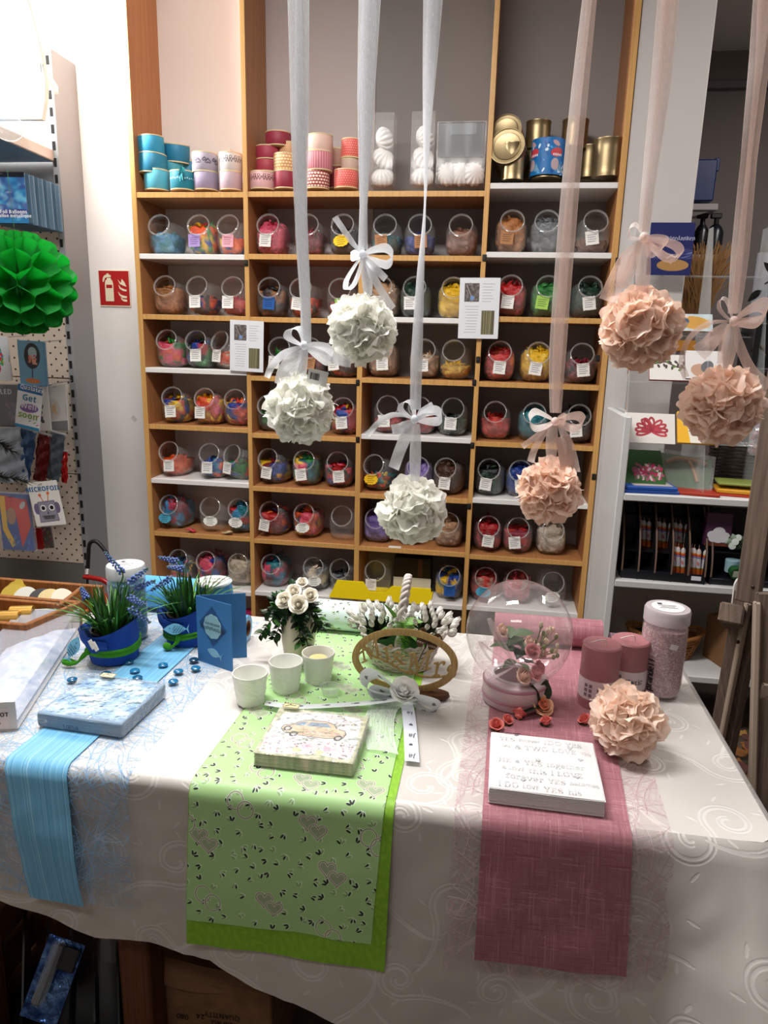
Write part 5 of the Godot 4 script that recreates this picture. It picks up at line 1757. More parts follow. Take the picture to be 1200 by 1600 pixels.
func vase() -> void:
	var p := on_y(461, 1043)
	var t := thing("flower_vase", "cream bottle shaped vase holding white roses and trailing green leaves", "vase", p + Vector3(0, 0.004, -0.03))
	var b := MB.new()
	b.lathe([Vector2(0.0001, 0), Vector2(0.026, 0), Vector2(0.031, 0.004), Vector2(0.037, 0.05), Vector2(0.038, 0.085), Vector2(0.034, 0.103), Vector2(0.024, 0.113), Vector2(0.0225, 0.125), Vector2(0.025, 0.134), Vector2(0.0225, 0.134), Vector2(0.020, 0.12)], 36)
	part("vase_body", b, mat(Color(0.80, 0.76, 0.68), 0.4), t)
	var dk := [mat(Color(0.05, 0.15, 0.07), 0.4, {"two": 1}), mat(Color(0.09, 0.24, 0.09), 0.4, {"two": 1}), mat(Color(0.20, 0.42, 0.12), 0.4, {"two": 1})]
	var lm := leaf_mesh(0.021, 0.0075, 0.2, 0.2)
	var st := mat(Color(0.12, 0.2, 0.08), 0.6)
	rng.seed = 71
	# sprigs: photo points of the tip, depth offset
	for s in [[407, 992, 0.02], [428, 1000, 0.03], [414, 962, 0.0], [425, 940, -0.01], [432, 965, 0.03], [500, 985, 0.02], [482, 1012, 0.045], [470, 1004, 0.05], [508, 978, 0.0], [495, 960, 0.02], [455, 918, -0.02], [490, 945, 0.0]]:
		var e := on_z(s[0], s[1], t.position.z + s[2]) - t.position
		var a := Vector3(0, 0.13, 0.005)
		var mid := a.lerp(e, 0.45) + Vector3(0, 0.022, 0.01)
		var c := curve3([a, mid, e], 9)
		b = MB.new()
		b.tube(c, 0.0011, 5)
		part("stem", b, st, t)
		for k in range(4, c.size(), 1):
			for side in [-1, 1]:
				var d: Vector3 = (c[k] - c[k - 1]).normalized()
				var out = (d.cross(Vector3(0, 0.3, 1)).normalized() * side + d * 0.6 + Vector3(rng.randf_range(-0.4, 0.4), rng.randf_range(-0.2, 0.4), rng.randf_range(0, 0.6)))
				put_leaf(t, "leaf", lm, dk[0] if rng.randf() < 0.45 else (dk[1] if rng.randf() < 0.6 else dk[2]), c[k], out, rng.randf_range(-0.6, 0.6), rng.randf_range(0.55, 1.0))
	var wm := mat(Color(0.97, 0.95, 0.90), 0.6, {"two": 1, "back": Color(0.25, 0.23, 0.18)})
	var rm := rose_mesh(0.021, 72)
	for q in [[444, 938, 0.045, 1.12], [466, 944, 0.055, 1.25], [459, 924, 0.02, 1.05], [485, 930, 0.03, 1.0], [472, 910, 0.0, 0.8]]:
		var c := on_z(q[0], q[1], t.position.z + q[2]) - t.position
		b = MB.new()
		b.tube([c - Vector3(0, 0.015, 0), c.lerp(Vector3(0, 0.12, 0), 0.6), Vector3(0, 0.12, 0)], 0.0015, 5)
		part("stem", b, st, t)
		var o := part("rose", rm, wm, t)
		var y := (c - Vector3(0, 0.09, -0.05)).normalized()
		o.transform = Transform3D(Basis(y.cross(Vector3.BACK).normalized(), y, y.cross(Vector3.BACK).normalized().cross(y)).scaled_local(Vector3.ONE * q[3]), c)
		for k in 4:
			put_leaf(t, "bract", lm, mat(Color(0.55, 0.42, 0.12), 0.6, {"two": 1}), c - y * 0.014, Vector3(cos(k * 1.6), 0.3, sin(k * 1.6)), 0.3, 0.6)

func basket() -> void:
	var p := on_y(622, 1058)
	var t := thing("wicker_basket", "white wicker basket with tall twisted handle filled with white tulips", "basket", Vector3(p.x, TT + 0.004, p.z - 0.055))
	var white := mat(Color(0.80, 0.77, 0.74), 0.6)
	# boat shaped body woven of horizontal canes over upright stakes
	var ring := func(v: float, a: float) -> Vector3:
		var end: float = absf(cos(a))
		var rx := 0.06 + 0.034 * v
		var rz := 0.042 + 0.012 * v
		return Vector3(cos(a) * rx, v * (0.056 + 0.030 * pow(end, 3)), sin(a) * rz)
	for k in 10:
		var b := MB.new()
		var pts := []
		for q in 61:
			var a := TAU * q / 60.0
			var v := (k + 0.5) / 10.0
			var c: Vector3 = ring.call(v, a)
			pts.append(c * (Vector3(1, 1, 1) + Vector3(0.025, 0, 0.035) * sin(q * PI / 2.5 + (k % 2) * PI)))
		b.tube(pts, 0.0026, 5, false)
		part("cane", b, white, t)
	for q in 24:
		var a := TAU * q / 24.0
		var b := MB.new()
		b.tube([ring.call(0.0, a), ring.call(0.5, a), ring.call(1.0, a)], 0.0022, 5)
		part("stake", b, white, t)
	var rim := MB.new()
	for s in 2:
		var pts := []
		for q in 73:
			var a := TAU * q / 72.0
			var c: Vector3 = ring.call(1.03, a)
			pts.append(c + Vector3(cos(a) * 0.003 * sin(a * 14 + s * PI), 0.0035 * cos(a * 14 + s * PI), sin(a) * 0.003 * sin(a * 14 + s * PI)))
		rim.tube(pts, 0.0035, 6, false)
	part("rim", rim, white, t)
	for s in [-1, 1]:      # curled ends
		var b := MB.new()
		var pts := []
		for q in 26:
			var a := q * 0.3
			var r := 0.014 * (1.0 - q / 34.0)
			pts.append(Vector3(s * (0.094 + 0.012 + r * sin(a) * 0.9), 0.086 + r * cos(a), 0.0))
		b.tube(pts, 0.0026, 6)
		part("curl", b, white, t)
	var b2 := MB.new()
	b2.grid(30, 5, func(u, v): return ring.call(v * 0.9 + 0.02, u * TAU) * Vector3(0.9, 1, 0.88) + Vector3(0, 0.002, 0), true)
	b2.grid(24, 1, func(u, v): return Vector3(cos(u * TAU) * 0.055 * v, 0.004, sin(u * TAU) * 0.037 * v), true)
	part("green_lining", b2, mat(Color(0.14, 0.34, 0.10), 0.8, {"two": 1}), t)
	# handle of two twisted canes, an arch along the depth
	for s in 2:
		var b := MB.new()
		var pts := []
		for q in 73:
			var f := q / 72.0
			var a := f * PI
			var c := Vector3(-0.004 + 0.012 * sin(a), 0.05 + 0.155 * pow(sin(a), 0.62), -cos(a) * 0.045)
			var w := f * TAU * 9.0 + s * PI
			pts.append(c + Vector3(cos(w), sin(w) * 0.4, sin(w) * 0.5) * 0.0045)
		b.tube(pts, 0.0046, 7)
		part("handle_cane", b, white, t)
	# tulips
	var tul := MB.new()
	for k in 6:
		var a := TAU * k / 6.0 + (k % 2) * 0.2
		tul.grid(4, 5, func(u, v):
			var s: float = u * 2 - 1
			var aa: float = a + s * 0.75 * sin(PI * clampf(v * 0.8 + 0.18, 0, 1))
			var r: float = 0.0078 * sin(PI * clampf(v * 0.78 + 0.12, 0, 1)) + 0.001
			return Vector3(cos(aa) * r, v * 0.020 * (1.0 - 0.12 * s * s), sin(aa) * r))
	var tm := tul.mesh()
	var tw := mat(Color(0.88, 0.87, 0.84), 0.5, {"two": 1, "back": Color(0.2, 0.2, 0.18)})
	var lf := leaf_mesh(0.05, 0.006, 0.25, 0.3)
	var dg := mat(Color(0.06, 0.10, 0.04), 0.5, {"two": 1})
	var mg := mat(Color(0.16, 0.3, 0.1), 0.5, {"two": 1})
	rng.seed = 83
	for cl in [[-0.052, -0.2, 30, 0.055], [0.056, 0.25, 34, 0.05]]:
		for k in cl[2]:
			var a = k * 2.4
			var r := sqrt((k + 0.5) / cl[2])
			var d := Vector3(cos(a) * r * 0.9 + cl[1] * 0.9, 1.15 - 0.45 * r, sin(a) * r * 0.75 + 0.12).normalized()
			var root := Vector3(cl[0] * 0.8, 0.06, 0.005)
			var e: Vector3 = root + d * (0.058 + 0.014 * rng.randf()) + Vector3(cos(a) * r * 0.012, 0, sin(a) * r * 0.012)
			var o := part("tulip", tm, tw, t)
			var x := d.cross(Vector3.BACK).normalized()
			o.transform = Transform3D(Basis(x, d, x.cross(d)).scaled_local(Vector3(0.72, 1.15, 0.72) * rng.randf_range(0.8, 1.05)), e)
			put_leaf(t, "leaf", lf, dg if k % 3 else mg, root, d + Vector3(rng.randf_range(-0.3, 0.3), 0, rng.randf_range(-0.2, 0.3)), rng.randf() * 3.0, rng.randf_range(0.9, 1.4))
	for k in 14:
		put_leaf(t, "leaf", lf, dg, Vector3(-0.075, 0.07, 0.0), Vector3(-1.0 + 0.08 * k, 0.25 + 0.09 * (k % 5), rng.randf_range(-0.4, 0.6)), rng.randf() * 2.0, 0.75)
	# green ribbon leaf and feather on the handle
	var big := leaf_mesh(0.07, 0.016, 0.15, 0.35)
	var gm := mat(Color(0.42, 0.6, 0.26), 0.5, {"two": 1, "back": Color(0.15, 0.25, 0.08)})
	put_leaf(t, "ribbon_leaf", big, gm, Vector3(-0.006, 0.10, 0.03), Vector3(-0.45, 1, 0.1), 0.4, 1.0)
	put_leaf(t, "ribbon_leaf", big, gm, Vector3(0.0, 0.115, 0.045), Vector3(0.75, -0.45, 0.2), 0.2, 1.0)
	put_leaf(t, "ribbon_leaf", big, gm, Vector3(0.0, 0.115, 0.045), Vector3(0.8, 0.25, 0.1), 0.5, 0.7)
	put_leaf(t, "ribbon_leaf", big, gm, Vector3(-0.01, 0.11, 0.048), Vector3(-0.9, -0.4, 0.2), 0.2, 0.8)
	var fe := MB.new()
	for k in 150:
		var y := rng.randf() * 0.075
		var a := rng.randf() * TAU
		var c := Vector3(0.004, 0.05 + y, 0.052)
		var d := Vector3(cos(a) * 0.022, -0.012 + rng.randf() * 0.02, absf(sin(a)) * 0.02)
		fe.band([c, c + d * 0.5 + Vector3(0, 0.003, 0), c + d], func(v): return Vector3(0.0004, 0.0004, 0) * (1.2 - v))
	part("green_feather", fe, mat(Color(0.36, 0.6, 0.16), 0.8, {"two": 1, "back": Color(0.15, 0.3, 0.05)}), t, "", "stuff")

func wooden_ring() -> void:
	var p := on_y(640, 1092)
	var t := thing("wooden_ring_sign", "oval plywood ring sign with cut out wedding lettering on a brown foot", "table sign", Vector3(p.x - 0.008, TT, p.z - 0.01))
	var ply := mat(Color(0.74, 0.61, 0.38), 0.55, {"tex": noise_tex(0.03, [Color(0.82, 0.8, 0.75), Color.WHITE], 128, 33, 0.0, Vector2(4, 0.6)), "tri": Vector3(10, 10, 10)})
	var c := Vector3(-0.006, 0.077, 0)
	var b := MB.new()
	b.grid(80, 4, func(u, v):
		var a: float = u * TAU
		var sq: Vector2 = [Vector2(-1, -1), Vector2(1, -1), Vector2(1, 1), Vector2(-1, 1), Vector2(-1, -1)][int(v * 4 + 0.5)]
		var w: float = 0.0068 * sq.x
		return c + Vector3(cos(a) * (0.100 + w), sin(a) * (0.062 + w), -sq.y * 0.0022), true)
	part("ring", b, ply, t)
	b = MB.new()
	b.at(Transform3D(Basis.from_scale(Vector3(1.0, 1, 0.36)), Vector3(0.03, 0.005, 0.0)))
	b.lathe([Vector2(0.0001, 0), Vector2(0.056, 0), Vector2(0.058, 0.003), Vector2(0.056, 0.010), Vector2(0.0001, 0.011)], 40)
	part("foot", b, mat(Color(0.30, 0.16, 0.07), 0.5), t)
	var o := {"font": "Droid Serif", "slant": 0.35, "depth": 0.004}
	lettering("Mr", 0.036, Transform3D(Basis(Vector3.BACK, 0.18), Vector3(-0.062, 0.086, 0)), ply, t, o)
	lettering("&", 0.03, Transform3D(Basis(Vector3.BACK, 0.05), Vector3(-0.018, 0.074, 0)), ply, t, o)
	lettering("Mrs", 0.040, Transform3D(Basis(Vector3.BACK, -0.1), Vector3(0.05, 0.066, 0)), ply, t, o)
	b = MB.new()
	b.tube(curve3([Vector3(-0.100, 0.082, 0), Vector3(-0.08, 0.098, 0), Vector3(-0.07, 0.082, 0), Vector3(-0.045, 0.074, 0), Vector3(-0.02, 0.060, 0), Vector3(0.006, 0.050, 0), Vector3(0.022, 0.058, 0), Vector3(0.014, 0.074, 0), Vector3(0.006, 0.058, 0), Vector3(0.03, 0.047, 0), Vector3(0.06, 0.048, 0), Vector3(0.09, 0.056, 0)], 8), 0.0022, 6)
	part("flourish", b, ply, t)

func butterfly() -> void:
	var p := on_z(668, 1002, on_y(640, 1092).z - 0.03)
	var t := thing("wooden_butterfly", "small brown cut out wooden butterfly above the ring sign", "decoration", p)
	for s in [-1, 1]:
		for w in [[0.030, 0.020, 0.55], [0.022, 0.015, -0.5]]:
			var o := PackedVector2Array()
			for k in 28:
				var a := TAU * k / 28.0
				var q := Vector2(w[0] * (0.52 + 0.5 * cos(a)), w[1] * sin(a) * (0.55 + 0.45 * cos(a))).rotated(w[2])
				o.append(Vector2(q.x * s, q.y))
			var b := MB.new()
			b.prism(o, -0.001, 0.001)
			var wing := part("wing", b, mat(Color(0.34, 0.22, 0.12), 0.6), t)
			b = MB.new()
			for k in 3:
				var q := Vector2(w[0] * (0.45 + 0.2 * k), w[1] * 0.16 * (k - 1)).rotated(w[2])
				b.ball(Vector3(q.x * s, q.y, 0.001), Vector3(0.0028, 0.0024, 0.0008), 8, 4)
			part("wing_spots", b, mat(Color(0.66, 0.6, 0.55), 0.6), wing)
	var b2 := MB.new()
	b2.tube([Vector3(0, -0.016, 0.001), Vector3(0, 0, 0.002), Vector3(0, 0.016, 0.001)], 0.0022, 6)
	b2.tube([Vector3(0, 0.016, 0.001), Vector3(0.008, 0.026, 0.002)], 0.0006, 4)
	b2.tube([Vector3(0, 0.016, 0.001), Vector3(-0.008, 0.026, 0.002)], 0.0006, 4)
	b2.tube([Vector3(0, -0.012, 0), Vector3(-0.004, -0.05, 0.01)], 0.001, 4)
	part("butterfly_body", b2, mat(Color(0.2, 0.12, 0.06), 0.6), t)
	t.rotation.z = -0.3

func ribbon_rose() -> void:
	var z := on_y(632, 1100).z + 0.02
	var c := on_z(632, 1079, z)
	var t := thing("rose_bow", "white foam rose with white satin bow printed with small hearts", "rose bow", c)
	var wm := mat(Color(0.99, 0.99, 0.98), 0.6, {"two": 1, "back": Color(0.9, 0.9, 0.9)})
	var o := part("rose", rose_mesh(0.036, 90, 5), wm, t)
	o.rotation = Vector3(0.62, 0.1, -0.15)
	var im := canvas(128, 512, Color(0.9, 0.91, 0.94))
	for k in 5:
		for s in [-1, 1]:
			dab(im, 64 + s * 9, 60 + k * 102, 11, 9, s * 0.5, Color(0.4, 0.4, 0.42))
		dab(im, 64, 72 + k * 102, 7, 9, 0, Color(0.4, 0.4, 0.42))
	var pr := mat(Color.WHITE, 0.4, {"tex": tex(im), "two": 1, "rim": 0.3, "back": Color(0.7, 0.7, 0.7)})
	var org := mat(Color.WHITE, 0.5, {"tex": sheer(Color(0.92, 0.95, 0.94), 0.4, 7), "alpha": 1.0, "two": 1})
	var k0 := Vector3(0, -0.012, 0)
	for lp in [[-0.075, 0.030, 0.02, 0.018], [-0.06, -0.004, 0.03, 0.012], [0.062, -0.022, 0.022, 0.016]]:
		var b := MB.new()
		var d := Vector3(lp[0], lp[1], 0)
		var pe = Vector3(-d.y, d.x, 0).normalized() * lp[3]
		b.band(curve3([k0, k0 + d * 0.4 + pe * 0.8 + Vector3(0, 0, 0.008), k0 + d * 0.9 + pe + Vector3(0, 0, 0.01), k0 + d * 1.05, k0 + d * 0.85 - pe, k0 + d * 0.4 - pe * 0.6, k0], 7), func(v): return Vector3(0.3 * signf(lp[0]), 0.85, 0.6) * (0.009 + 0.011 * sin(v * PI)), Vector2(1, 1), 3, 0.15)
		part("bow_loop", b, pr, t)
	# long tail to the left, lying on the car napkins' edge, and the printed one towards the viewer
	var b := MB.new()
	var q := []
	for e in [[620, 1092, 0.03], [575, 1098, 0.018], [520, 1102, 0.012], [470, 1104, 0.012], [440, 1102, 0.014], [415, 1098, 0.012]]:
		q.append(on_y(e[0], e[1], TT + e[2]) - c)
	b.band(curve3(q, 7), func(v): return Vector3(0.001, 0.002, 0.0125), Vector2(1, 1.2), 3, 0.1)
	part("ribbon_tail", b, pr, t)
	b = MB.new()
	q = []
	for e in [[630, 1096, 0.03], [600, 1105, 0.012], [592, 1140, 0.010], [598, 1175, 0.010]]:
		q.append(on_y(e[0], e[1], TT + e[2]) - c)
	b.band(curve3(q, 7), func(v): return Vector3(0.028, 0.002, 0.006), Vector2(1, 2), 3, 0.1)
	part("organza_tail", b, org, t)
	b = MB.new()
	q = []
	for e in [[634, 1096, 0.028], [638, 1112, 0.010], [641, 1140, 0.0085], [644, 1190, 0.0085]]:
		q.append(on_y(e[0], e[1], TT + e[2]) - c)
	b.band(curve3(q, 8), func(v): return Vector3(0.0125, 0.0, 0.0), Vector2(1, 1), 3, 0.05)
	part("ribbon_tail", b, mat(Color(0.88, 0.9, 0.95), 0.4, {"two": 1}), t)
	var ink := mat(Color(0.3, 0.3, 0.36), 0.6)
	for e in [[643, 1181], [643, 1149], [640, 1113]]:
		var w := on_y(e[0], e[1], TT + 0.0105) - c
		flat_text("Ja", 0.011, w, PI, ink, t)
	for e in [[642, 1163], [642, 1132]]:
		var hp := PackedVector2Array()
		for k in 20:
			var a := TAU * k / 20
			hp.append(Vector2(16 * pow(sin(a), 3), -(13 * cos(a) - 5 * cos(2 * a) - 2 * cos(3 * a) - cos(4 * a))) * 0.00022)
		var hb := MB.new()
		hb.prism(hp, 0, 0.0004)
		var ho := part("printed_heart", hb, ink, t)
		ho.transform = Transform3D(Basis(Vector3.RIGHT, -PI / 2), on_y(e[0], e[1], TT + 0.0098) - c)

func globe() -> void:
	var p := on_y(803, 1094)
	var t := thing("glass_globe", "clear globe on a pale pink base with roses arranged inside", "globe", Vector3(p.x, TT + 0.004, p.z))
	var b := MB.new()
	b.lathe([Vector2(0.0001, 0), Vector2(0.062, 0), Vector2(0.064, 0.003), Vector2(0.0645, 0.044), Vector2(0.062, 0.049), Vector2(0.046, 0.051)], 40)
	part("base", b, mat(Color(0.80, 0.71, 0.73), 0.45), t)
	b = MB.new()
	for y in [0.013, 0.04]:
		b.lathe([Vector2(0.0643, y), Vector2(0.0653, y + 0.0015), Vector2(0.0653, y + 0.005), Vector2(0.0646, y + 0.0065)], 40)
	part("base_line", b, mat(Color(0.72, 0.52, 0.58), 0.4), t)
	var R := 0.104
	var cy := 0.049 + 0.094
	b = MB.new()
	var pr := []
	for k in 30:
		var a := lerpf(0.44, PI, k / 29.0)
		pr.append(Vector2(maxf(sin(a) * R, 0.0001), cy - cos(a) * R))
	b.lathe(pr, 56)
	part("glass_dome", b, mat(Color.WHITE, 0.02, {"alpha": 0.08, "two": 1}), t)
	b = MB.new()
	b.lathe([Vector2(0.0440, 0.048), Vector2(0.0475, 0.050), Vector2(0.0475, 0.055), Vector2(0.0440, 0.057)], 44)
	part("dome_collar", b, glass(Color.WHITE, 0.35, 0.05), t)
	# inside: leaves, roses, organza
	var gl := [mat(Color(0.14, 0.22, 0.12), 0.5, {"two": 1}), mat(Color(0.30, 0.38, 0.24), 0.5, {"two": 1})]
	var lm := leaf_mesh(0.05, 0.016, 0.25, 0.25)
	rng.seed = 41
	for k in 16:
		var a := k * 2.4
		put_leaf(t, "leaf", lm, gl[k % 2], Vector3(rng.randf_range(-0.02, 0.02), 0.08 + 0.004 * k, rng.randf_range(-0.02, 0.03)), Vector3(cos(a), rng.randf_range(-0.1, 0.7), sin(a)), rng.randf_range(-0.5, 0.5), rng.randf_range(0.6, 0.95))
	var pk := [mat(Color(0.86, 0.56, 0.58), 0.6, {"two": 1}), mat(Color(0.93, 0.78, 0.70), 0.6, {"two": 1}), mat(Color(0.82, 0.48, 0.52), 0.6, {"two": 1})]
	var rm := rose_mesh(0.02, 43)
	for q in [[832, 1018, 0.05, 0, 1.0], [818, 1056, 0.055, 1, 1.05], [837, 1052, 0.05, 0, 1.0], [843, 1043, 0.02, 2, 0.9], [785, 985, 0.02, 1, 0.9], [828, 1003, 0.03, 1, 0.8], [846, 1020, 0.0, 0, 0.8]]:
		var c := on_z(q[0], q[1], t.position.z + q[2]) - t.position
		var o := part("rose", rm, pk[q[3]], t)
		o.transform = Transform3D(Basis.from_euler(Vector3(0.9, rng.randf() * 0.6, rng.randf_range(-0.5, 0.3))).scaled_local(Vector3.ONE * q[4]), c)
	var bud := MB.new()
	bud.ball(Vector3(0, 0.004, 0), Vector3(0.004, 0.006, 0.004), 8, 6)
	var bm := bud.mesh()
	var st := mat(Color(0.45, 0.42, 0.25), 0.6)
	for k in 26:
		var e := on_z(845 + rng.randf_range(-12, 26), 1000 + rng.randf_range(-25, 30), t.position.z + rng.randf_range(-0.03, 0.03)) - t.position
		var sm := MB.new()
		sm.tube([Vector3(0.02, 0.09, 0), e.lerp(Vector3(0.02, 0.09, 0), 0.4) + Vector3(0.004, 0, 0), e], 0.0008, 4)
		part("stem", sm, st, t)
		var o := part("bud", bm, [pk[1], mat(Color(0.8, 0.72, 0.6), 0.6), mat(Color(0.42, 0.45, 0.22), 0.6)][k % 3], t)
		o.position = e
	var og := mat(Color.WHITE, 0.5, {"tex": sheer(Color(0.82, 0.66, 0.7), 0.45, 9), "alpha": 1.0, "two": 1})
	for lp in [[[-0.005, 0.09, 0.04], [-0.05, 0.10, 0.05], [-0.075, 0.13, 0.03], [-0.05, 0.115, 0.04], [-0.005, 0.09, 0.04]], [[-0.005, 0.09, 0.04], [-0.035, 0.145, 0.04], [-0.06, 0.175, 0.02], [-0.045, 0.14, 0.03], [-0.005, 0.09, 0.04]], [[-0.005, 0.09, 0.04], [-0.04, 0.075, 0.06], [-0.055, 0.065, 0.06], [-0.03, 0.08, 0.06], [-0.005, 0.09, 0.04]]]:
		var pts := []
		for q in lp: pts.append(Vector3(q[0], q[1], q[2]))
		b = MB.new()
		b.band(curve3(pts, 8), func(v): return Vector3(0.2, 0.4, 0.9) * (0.005 + 0.012 * sin(v * PI)), Vector2(1, 3), 3, 0.1)
		part("organza_loop", b, og, t)

func table_roses() -> void:
	var co := mat(Color(0.90, 0.50, 0.46), 0.7, {"two": 1, "back": Color(0.4, 0.2, 0.18)})
	var rm := rose_mesh(0.016, 51, 3)
	var sep := leaf_mesh(0.014, 0.004, 0.3, 0.2)
	var gm := mat(Color(0.16, 0.2, 0.09), 0.6, {"two": 1})
	var k := 0
	for q in [[775, 1144, "leftmost of the coral paper roses behind the white napkins", 1.1], [793, 1136, "small coral paper rose, middle of the touching three", 0.85], [811, 1126, "coral paper rose nearest the globe base", 1.1], [852, 1137, "coral paper rose in front of the large peach rose", 0.95], [912, 1135, "coral paper rose tucked against the lying flower ball", 1.0]]:
		var p := on_y(q[0], q[1])
		var t := thing("paper_rose", q[2], "paper rose", p + Vector3(0, 0.013, -0.006), 0.0, "coral paper roses on the pink runner")
		var o := part("bloom", rm, co, t)
		o.rotation = Vector3(0.35 + 0.2 * (k % 3), k * 1.3, 0.25 * sin(k * 2.0))
		o.scale = Vector3.ONE * q[3]
		for s in 5:
			put_leaf(t, "sepal", sep, gm, Vector3(0, -0.007, 0), Vector3(cos(s * 1.26), -0.1, sin(s * 1.26)), 0.0, 1.0)
		k += 1
	var p := on_y(848, 1122)
	var t := thing("paper_rose", "large peach rose with dark green leaves lying before the globe", "paper rose", p + Vector3(0, 0.02, -0.012))
	var o := part("bloom", rose_mesh(0.026, 52, 4), mat(Color(0.93, 0.74, 0.60), 0.65, {"two": 1, "back": Color(0.25, 0.12, 0.07)}), t)
	o.rotation = Vector3(0.75, 0.3, -0.1)
	o = part("bloom_heart", rose_mesh(0.013, 53, 2), mat(Color(0.88, 0.50, 0.36), 0.65, {"two": 1}), t)
	o.rotation = Vector3(0.75, 0.3, -0.1)
	o.position = Vector3(0, 0.006, 0.006)
	var lm := leaf_mesh(0.06, 0.019, 0.1, 0.25)
	var lg := mat(Color(0.09, 0.16, 0.07), 0.45, {"two": 1})
	put_leaf(t, "leaf", lm, lg, Vector3(-0.008, 0.002, 0.0), Vector3(-0.42, 0.75, -0.25), 0.9, 1.0)
	put_leaf(t, "leaf", lm, lg, Vector3(-0.008, 0.0, 0.0), Vector3(-0.75, -0.12, 0.5), 0.2, 0.85)
	put_leaf(t, "leaf", lm, lg, Vector3(0.0, 0.002, -0.01), Vector3(0.1, 0.8, -0.25), 0.6, 0.75)

func candles() -> void:
	for q in [[935, 1113, 0.129, "dusky pink pillar candle standing in front, left of its twin"], [981, 1096, 0.119, "dusky pink pillar candle standing behind, beside the granule jar"]]:
		var p := on_y(q[0], q[1])
		var r := 0.0375
		var t := thing("pillar_candle", q[3], "candle", p + Vector3(0, 0.003, -r * 0.9), 0.0, "dusky pink pillar candles")
		var h: float = q[2]
		var b := MB.new()
		b.grid(48, 20, func(u, v):
			var a: float = u * TAU
			return Vector3(cos(a) * r, v * (h - 0.003), sin(a) * r) * Vector3(1.0 + 0.006 * sin(a * 7 + v * 19), 1, 1.0 + 0.006 * sin(a * 11 + v * 13)), true)
		b.lathe([Vector2(r, h - 0.003), Vector2(r * 0.93, h), Vector2(r * 0.8, h - 0.001), Vector2(0.0001, h - 0.006)], 40)
		part("wax", b, mat(Color(0.63, 0.41, 0.43), 0.5, {"sss": 0.1, "normal": noise_tex(0.05, [Color.BLACK, Color.WHITE], 128, 44, 2.0), "tri": Vector3(14, 14, 14), "nscale": 0.5}), t)
		b = MB.new()
		b.tube(curve3([Vector3(0.008, h - 0.006, 0), Vector3(0.006, h + 0.006, 0), Vector3(-0.006, h + 0.007, 0.004), Vector3(-0.022, h + 0.002, 0.006)], 6), 0.0011, 6)
		part("wick", b, mat(Color(0.88, 0.85, 0.82), 0.8), t)
		b = MB.new()
		b.lathe([Vector2(r * 1.012, 0.02), Vector2(r * 1.012, 0.062)], 48)
		part("paper_band", b, mat(Color(0.84, 0.77, 0.79), 0.7, {"two": 1}), t)
		var d := EYE - t.position
		var a := atan2(d.x, d.z)
		var ink := mat(Color(0.18, 0.13, 0.15), 0.6)
		var word := "Rustic"
		for k in word.length():
			var aa := a + 0.08 + k * 0.145
			lettering(word[k], 0.0105, Transform3D(Basis(Vector3.UP, aa), Vector3(sin(aa), 0, cos(aa)) * (r * 1.018) + Vector3(0, 0.039, 0)), ink, t, {"font": "Droid Serif", "slant": 0.4})
		b = MB.new()
		for k in 3:
			for s in 2:
				b.at(Transform3D(Basis(Vector3.UP, a - 0.62 + s * 0.26), Vector3.ZERO))
				b.box(Vector3(0, 0.030 + k * 0.010, r * 1.014), Vector3(0.0062, 0.0068, 0.0006))
		part("pictograms", b, mat(Color(0.48, 0.40, 0.44), 0.7), t)

func long_box() -> void:
	var n := on_y(28, 1142)
	var f := on_y(127, 985)
	var d := f - n
	var l := d.length()
	var yaw := atan2(-d.x, -d.z)
	var t := thing("gift_box", "long flat white box with clear lid at the table end", "box", n, yaw)
	# local: -z runs away, -x to the left; the near right corner is the origin
	var w := 0.135
	var h := 0.058
	var white := mat(Color(0.84, 0.82, 0.8), 0.55)
	var b := span(Vector3(-w, 0.002, -l), Vector3(0, 0.005, 0), 0.0005)
	b.box(Vector3(-w / 2, h / 2, -0.001), Vector3(w, h, 0.002), 0.0005)
	b.box(Vector3(-w / 2, h / 2, -l), Vector3(w, h, 0.002), 0.0005)
	part("tray", b, white, t)
	part("clear_lid", span(Vector3(-w, 0.006, -l + 0.001), Vector3(0, h, -0.003), 0.001), mat(Color(0.88, 0.90, 0.95), 0.12, {"alpha": 0.3, "normal": noise_tex(0.02, [Color.BLACK, Color.WHITE], 128, 6, 3.0), "tri": Vector3(4, 4, 4), "nscale": 0.4}), t)
	b = MB.new()
	b.grid(24, 12, func(u, v): return Vector3(-w * (0.96 - 0.92 * u), 0.012 + 0.026 * sin(u * PI) * (0.85 + 0.15 * sin(v * 23.0 + u * 9.0)), -0.01 - v * (l - 0.02)), false, Vector2(1, 3))
	part("rolled_fabric", b, mat(Color.WHITE, 0.5, {"tex": noise_tex(0.03, [Color(0.66, 0.72, 0.84), Color(0.93, 0.93, 0.95)], 128, 61)}), t)
	part("label", span(Vector3(-0.075, 0.008, 0.0), Vector3(-0.012, 0.046, 0.0008)), mat(Color(0.88, 0.8, 0.78), 0.6), t)
	lettering("OOT", 0.008, Transform3D(Basis(), Vector3(-0.024, 0.034, 0.0012)), mat(Color(0.1, 0.1, 0.1), 0.6), t, {"weight": 700})
	lettering("A", 0.008, Transform3D(Basis(), Vector3(-0.03, 0.02, 0.0012)), mat(Color(0.6, 0.25, 0.2), 0.6), t)

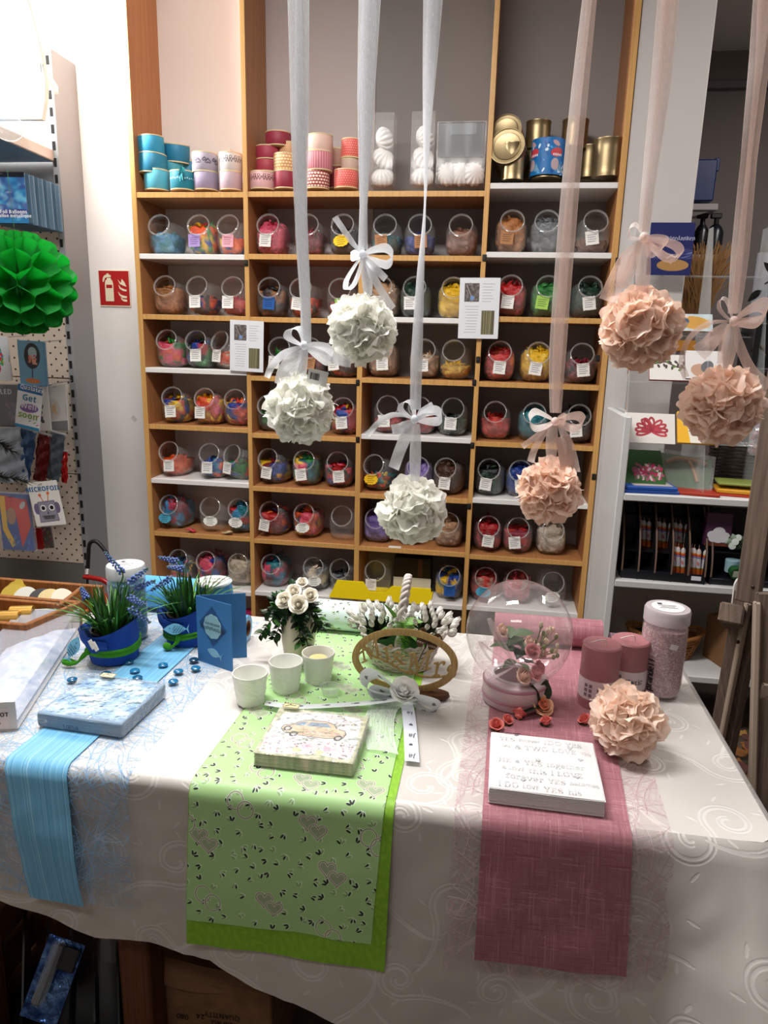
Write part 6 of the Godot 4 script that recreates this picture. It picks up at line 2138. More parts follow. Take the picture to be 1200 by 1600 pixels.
func table_items() -> void:
	napkins()
	felt_pot(on_y(163, 1042) + Vector3(0, 0.004, -0.045), "blue felt pot of grape hyacinths with a white price clip", 61, [[Vector3(-0.045, 0.14, 0.02), Vector3(-0.056, 0.165, 0.02)], [Vector3(0.02, 0.19, -0.02), Vector3(-0.02, 0.235, -0.02)], [Vector3(0.06, 0.13, 0.03), Vector3(0.104, 0.10, 0.03)], [Vector3(0.06, 0.165, 0.0), Vector3(0.105, 0.185, 0.0)], [Vector3(0.05, 0.18, 0.01), Vector3(0.09, 0.212, 0.0)], [Vector3(0.055, 0.15, 0.02), Vector3(0.095, 0.14, 0.03)]], Vector3(-0.060, 0.040, 0.060), -2.0, [Vector3(-0.035, 0.03, 0.045), Vector3(-0.045, 0.018, 0.052), Vector3(-0.055, 0.008, 0.06), Vector3(-0.078, 0.009, 0.062)], 2.6)
	felt_pot(on_y(283, 1013) + Vector3(0, 0.004, -0.045), "blue felt pot of grape hyacinths half hidden by the greeting card", 62, [[Vector3(-0.03, 0.155, 0.02), Vector3(-0.075, 0.125, 0.03)], [Vector3(-0.02, 0.19, 0.0), Vector3(-0.062, 0.20, 0.01)], [Vector3(0.0, 0.18, 0.02), Vector3(-0.032, 0.185, 0.03)]], Vector3(0.002, 0.054, 0.070), 0.0, [Vector3(0.0, 0.03, 0.055), Vector3(-0.002, 0.018, 0.062), Vector3(-0.012, 0.009, 0.07), Vector3(-0.024, 0.010, 0.068)], 2.9)
	granule_jar(on_y(192, 1004) + Vector3(0.002, 0.004, -0.03), 0.043, 0.178, "clear jar of blue granules with whitish lid behind the felt pot", Color(0.25, 0.52, 0.68), Color(0.62, 0.8, 0.88), Color(0.82, 0.84, 0.84), "")
	granule_jar(on_y(1034, 1096) + Vector3(0, 0.004, -0.04), 0.044, 0.185, "clear jar of pale mauve granules with dark vertical lettering", Color(0.66, 0.50, 0.53), Color(0.92, 0.81, 0.83), Color(0.8, 0.76, 0.78), "prandell")
	var sp := on_z(333, 908, -1.585)
	spool(Vector3(sp.x, TT + 0.004, sp.z), 0.046, sp.y - TT - 0.004)
	card()
	nuggets()
	cups()
	vase()
	basket()
	wooden_ring()
	butterfly()
	ribbon_rose()
	globe()
	table_roses()
	candles()
	long_box()

# ---------------------------------------------------------------- left: pegboard wall, trays, extinguisher
func gondola() -> void:
	var gx := -1.90
	var fz := -3.10
	var t := thing("pegboard_rack", "grey slotted steel rack with cream pegboard beside the white wall", "display rack", Vector3(-2.3, 0, fz))
	var o := -t.position
	var steel := mat(Color(0.54, 0.55, 0.56), 0.5)
	var dark := mat(Color(0.40, 0.40, 0.39), 0.5)
	part("upright", span(Vector3(gx - 0.032, 0, -3.285) + o, Vector3(gx, 2.605, fz) + o, 0.002), steel, t)
	var blk := mat(Color(0.03, 0.03, 0.03), 0.8)
	var sm := bx(Vector3.ZERO, Vector3(0.013, 0.034, 0.004)).mesh()
	for k in 36:
		var s := part("slot", sm, blk, t)
		s.position = Vector3(gx - 0.018, 2.56 - k * 0.066, fz + 0.0005) + o
	# pegboard panels with rows of small holes
	var im := canvas(64, 64, Color(0.78, 0.72, 0.66))
	for q in [[16, 16], [48, 48]]:
		dab(im, q[0], q[1], 6.0, 6.0, 0, Color(0.16, 0.13, 0.11))
	var pm := mat(Color.WHITE, 0.7, {"tex": tex(im), "tri": Vector3(19, 19, 19)})
	var e0 := on_z(0, 873, fz).y
	var e := [2.02, on_z(110, 592, fz).y, on_z(122, 742, fz).y, e0]
	for k in 3:
		part("pegboard_panel", span(Vector3(-3.1, e[k + 1] + 0.002, fz - 0.03) + o, Vector3(gx - 0.034, e[k] - 0.002, fz - 0.012) + o, 0.002), pm, t)
	part("base_panel", span(Vector3(-3.1, 0, fz - 0.04) + o, Vector3(gx - 0.034, e0, fz - 0.015) + o), dark, t)
	part("back_panel", span(Vector3(-3.1, 2.02, fz - 0.08) + o, Vector3(gx - 0.05, 2.59, fz - 0.06) + o), steel, t)
	# bracket and canopy board above the packs
	var a := on_x(90, 247, gx - 0.03)
	var c := on_x(0, 207, gx - 0.03)
	var d := (c - a).normalized()
	var b := MB.new()
	b.at(facing(Vector3.RIGHT, d, (a + c) * 0.5 + d * 0.15 + o))
	b.box(Vector3.ZERO, Vector3(0.014, a.distance_to(c) + 0.35, 0.045), 0.003)
	part("bracket", b, mat(Color(0.72, 0.68, 0.64), 0.4), t)
	var bl := MB.new()
	bl.at(facing(Vector3.RIGHT, d, (a + c) * 0.5 + d * 0.15 + Vector3(-0.55, -0.01, 0) + o))
	bl.box(Vector3.ZERO, Vector3(1.08, a.distance_to(c) + 0.3, 0.012), 0.002)
	part("canopy_board", bl, mat(Color(0.42, 0.62, 0.80), 0.4), t)  # blue light on the underside is put into the board colour
	var cl := MB.new()
	cl.ball(Vector3.ZERO, Vector3(0.06, 0.045, 0.03), 14, 10)
	var bag := part("clear_bag", cl, glass(Color(0.9, 0.9, 0.9), 0.25, 0.1))
	bag.position = on_z(14, 196, -2.66) + Vector3(0, -0.01, 0)
	tag(bag, "small crumpled clear plastic bag under the glowing panel", "plastic bag")

# a card or pack hung on the pegboard: photo centre, size in photo pixels, turn, depth
func peg_pack(called: String, label: String, c: Array, w: float, h: float, turn: float, z: float, im, film: bool, side := Color(0.85, 0.85, 0.85), thick := 0.012, group := "") -> Node3D:
	var p := on_z(c[0], c[1], z)
	var s := dist(p) / FOCAL
	var t := thing(called, label, "packet", p, 0.0, group)
	t.rotation = Vector3(0.03, 0.05, turn)
	var ww := w * s
	var hh := h * s
	part("card", bx(Vector3(0, 0, -thick * 0.5), Vector3(ww, hh, thick), minf(0.004, thick * 0.3)), mat(side, 0.5), t)
	if im != null:
		var b := MB.new()
		b.quad(Vector3(-ww, hh, 0.002) * 0.5, Vector3(ww, hh, 0.002) * 0.5, Vector3(ww, -hh, 0.002) * 0.5, Vector3(-ww, -hh, 0.002) * 0.5)
		part("print", b, mat(Color.WHITE, 0.4, {"tex": tex(im)}), t)
	if film:
		part("film", bx(Vector3(0, 0, -thick * 0.5), Vector3(ww + 0.012, hh + 0.012, thick + 0.01), 0.006), mat(Color.WHITE, 0.1, {"alpha": 0.1, "two": 1}), t)
	var hk := MB.new()
	hk.tube([Vector3(0, hh * 0.5 - 0.01, 0.03), Vector3(0, hh * 0.5 - 0.008, 0.0), Vector3(0, hh * 0.5 - 0.004, -3.09 - z)], 0.0018, 5)
	part("wire_hook", hk, mat(Color(0.6, 0.6, 0.6), 0.3, {"metal": 0.8}), t)
	return t
func pegboard_goods() -> void:
	rng.seed = 301
	# foil packs in a row on one hook
	var im := canvas(128, 160, Color(0.16, 0.5, 0.72))
	for k in 90:
		dab(im, rng.randf() * 128, 20 + rng.randf() * 120, rng.randf_range(6, 26), rng.randf_range(4, 18), rng.randf() * 3, Color([Color(0.45, 0.8, 0.9), Color(0.1, 0.3, 0.6), Color(0.3, 0.2, 0.5), Color(0.75, 0.92, 0.95)][k % 4], 0.5), true)
	fill_poly(im, PackedVector2Array([Vector2(0, 0), Vector2(128, 0), Vector2(128, 16), Vector2(0, 16)]), Color(0.05, 0.07, 0.15))
	dab(im, 78, 128, 52, 13, -0.1, Color(0.2, 0.22, 0.5))
	var t := peg_pack("foil_pack", "front cyan foil balloon pack of the row under the canopy", [8, 309], 70, 74, 0.0, -2.80, im, false, Color(0.2, 0.35, 0.5), 0.006, "foil balloon packs on one hook")
	lettering("Foil Balloons", 0.0135, Transform3D(Basis(), Vector3(0.03, -0.052, 0.002)), mat(Color(0.95, 0.97, 1), 0.5), t, {"weight": 700})
	lettering("Ballon métallique", 0.0125, Transform3D(Basis(), Vector3(0.03, -0.067, 0.002)), mat(Color(0.95, 0.97, 1), 0.5), t, {"weight": 700})
	for k in 8:
		var c := copy(t, "grey edged foil balloon packs hanging in line behind the cyan front pack")
		c.position.z -= 0.03 + k * 0.029
		for ch in c.get_children():
			if str(ch.name).begins_with("lettering") or str(ch.name).begins_with("wire") or str(ch.name).begins_with("print"): ch.free()
		(c.get_child(0) as MeshInstance3D).material_override = mat([Color(0.32, 0.42, 0.5), Color(0.42, 0.52, 0.6)][k % 2], 0.35)
	# white pack with coloured dots
	im = canvas(96, 128, Color(0.9, 0.92, 0.95))
	for k in 130:
		var a := rng.randf() * TAU
		var r := sqrt(rng.randf()) * 44
		dab(im, 34 + cos(a) * r * 0.8, 62 + sin(a) * r, 5, 5, 0, [Color(0.85, 0.2, 0.3), Color(0.95, 0.8, 0.1), Color(0.15, 0.6, 0.8), Color(0.3, 0.7, 0.3), Color(0.9, 0.45, 0.6)][k % 5])
	peg_pack("balloon_pack", "white balloon pack with a disc of coloured dots, below the green paper ball", [-4, 560], 40, 68, 0.0, -2.86, im, false)
	im = canvas(96, 140, Color(0.45, 0.68, 0.82))
	dab(im, 50, 46, 29, 40, 0.08, Color(0.16, 0.16, 0.2))
	dab(im, 52, 36, 16, 18, 0, Color(0.7, 0.8, 0.82))
	for k in 40:
		dab(im, 38 + rng.randf() * 26, 44 + rng.randf() * 26, 4, 3, rng.randf() * 3, Color(0.85, 0.4, 0.35).lerp(Color(0.95, 0.75, 0.65), rng.randf()))
	stroke(im, [Vector2(48, 86), Vector2(46, 114)], 2, Color(0.25, 0.15, 0.3))
	dab(im, 46, 124, 27, 8, 0.05, Color(0.86, 0.5, 0.3))
	peg_pack("balloon_pack", "blue balloon pack showing a dark oval balloon and an orange label", [50, 568], 43, 69, -0.03, -2.84, im, false, Color(0.35, 0.55, 0.7), 0.02)
	im = canvas(96, 128, Color(0.08, 0.10, 0.2))
	for k in 30:
		dab(im, 40 + rng.randf() * 40, 50 + rng.randf() * 60, 10, 8, rng.randf() * 3, Color([Color(0.5, 0.3, 0.4), Color(0.2, 0.25, 0.5), Color(0.6, 0.45, 0.45)][k % 3], 0.4), true)
	t = peg_pack("balloon_pack", "navy pack of glowing balloons with white lettering", [12, 634], 44, 66, 0.0, -2.88, im, true)
	lettering("LED", 0.022, Transform3D(Basis(), Vector3(0.0, 0.062, 0.003)), mat(Color(0.75, 0.8, 0.9), 0.5), t, {"weight": 700})
	# cards right of it
	im = canvas(64, 128, Color(0.86, 0.85, 0.84))
	for k in 14:
		dab(im, 20 + rng.randf() * 12, 50 + rng.randf() * 60, 6, 5, 0, Color(0.25, 0.25, 0.25))
	peg_pack("balloon_pack", "white card pack with a dark round picture, half behind the greeting pack", [66, 637], 22, 72, 0.0, -2.90, im, false)
	im = canvas(80, 160, Color(0.87, 0.86, 0.85))
	dab(im, 22, 86, 30, 36, 0, Color(0.8, 0.78, 0.76))
	for k in 20:
		dab(im, 14 + rng.randf() * 22, 70 + rng.randf() * 30, 7, 6, rng.randf() * 3, Color(Color(0.85, 0.6, 0.35), 0.5), true)
	fill_poly(im, PackedVector2Array([Vector2(0, 132), Vector2(80, 122), Vector2(80, 160), Vector2(0, 160)]), Color(0.35, 0.36, 0.38))
	peg_pack("balloon_pack", "white pack with pale peach round picture and grey foot, nearest the rack upright", [90, 637], 30, 72, -0.03, -2.92, im, true)
	# greeting pack
	im = canvas(128, 220, Color(0.93, 0.94, 0.96))
	fill_poly(im, PackedVector2Array([Vector2(0, 0), Vector2(128, 0), Vector2(128, 34), Vector2(0, 34)]), Color(0.1, 0.42, 0.68))
	fill_poly(im, PackedVector2Array([Vector2(0, 204), Vector2(128, 204), Vector2(128, 220), Vector2(0, 220)]), Color(0.15, 0.55, 0.75))
	dab(im, 66, 112, 48, 22, -0.1, Color(0.52, 0.38, 0.66))
	for k in 22:
		var x := rng.randf() * 118
		var y := 44 + rng.randf() * 150
		if absf(y - 115) > 62 or x < 20 or x > 108:
			stroke(im, [Vector2(x, y), Vector2(x + 10, y - 7)], 2.4, [Color(0.85, 0.3, 0.45), Color(0.3, 0.65, 0.75), Color(0.9, 0.75, 0.3), Color(0.45, 0.7, 0.4)][k % 4])
	t = peg_pack("balloon_pack", "tilted white get well balloon pack with blue heading", [45, 637], 40, 68, -0.20, -2.76, im, false, Color(0.8, 0.86, 0.9), 0.006)
	var o := {"weight": 700}
	lettering("Qualatex", 0.017, Transform3D(Basis(), Vector3(0.008, 0.081, 0.002)), mat(Color(0.95, 0.96, 1), 0.5), t, {"slant": 0.2, "weight": 700})
	lettering("Get", 0.026, Transform3D(Basis(), Vector3(0.0, 0.040, 0.002)), mat(Color(0.1, 0.5, 0.66), 0.5), t, o)
	lettering("Well", 0.024, Transform3D(Basis(), Vector3(0.0, 0.006, 0.002)), mat(Color(0.9, 0.88, 0.95), 0.5), t, o)
	lettering("soon", 0.027, Transform3D(Basis(), Vector3(0.0, -0.034, 0.002)), mat(Color(0.5, 0.66, 0.3), 0.5), t, o)
	# foil bags
	var k := 0
	for q in [[10, 712, 62, 84, 0.08, Color(0.62, 0.66, 0.72), "crumpled silver foil bag behind the fir sprigs"], [38, 712, 30, 84, -0.25, Color(0.22, 0.34, 0.5), "steel blue foil bag leaning between silver and red bags"], [66, 716, 22, 76, -0.2, Color(0.35, 0.05, 0.07), "dark red foil bag behind the grey one"], [86, 714, 26, 76, -0.22, Color(0.3, 0.34, 0.38), "grey striped foil bag in front of the red edge"], [101, 730, 10, 50, -0.1, Color(0.6, 0.05, 0.05), "narrow bright red foil bag next to bare pegboard"]]:
		var p := on_z(q[0], q[1], -2.84 - 0.015 * k)
		var s := dist(p) / FOCAL
		t = thing("foil_bag", q[6], "foil bag", p)
		t.rotation.z = q[4]
		var b := MB.new()
		b.grid(10, 14, func(u, v):
			var x: float = (u - 0.5) * q[2] * s
			var y: float = (v - 0.5) * q[3] * s
			return Vector3(x, y, 0.012 * sin(u * PI) * (0.3 + sin(v * PI)) + 0.004 * sin(u * 17.0 + v * 9.0 + k) + 0.004 * sin(v * 23.0 - u * 6.0)))
		part("foil", b, mat(q[5], 0.28, {"two": 1, "metal": 0.35}), t)
		b = MB.new()
		b.box(Vector3(0, q[3] * s * 0.5, -0.004), Vector3(q[2] * s, 0.012, 0.006), 0.001)
		part("header_strip", b, mat(Color(0.75, 0.77, 0.8), 0.3, {"alpha": 0.6}), t)
		k += 1
	# colourful pack at the foot
	im = canvas(128, 200, Color(0.1, 0.28, 0.55))
	fill_poly(im, PackedVector2Array([Vector2(10, 5), Vector2(118, 20), Vector2(124, 110), Vector2(80, 190), Vector2(66, 60), Vector2(20, 60)]), Color(0.75, 0.12, 0.1))
	fill_poly(im, PackedVector2Array([Vector2(8, 10), Vector2(30, 10), Vector2(28, 120), Vector2(56, 180), Vector2(38, 190), Vector2(8, 130)]), Color(0.85, 0.66, 0.1))
	dab(im, 48, 78, 18, 30, 0.1, Color(0.62, 0.45, 0.33))
	dab(im, 98, 38, 16, 9, -0.9, Color(0.7, 0.72, 0.75))
	for q in 12:
		dab(im, 20 + rng.randf() * 90, 150 + rng.randf() * 46, 12, 5, rng.randf() * 3, Color([Color(0.3, 0.5, 0.8), Color(0.1, 0.2, 0.45)][q % 2], 0.7), true)
	peg_pack("balloon_pack", "film bag of red, blue and yellow balloons lowest on the pegboard", [25, 816], 52, 92, 0.0, -2.85, im, true, Color(0.3, 0.3, 0.5), 0.014)
	im = canvas(48, 64, Color(0.7, 0.1, 0.1))
	peg_pack("balloon_pack", "plain red pack edge peeking out beneath the robot card", [59, 842], 14, 34, 0.0, -2.92, im, false, Color(0.7, 0.1, 0.1))
	im = canvas(48, 64, Color(0.35, 0.3, 0.32))
	for q in 24:
		dab(im, rng.randf() * 48, rng.randf() * 64, 6, 5, rng.randf() * 3, [Color(0.3, 0.4, 0.5), Color(0.6, 0.3, 0.25), Color(0.6, 0.55, 0.3)][q % 3])
	peg_pack("balloon_pack", "small mottled pack beside the red pack under the robot card", [74, 840], 16, 34, 0.05, -2.94, im, true, Color(0.4, 0.35, 0.35))
	# robot card
	im = canvas(160, 220, Color(0.88, 0.87, 0.85))
	var gy := Color(0.55, 0.54, 0.6)
	dab(im, 24, 132, 16, 28, 0, Color(0.42, 0.38, 0.5))
	dab(im, 134, 132, 16, 28, 0, Color(0.42, 0.38, 0.5))
	fill_poly(im, PackedVector2Array([Vector2(34, 100), Vector2(124, 96), Vector2(130, 196), Vector2(28, 200)]), gy)
	stroke(im, [Vector2(34, 100), Vector2(124, 96), Vector2(130, 196), Vector2(28, 200), Vector2(34, 100)], 2, Color(0.4, 0.38, 0.45))
	for e in [[58, 130], [104, 130]]:
		dab(im, e[0], e[1], 16, 16, 0, Color(0.9, 0.9, 0.9))
		dab(im, e[0], e[1], 10, 10, 0, Color(0.08, 0.06, 0.07))
	fill_poly(im, PackedVector2Array([Vector2(80, 146), Vector2(86, 160), Vector2(74, 160)]), Color(0.3, 0.28, 0.35))
	fill_poly(im, PackedVector2Array([Vector2(44, 168), Vector2(116, 168), Vector2(108, 188), Vector2(52, 188)]), Color(0.08, 0.08, 0.08))
	for e in 8:
		stroke(im, [Vector2(50 + e * 8.6, 168), Vector2(53 + e * 7.6, 188)], 1, Color(0.7, 0.7, 0.7))
	for e in [[66, 98, 54, 66], [92, 96, 100, 58]]:
		stroke(im, [Vector2(e[0], e[1]), Vector2(e[2], e[3])], 2, Color(0.8, 0.35, 0.2))
		dab(im, e[2], e[3], 8, 8, 0, Color(0.85, 0.42, 0.22))
	t = peg_pack("balloon_pack", "white card pack picturing a grey robot head with orange antennae", [72.5, 787], 49, 71, 0.13, -2.80, im, false, Color(0.8, 0.79, 0.77), 0.006)
	lettering("MICROFOIL", 0.021, Transform3D(Basis(), Vector3(0.0, 0.068, 0.002)), mat(Color(0.1, 0.36, 0.58), 0.5), t, {"weight": 700})
	# green honeycomb paper ball
	var c := on_z(30, 443, -2.45)
	var R := 86.0 * dist(c) / FOCAL
	t = thing("paper_ball", "large green honeycomb tissue paper ball hanging before the pegboard", "paper ball", c)
	var gm := mat(Color(0.04, 0.47, 0.17), 0.75, {"two": 1, "back": Color(0.08, 0.75, 0.22)})
	var N := 22
	for s in N:
		var b := MB.new()
		b.grid(66, 6, func(u, v):
			var th: float = (u - 0.5) * PI * 0.985
			var w: float = (1.0 if s % 2 else -1.0) * sin(u * PI * 9.0)
			var r: float = R * v * (1.0 - 0.10 * (1.0 - pow(absf(sin(u * PI * 9.0 + PI * 0.5)), 0.7)) * v) * (0.90 + 0.10 * cos(th))
			var a: float = TAU * (s + 0.49 * clampf(w * 1.6, -1, 1) * smoothstep(0.15, 0.7, v)) / N
			return Vector3(cos(a) * cos(th) * r, sin(th) * r, sin(a) * cos(th) * r))
		part("paper_sheet", b, gm, t)
	var b2 := MB.new()
	b2.tube([Vector3(0, R * 0.95, 0), Vector3(-0.02, 2.0 - c.y, -0.02)], 0.0012, 4)
	part("thread", b2, mat(Color(0.2, 0.4, 0.25), 0.8), t)
	# fir sprigs reaching in from the left
	for q in [[-30, 676, 20, 706, "upper fir sprig reaching in at the edge of the silver bag"], [-40, 742, 42, 752, "lower and longer fir sprig reaching in above the colourful pack"]]:
		var a := on_z(q[0], q[1], -2.6)
		var e := on_z(q[2], q[3], -2.55)
		t = thing("fir_sprig", q[4], "fir sprig", a)
		b2 = MB.new()
		b2.tube([Vector3.ZERO, (e - a) * 0.5 + Vector3(0, 0.01, 0), e - a], 0.003, 5)
		part("twig", b2, mat(Color(0.14, 0.1, 0.06), 0.8), t)
		b2 = MB.new()
		var ax := (e - a).normalized()
		for n in 190:
			var f := rng.randf()
			var p := (e - a) * f + Vector3(0, 0.02 * f * (1.0 - f), 0)
			var sd := ax.cross(Vector3.UP).normalized().rotated(ax, rng.randf() * TAU)
			var d := (sd + ax * 0.9).normalized() * rng.randf_range(0.03, 0.05)
			b2.band([p, p + d * 0.5, p + d], func(v): return ax.cross(d).normalized() * 0.0016 * (1.1 - v), Vector2.ONE, 1)
		part("needles", b2, mat(Color(0.05, 0.10, 0.06), 0.6, {"two": 1}), t, "", "stuff")

func trays() -> void:
	var wood := mat(Color(0.60, 0.37, 0.16), 0.55, {"tex": wood_tex(Color(0.75, 0.7, 0.66), Color.WHITE, 15), "tri": Vector3(4, 4, 4)})
	var h := 0.82
	var rb := on_y(131, 914, h)
	var rf := on_y(92, 944, h)
	var cab := thing("low_cabinet", "brown low cabinet under the wooden trays, mostly out of sight", "cabinet", Vector3(-1.5, 0, rb.z + 0.22))
	part("body", span(Vector3(-0.62, 0, -0.20), Vector3(0.32, 0.735, 0.28), 0.004), wood, cab)
	part("top", span(Vector3(-0.64, 0.735, -0.21), Vector3(0.34, 0.752, 0.29), 0.003), wood, cab)
	var t := thing("wooden_tray", "wooden tray of thread and ribbon spools behind the clear lidded box", "tray", Vector3(rf.x, 0.753, rf.z))
	var o := -t.position
	var w := 0.62
	var dz := rf.z - rb.z
	var hh := h - 0.753
	part("floor_board", span(Vector3(-w, 0, -dz), Vector3(0.0, 0.006, 0), 0.001), wood, t)
	part("front_board", span(Vector3(-w, 0, -0.012), Vector3(0, hh, 0), 0.002), wood, t)
	part("back_board", span(Vector3(-w, 0, -dz), Vector3(0.04, hh + 0.004, -dz + 0.012), 0.002), wood, t)
	var b := MB.new()
	b.at(Transform3D(Basis(Vector3.UP, atan2(rb.x - rf.x, dz) * -1.0), Vector3.ZERO))
	b.box(Vector3(0, hh * 0.5, -dz * 0.5), Vector3(0.012, hh, dz + 0.01), 0.002)
	part("side_board", b, wood, t)
	var sp := MB.new()
	sp.lathe([Vector2(0.0001, 0), Vector2(0.03, 0), Vector2(0.03, 0.003), Vector2(0.024, 0.004), Vector2(0.024, 0.022), Vector2(0.03, 0.023), Vector2(0.03, 0.026), Vector2(0.0001, 0.026)], 22)
	var sm := sp.mesh()
	var k := 0
	for q in [[30, 922, Color(0.7, 0.6, 0.2), "yellow edged spool at the back of the tray"], [22, 930, Color(0.72, 0.62, 0.25), "yellow and white spool in the tray, leftmost"], [41, 934, Color(0.8, 0.8, 0.76), "white thread spool in the middle of the tray"], [62, 937, Color(0.12, 0.11, 0.12), "black centred spool in the tray"], [72, 938, Color(0.78, 0.7, 0.5), "white spool with yellow rim beside the black one"], [88, 938, Color(0.85, 0.82, 0.74), "pale spool in the tray corner"]]:
		var p := on_y(q[0], q[1], 0.80)
		var s := part("thread_spool", sm, mat(q[2], 0.5))
		s.position = p + Vector3(0, -0.012, -0.01)
		s.rotation = Vector3(0.9, 0.3 * k, 0.3)
		tag(s, q[3], "spool", "spools in the wooden tray")
		k += 1
	# nearer tray
	var f2 := on_y(24, 976, h)
	var b2 := on_y(58, 960, h)
	t = thing("wooden_tray", "smaller wooden tray of gold ribbon rolls in front, left of the long box", "tray", Vector3(f2.x, 0.755, f2.z))
	dz = 0.16
	part("floor_board", span(Vector3(-0.4, 0, -dz), Vector3(0.04, 0.006, 0), 0.001), wood, t)
	part("front_board", span(Vector3(-0.4, -0.0, -0.01), Vector3(0.02, hh, 0.002), 0.002), wood, t)
	part("back_board", span(Vector3(-0.4, 0, -dz), Vector3(0.06, hh, -dz + 0.012), 0.002), wood, t)
	b = MB.new()
	b.at(Transform3D(Basis(Vector3.UP, -0.25), Vector3(0.02, 0, 0)))
	b.box(Vector3(0, hh * 0.5, -dz * 0.5), Vector3(0.012, hh, dz), 0.002)
	part("side_board", b, wood, t)
	k = 0
	for q in [[32, 964, "gold ribbon roll standing higher in the near tray"], [10, 972, "gold ribbon roll lying by the tray front"]]:
		var g := MB.new()
		g.lathe([Vector2(0.012, 0), Vector2(0.022, 0), Vector2(0.022, 0.05), Vector2(0.012, 0.05)], 24)
		var s := part("gold_roll", g, mat(Color(0.75, 0.58, 0.28), 0.3, {"metal": 0.7}))
		s.position = on_y(q[0], q[1], 0.80) + Vector3(0.02, 0.0, -0.02)
		s.rotation = Vector3(0, 0.3, PI / 2)
		tag(s, q[2], "ribbon roll", "gold rolls in the near tray")
		k += 1

func extinguisher() -> void:
	var z := -2.7
	var c := on_z(152, 920, z)
	var t := thing("fire_extinguisher", "red fire extinguisher with black hose by the white wall", "fire extinguisher", Vector3(c.x, 0, z))
	var b := MB.new()
	var top := c.y - 0.01
	b.lathe([Vector2(0.0001, 0.02), Vector2(0.07, 0.02), Vector2(0.075, 0.04), Vector2(0.075, top - 0.09), Vector2(0.06, top - 0.04), Vector2(0.025, top - 0.01), Vector2(0.022, top + 0.02), Vector2(0.0001, top + 0.02)], 28)
	part("cylinder", b, mat(Color(0.62, 0.04, 0.03), 0.3), t)
	var red := mat(Color(0.6, 0.05, 0.04), 0.35)
	b = MB.new()
	var pts := []
	for q in [[131, 901], [145, 903], [160, 906], [170, 912]]:
		pts.append(on_z(q[0], q[1], z) - t.position)
	b.tube(curve3(pts, 5), 0.011, 8)
	part("carry_handle", b, red, t)
	b = MB.new()
	pts = []
	for q in [[150, 925], [140, 918], [135, 926], [134, 945]]:
		pts.append(on_z(q[0], q[1], z + 0.01) - t.position)
	b.tube(curve3(pts, 5), 0.010, 8)
	part("trigger", b, mat(Color(0.04, 0.04, 0.04), 0.5), t)
	b = MB.new()
	pts = []
	for q in [[137, 892], [138, 872], [140, 850], [150, 846], [162, 858], [172, 874], [180, 892], [184, 920]]:
		pts.append(on_z(q[0], q[1], z - 0.02) - t.position)
	b.tube(curve3(pts, 6), 0.0085, 10)
	part("hose", b, mat(Color(0.05, 0.05, 0.05), 0.5), t)
	b = MB.new()
	b.tube([on_z(137, 890, z - 0.02) - t.position, on_z(136, 899, z) - t.position], 0.011, 10)
	part("hose_fitting", b, mat(Color(0.75, 0.73, 0.72), 0.3, {"metal": 0.8}), t)
	# sign on the wall
	var a := on_z(153.5, 422, -3.285)
	var e := on_z(205.5, 480, -3.285)
	var w := absf(e.x - a.x)
	var h := absf(a.y - e.y)
	t = thing("wall_sign", "red fire extinguisher sign with white bottle and flames on the white wall", "sign", Vector3((a.x + e.x) / 2, (a.y + e.y) / 2, -3.285))
	part("plate", bx(Vector3(0, 0, 0.0025), Vector3(w, h, 0.004), 0.001), mat(Color(0.84, 0.78, 0.7), 0.5), t)
	part("red_field", bx(Vector3(0, 0.002, 0.005), Vector3(w * 0.95, h * 0.94, 0.001)), mat(Color(0.62, 0.05, 0.05), 0.45), t)
	var cream := mat(Color(0.84, 0.80, 0.7), 0.5)
	var poly := func(pp: Array, called: String):
		var q := PackedVector2Array()
		for v in pp:
			q.append(Vector2((v[0] / 250.0 - 0.5) * w * 0.95, (0.5 - v[1] / 285.0) * h * 0.94 + 0.002))
		var m := MB.new()
		m.prism(q, 0.0055, 0.0064)
		part(called, m, cream, t)
	poly.call([[48, 108], [54, 82], [66, 70], [68, 58], [100, 58], [100, 68], [112, 82], [118, 108], [118, 252], [48, 252]], "bottle_symbol")
	poly.call([[30, 92], [34, 58], [48, 38], [66, 32], [66, 22], [84, 22], [84, 32], [102, 36], [102, 52], [70, 54], [52, 58], [40, 92]], "valve_symbol")
	part("band_symbol", bx(Vector3((84 / 250.0 - 0.5) * w * 0.95, (0.5 - 125 / 285.0) * h * 0.94, 0.0066), Vector3(w * 0.19, h * 0.09, 0.0006)), mat(Color(0.62, 0.05, 0.05), 0.45), t)
	poly.call([[158, 70], [184, 100], [192, 66], [214, 92], [228, 130], [206, 122], [176, 108]], "flame_symbol")
	poly.call([[162, 112], [180, 138], [206, 150], [228, 154], [228, 168], [196, 164], [170, 146]], "flame_symbol")
	poly.call([[156, 170], [176, 196], [204, 204], [228, 208], [228, 224], [192, 222], [164, 200]], "flame_symbol")
	poly.call([[176, 216], [194, 232], [228, 236], [228, 254], [200, 252], [182, 238]], "flame_symbol")
	# small sticker low on the wall
	var st := on_z(211, 654, -3.285)
	var sk := part("sticker", bx(Vector3.ZERO, Vector3(0.026, 0.02, 0.001)), mat(Color(0.75, 0.74, 0.74), 0.6))
	sk.position = st + Vector3(-0.005, 0, 0.001)
	sk.rotation.z = -0.8
	tag(sk, "small crumpled grey sticker on the white wall near the shelf", "sticker")

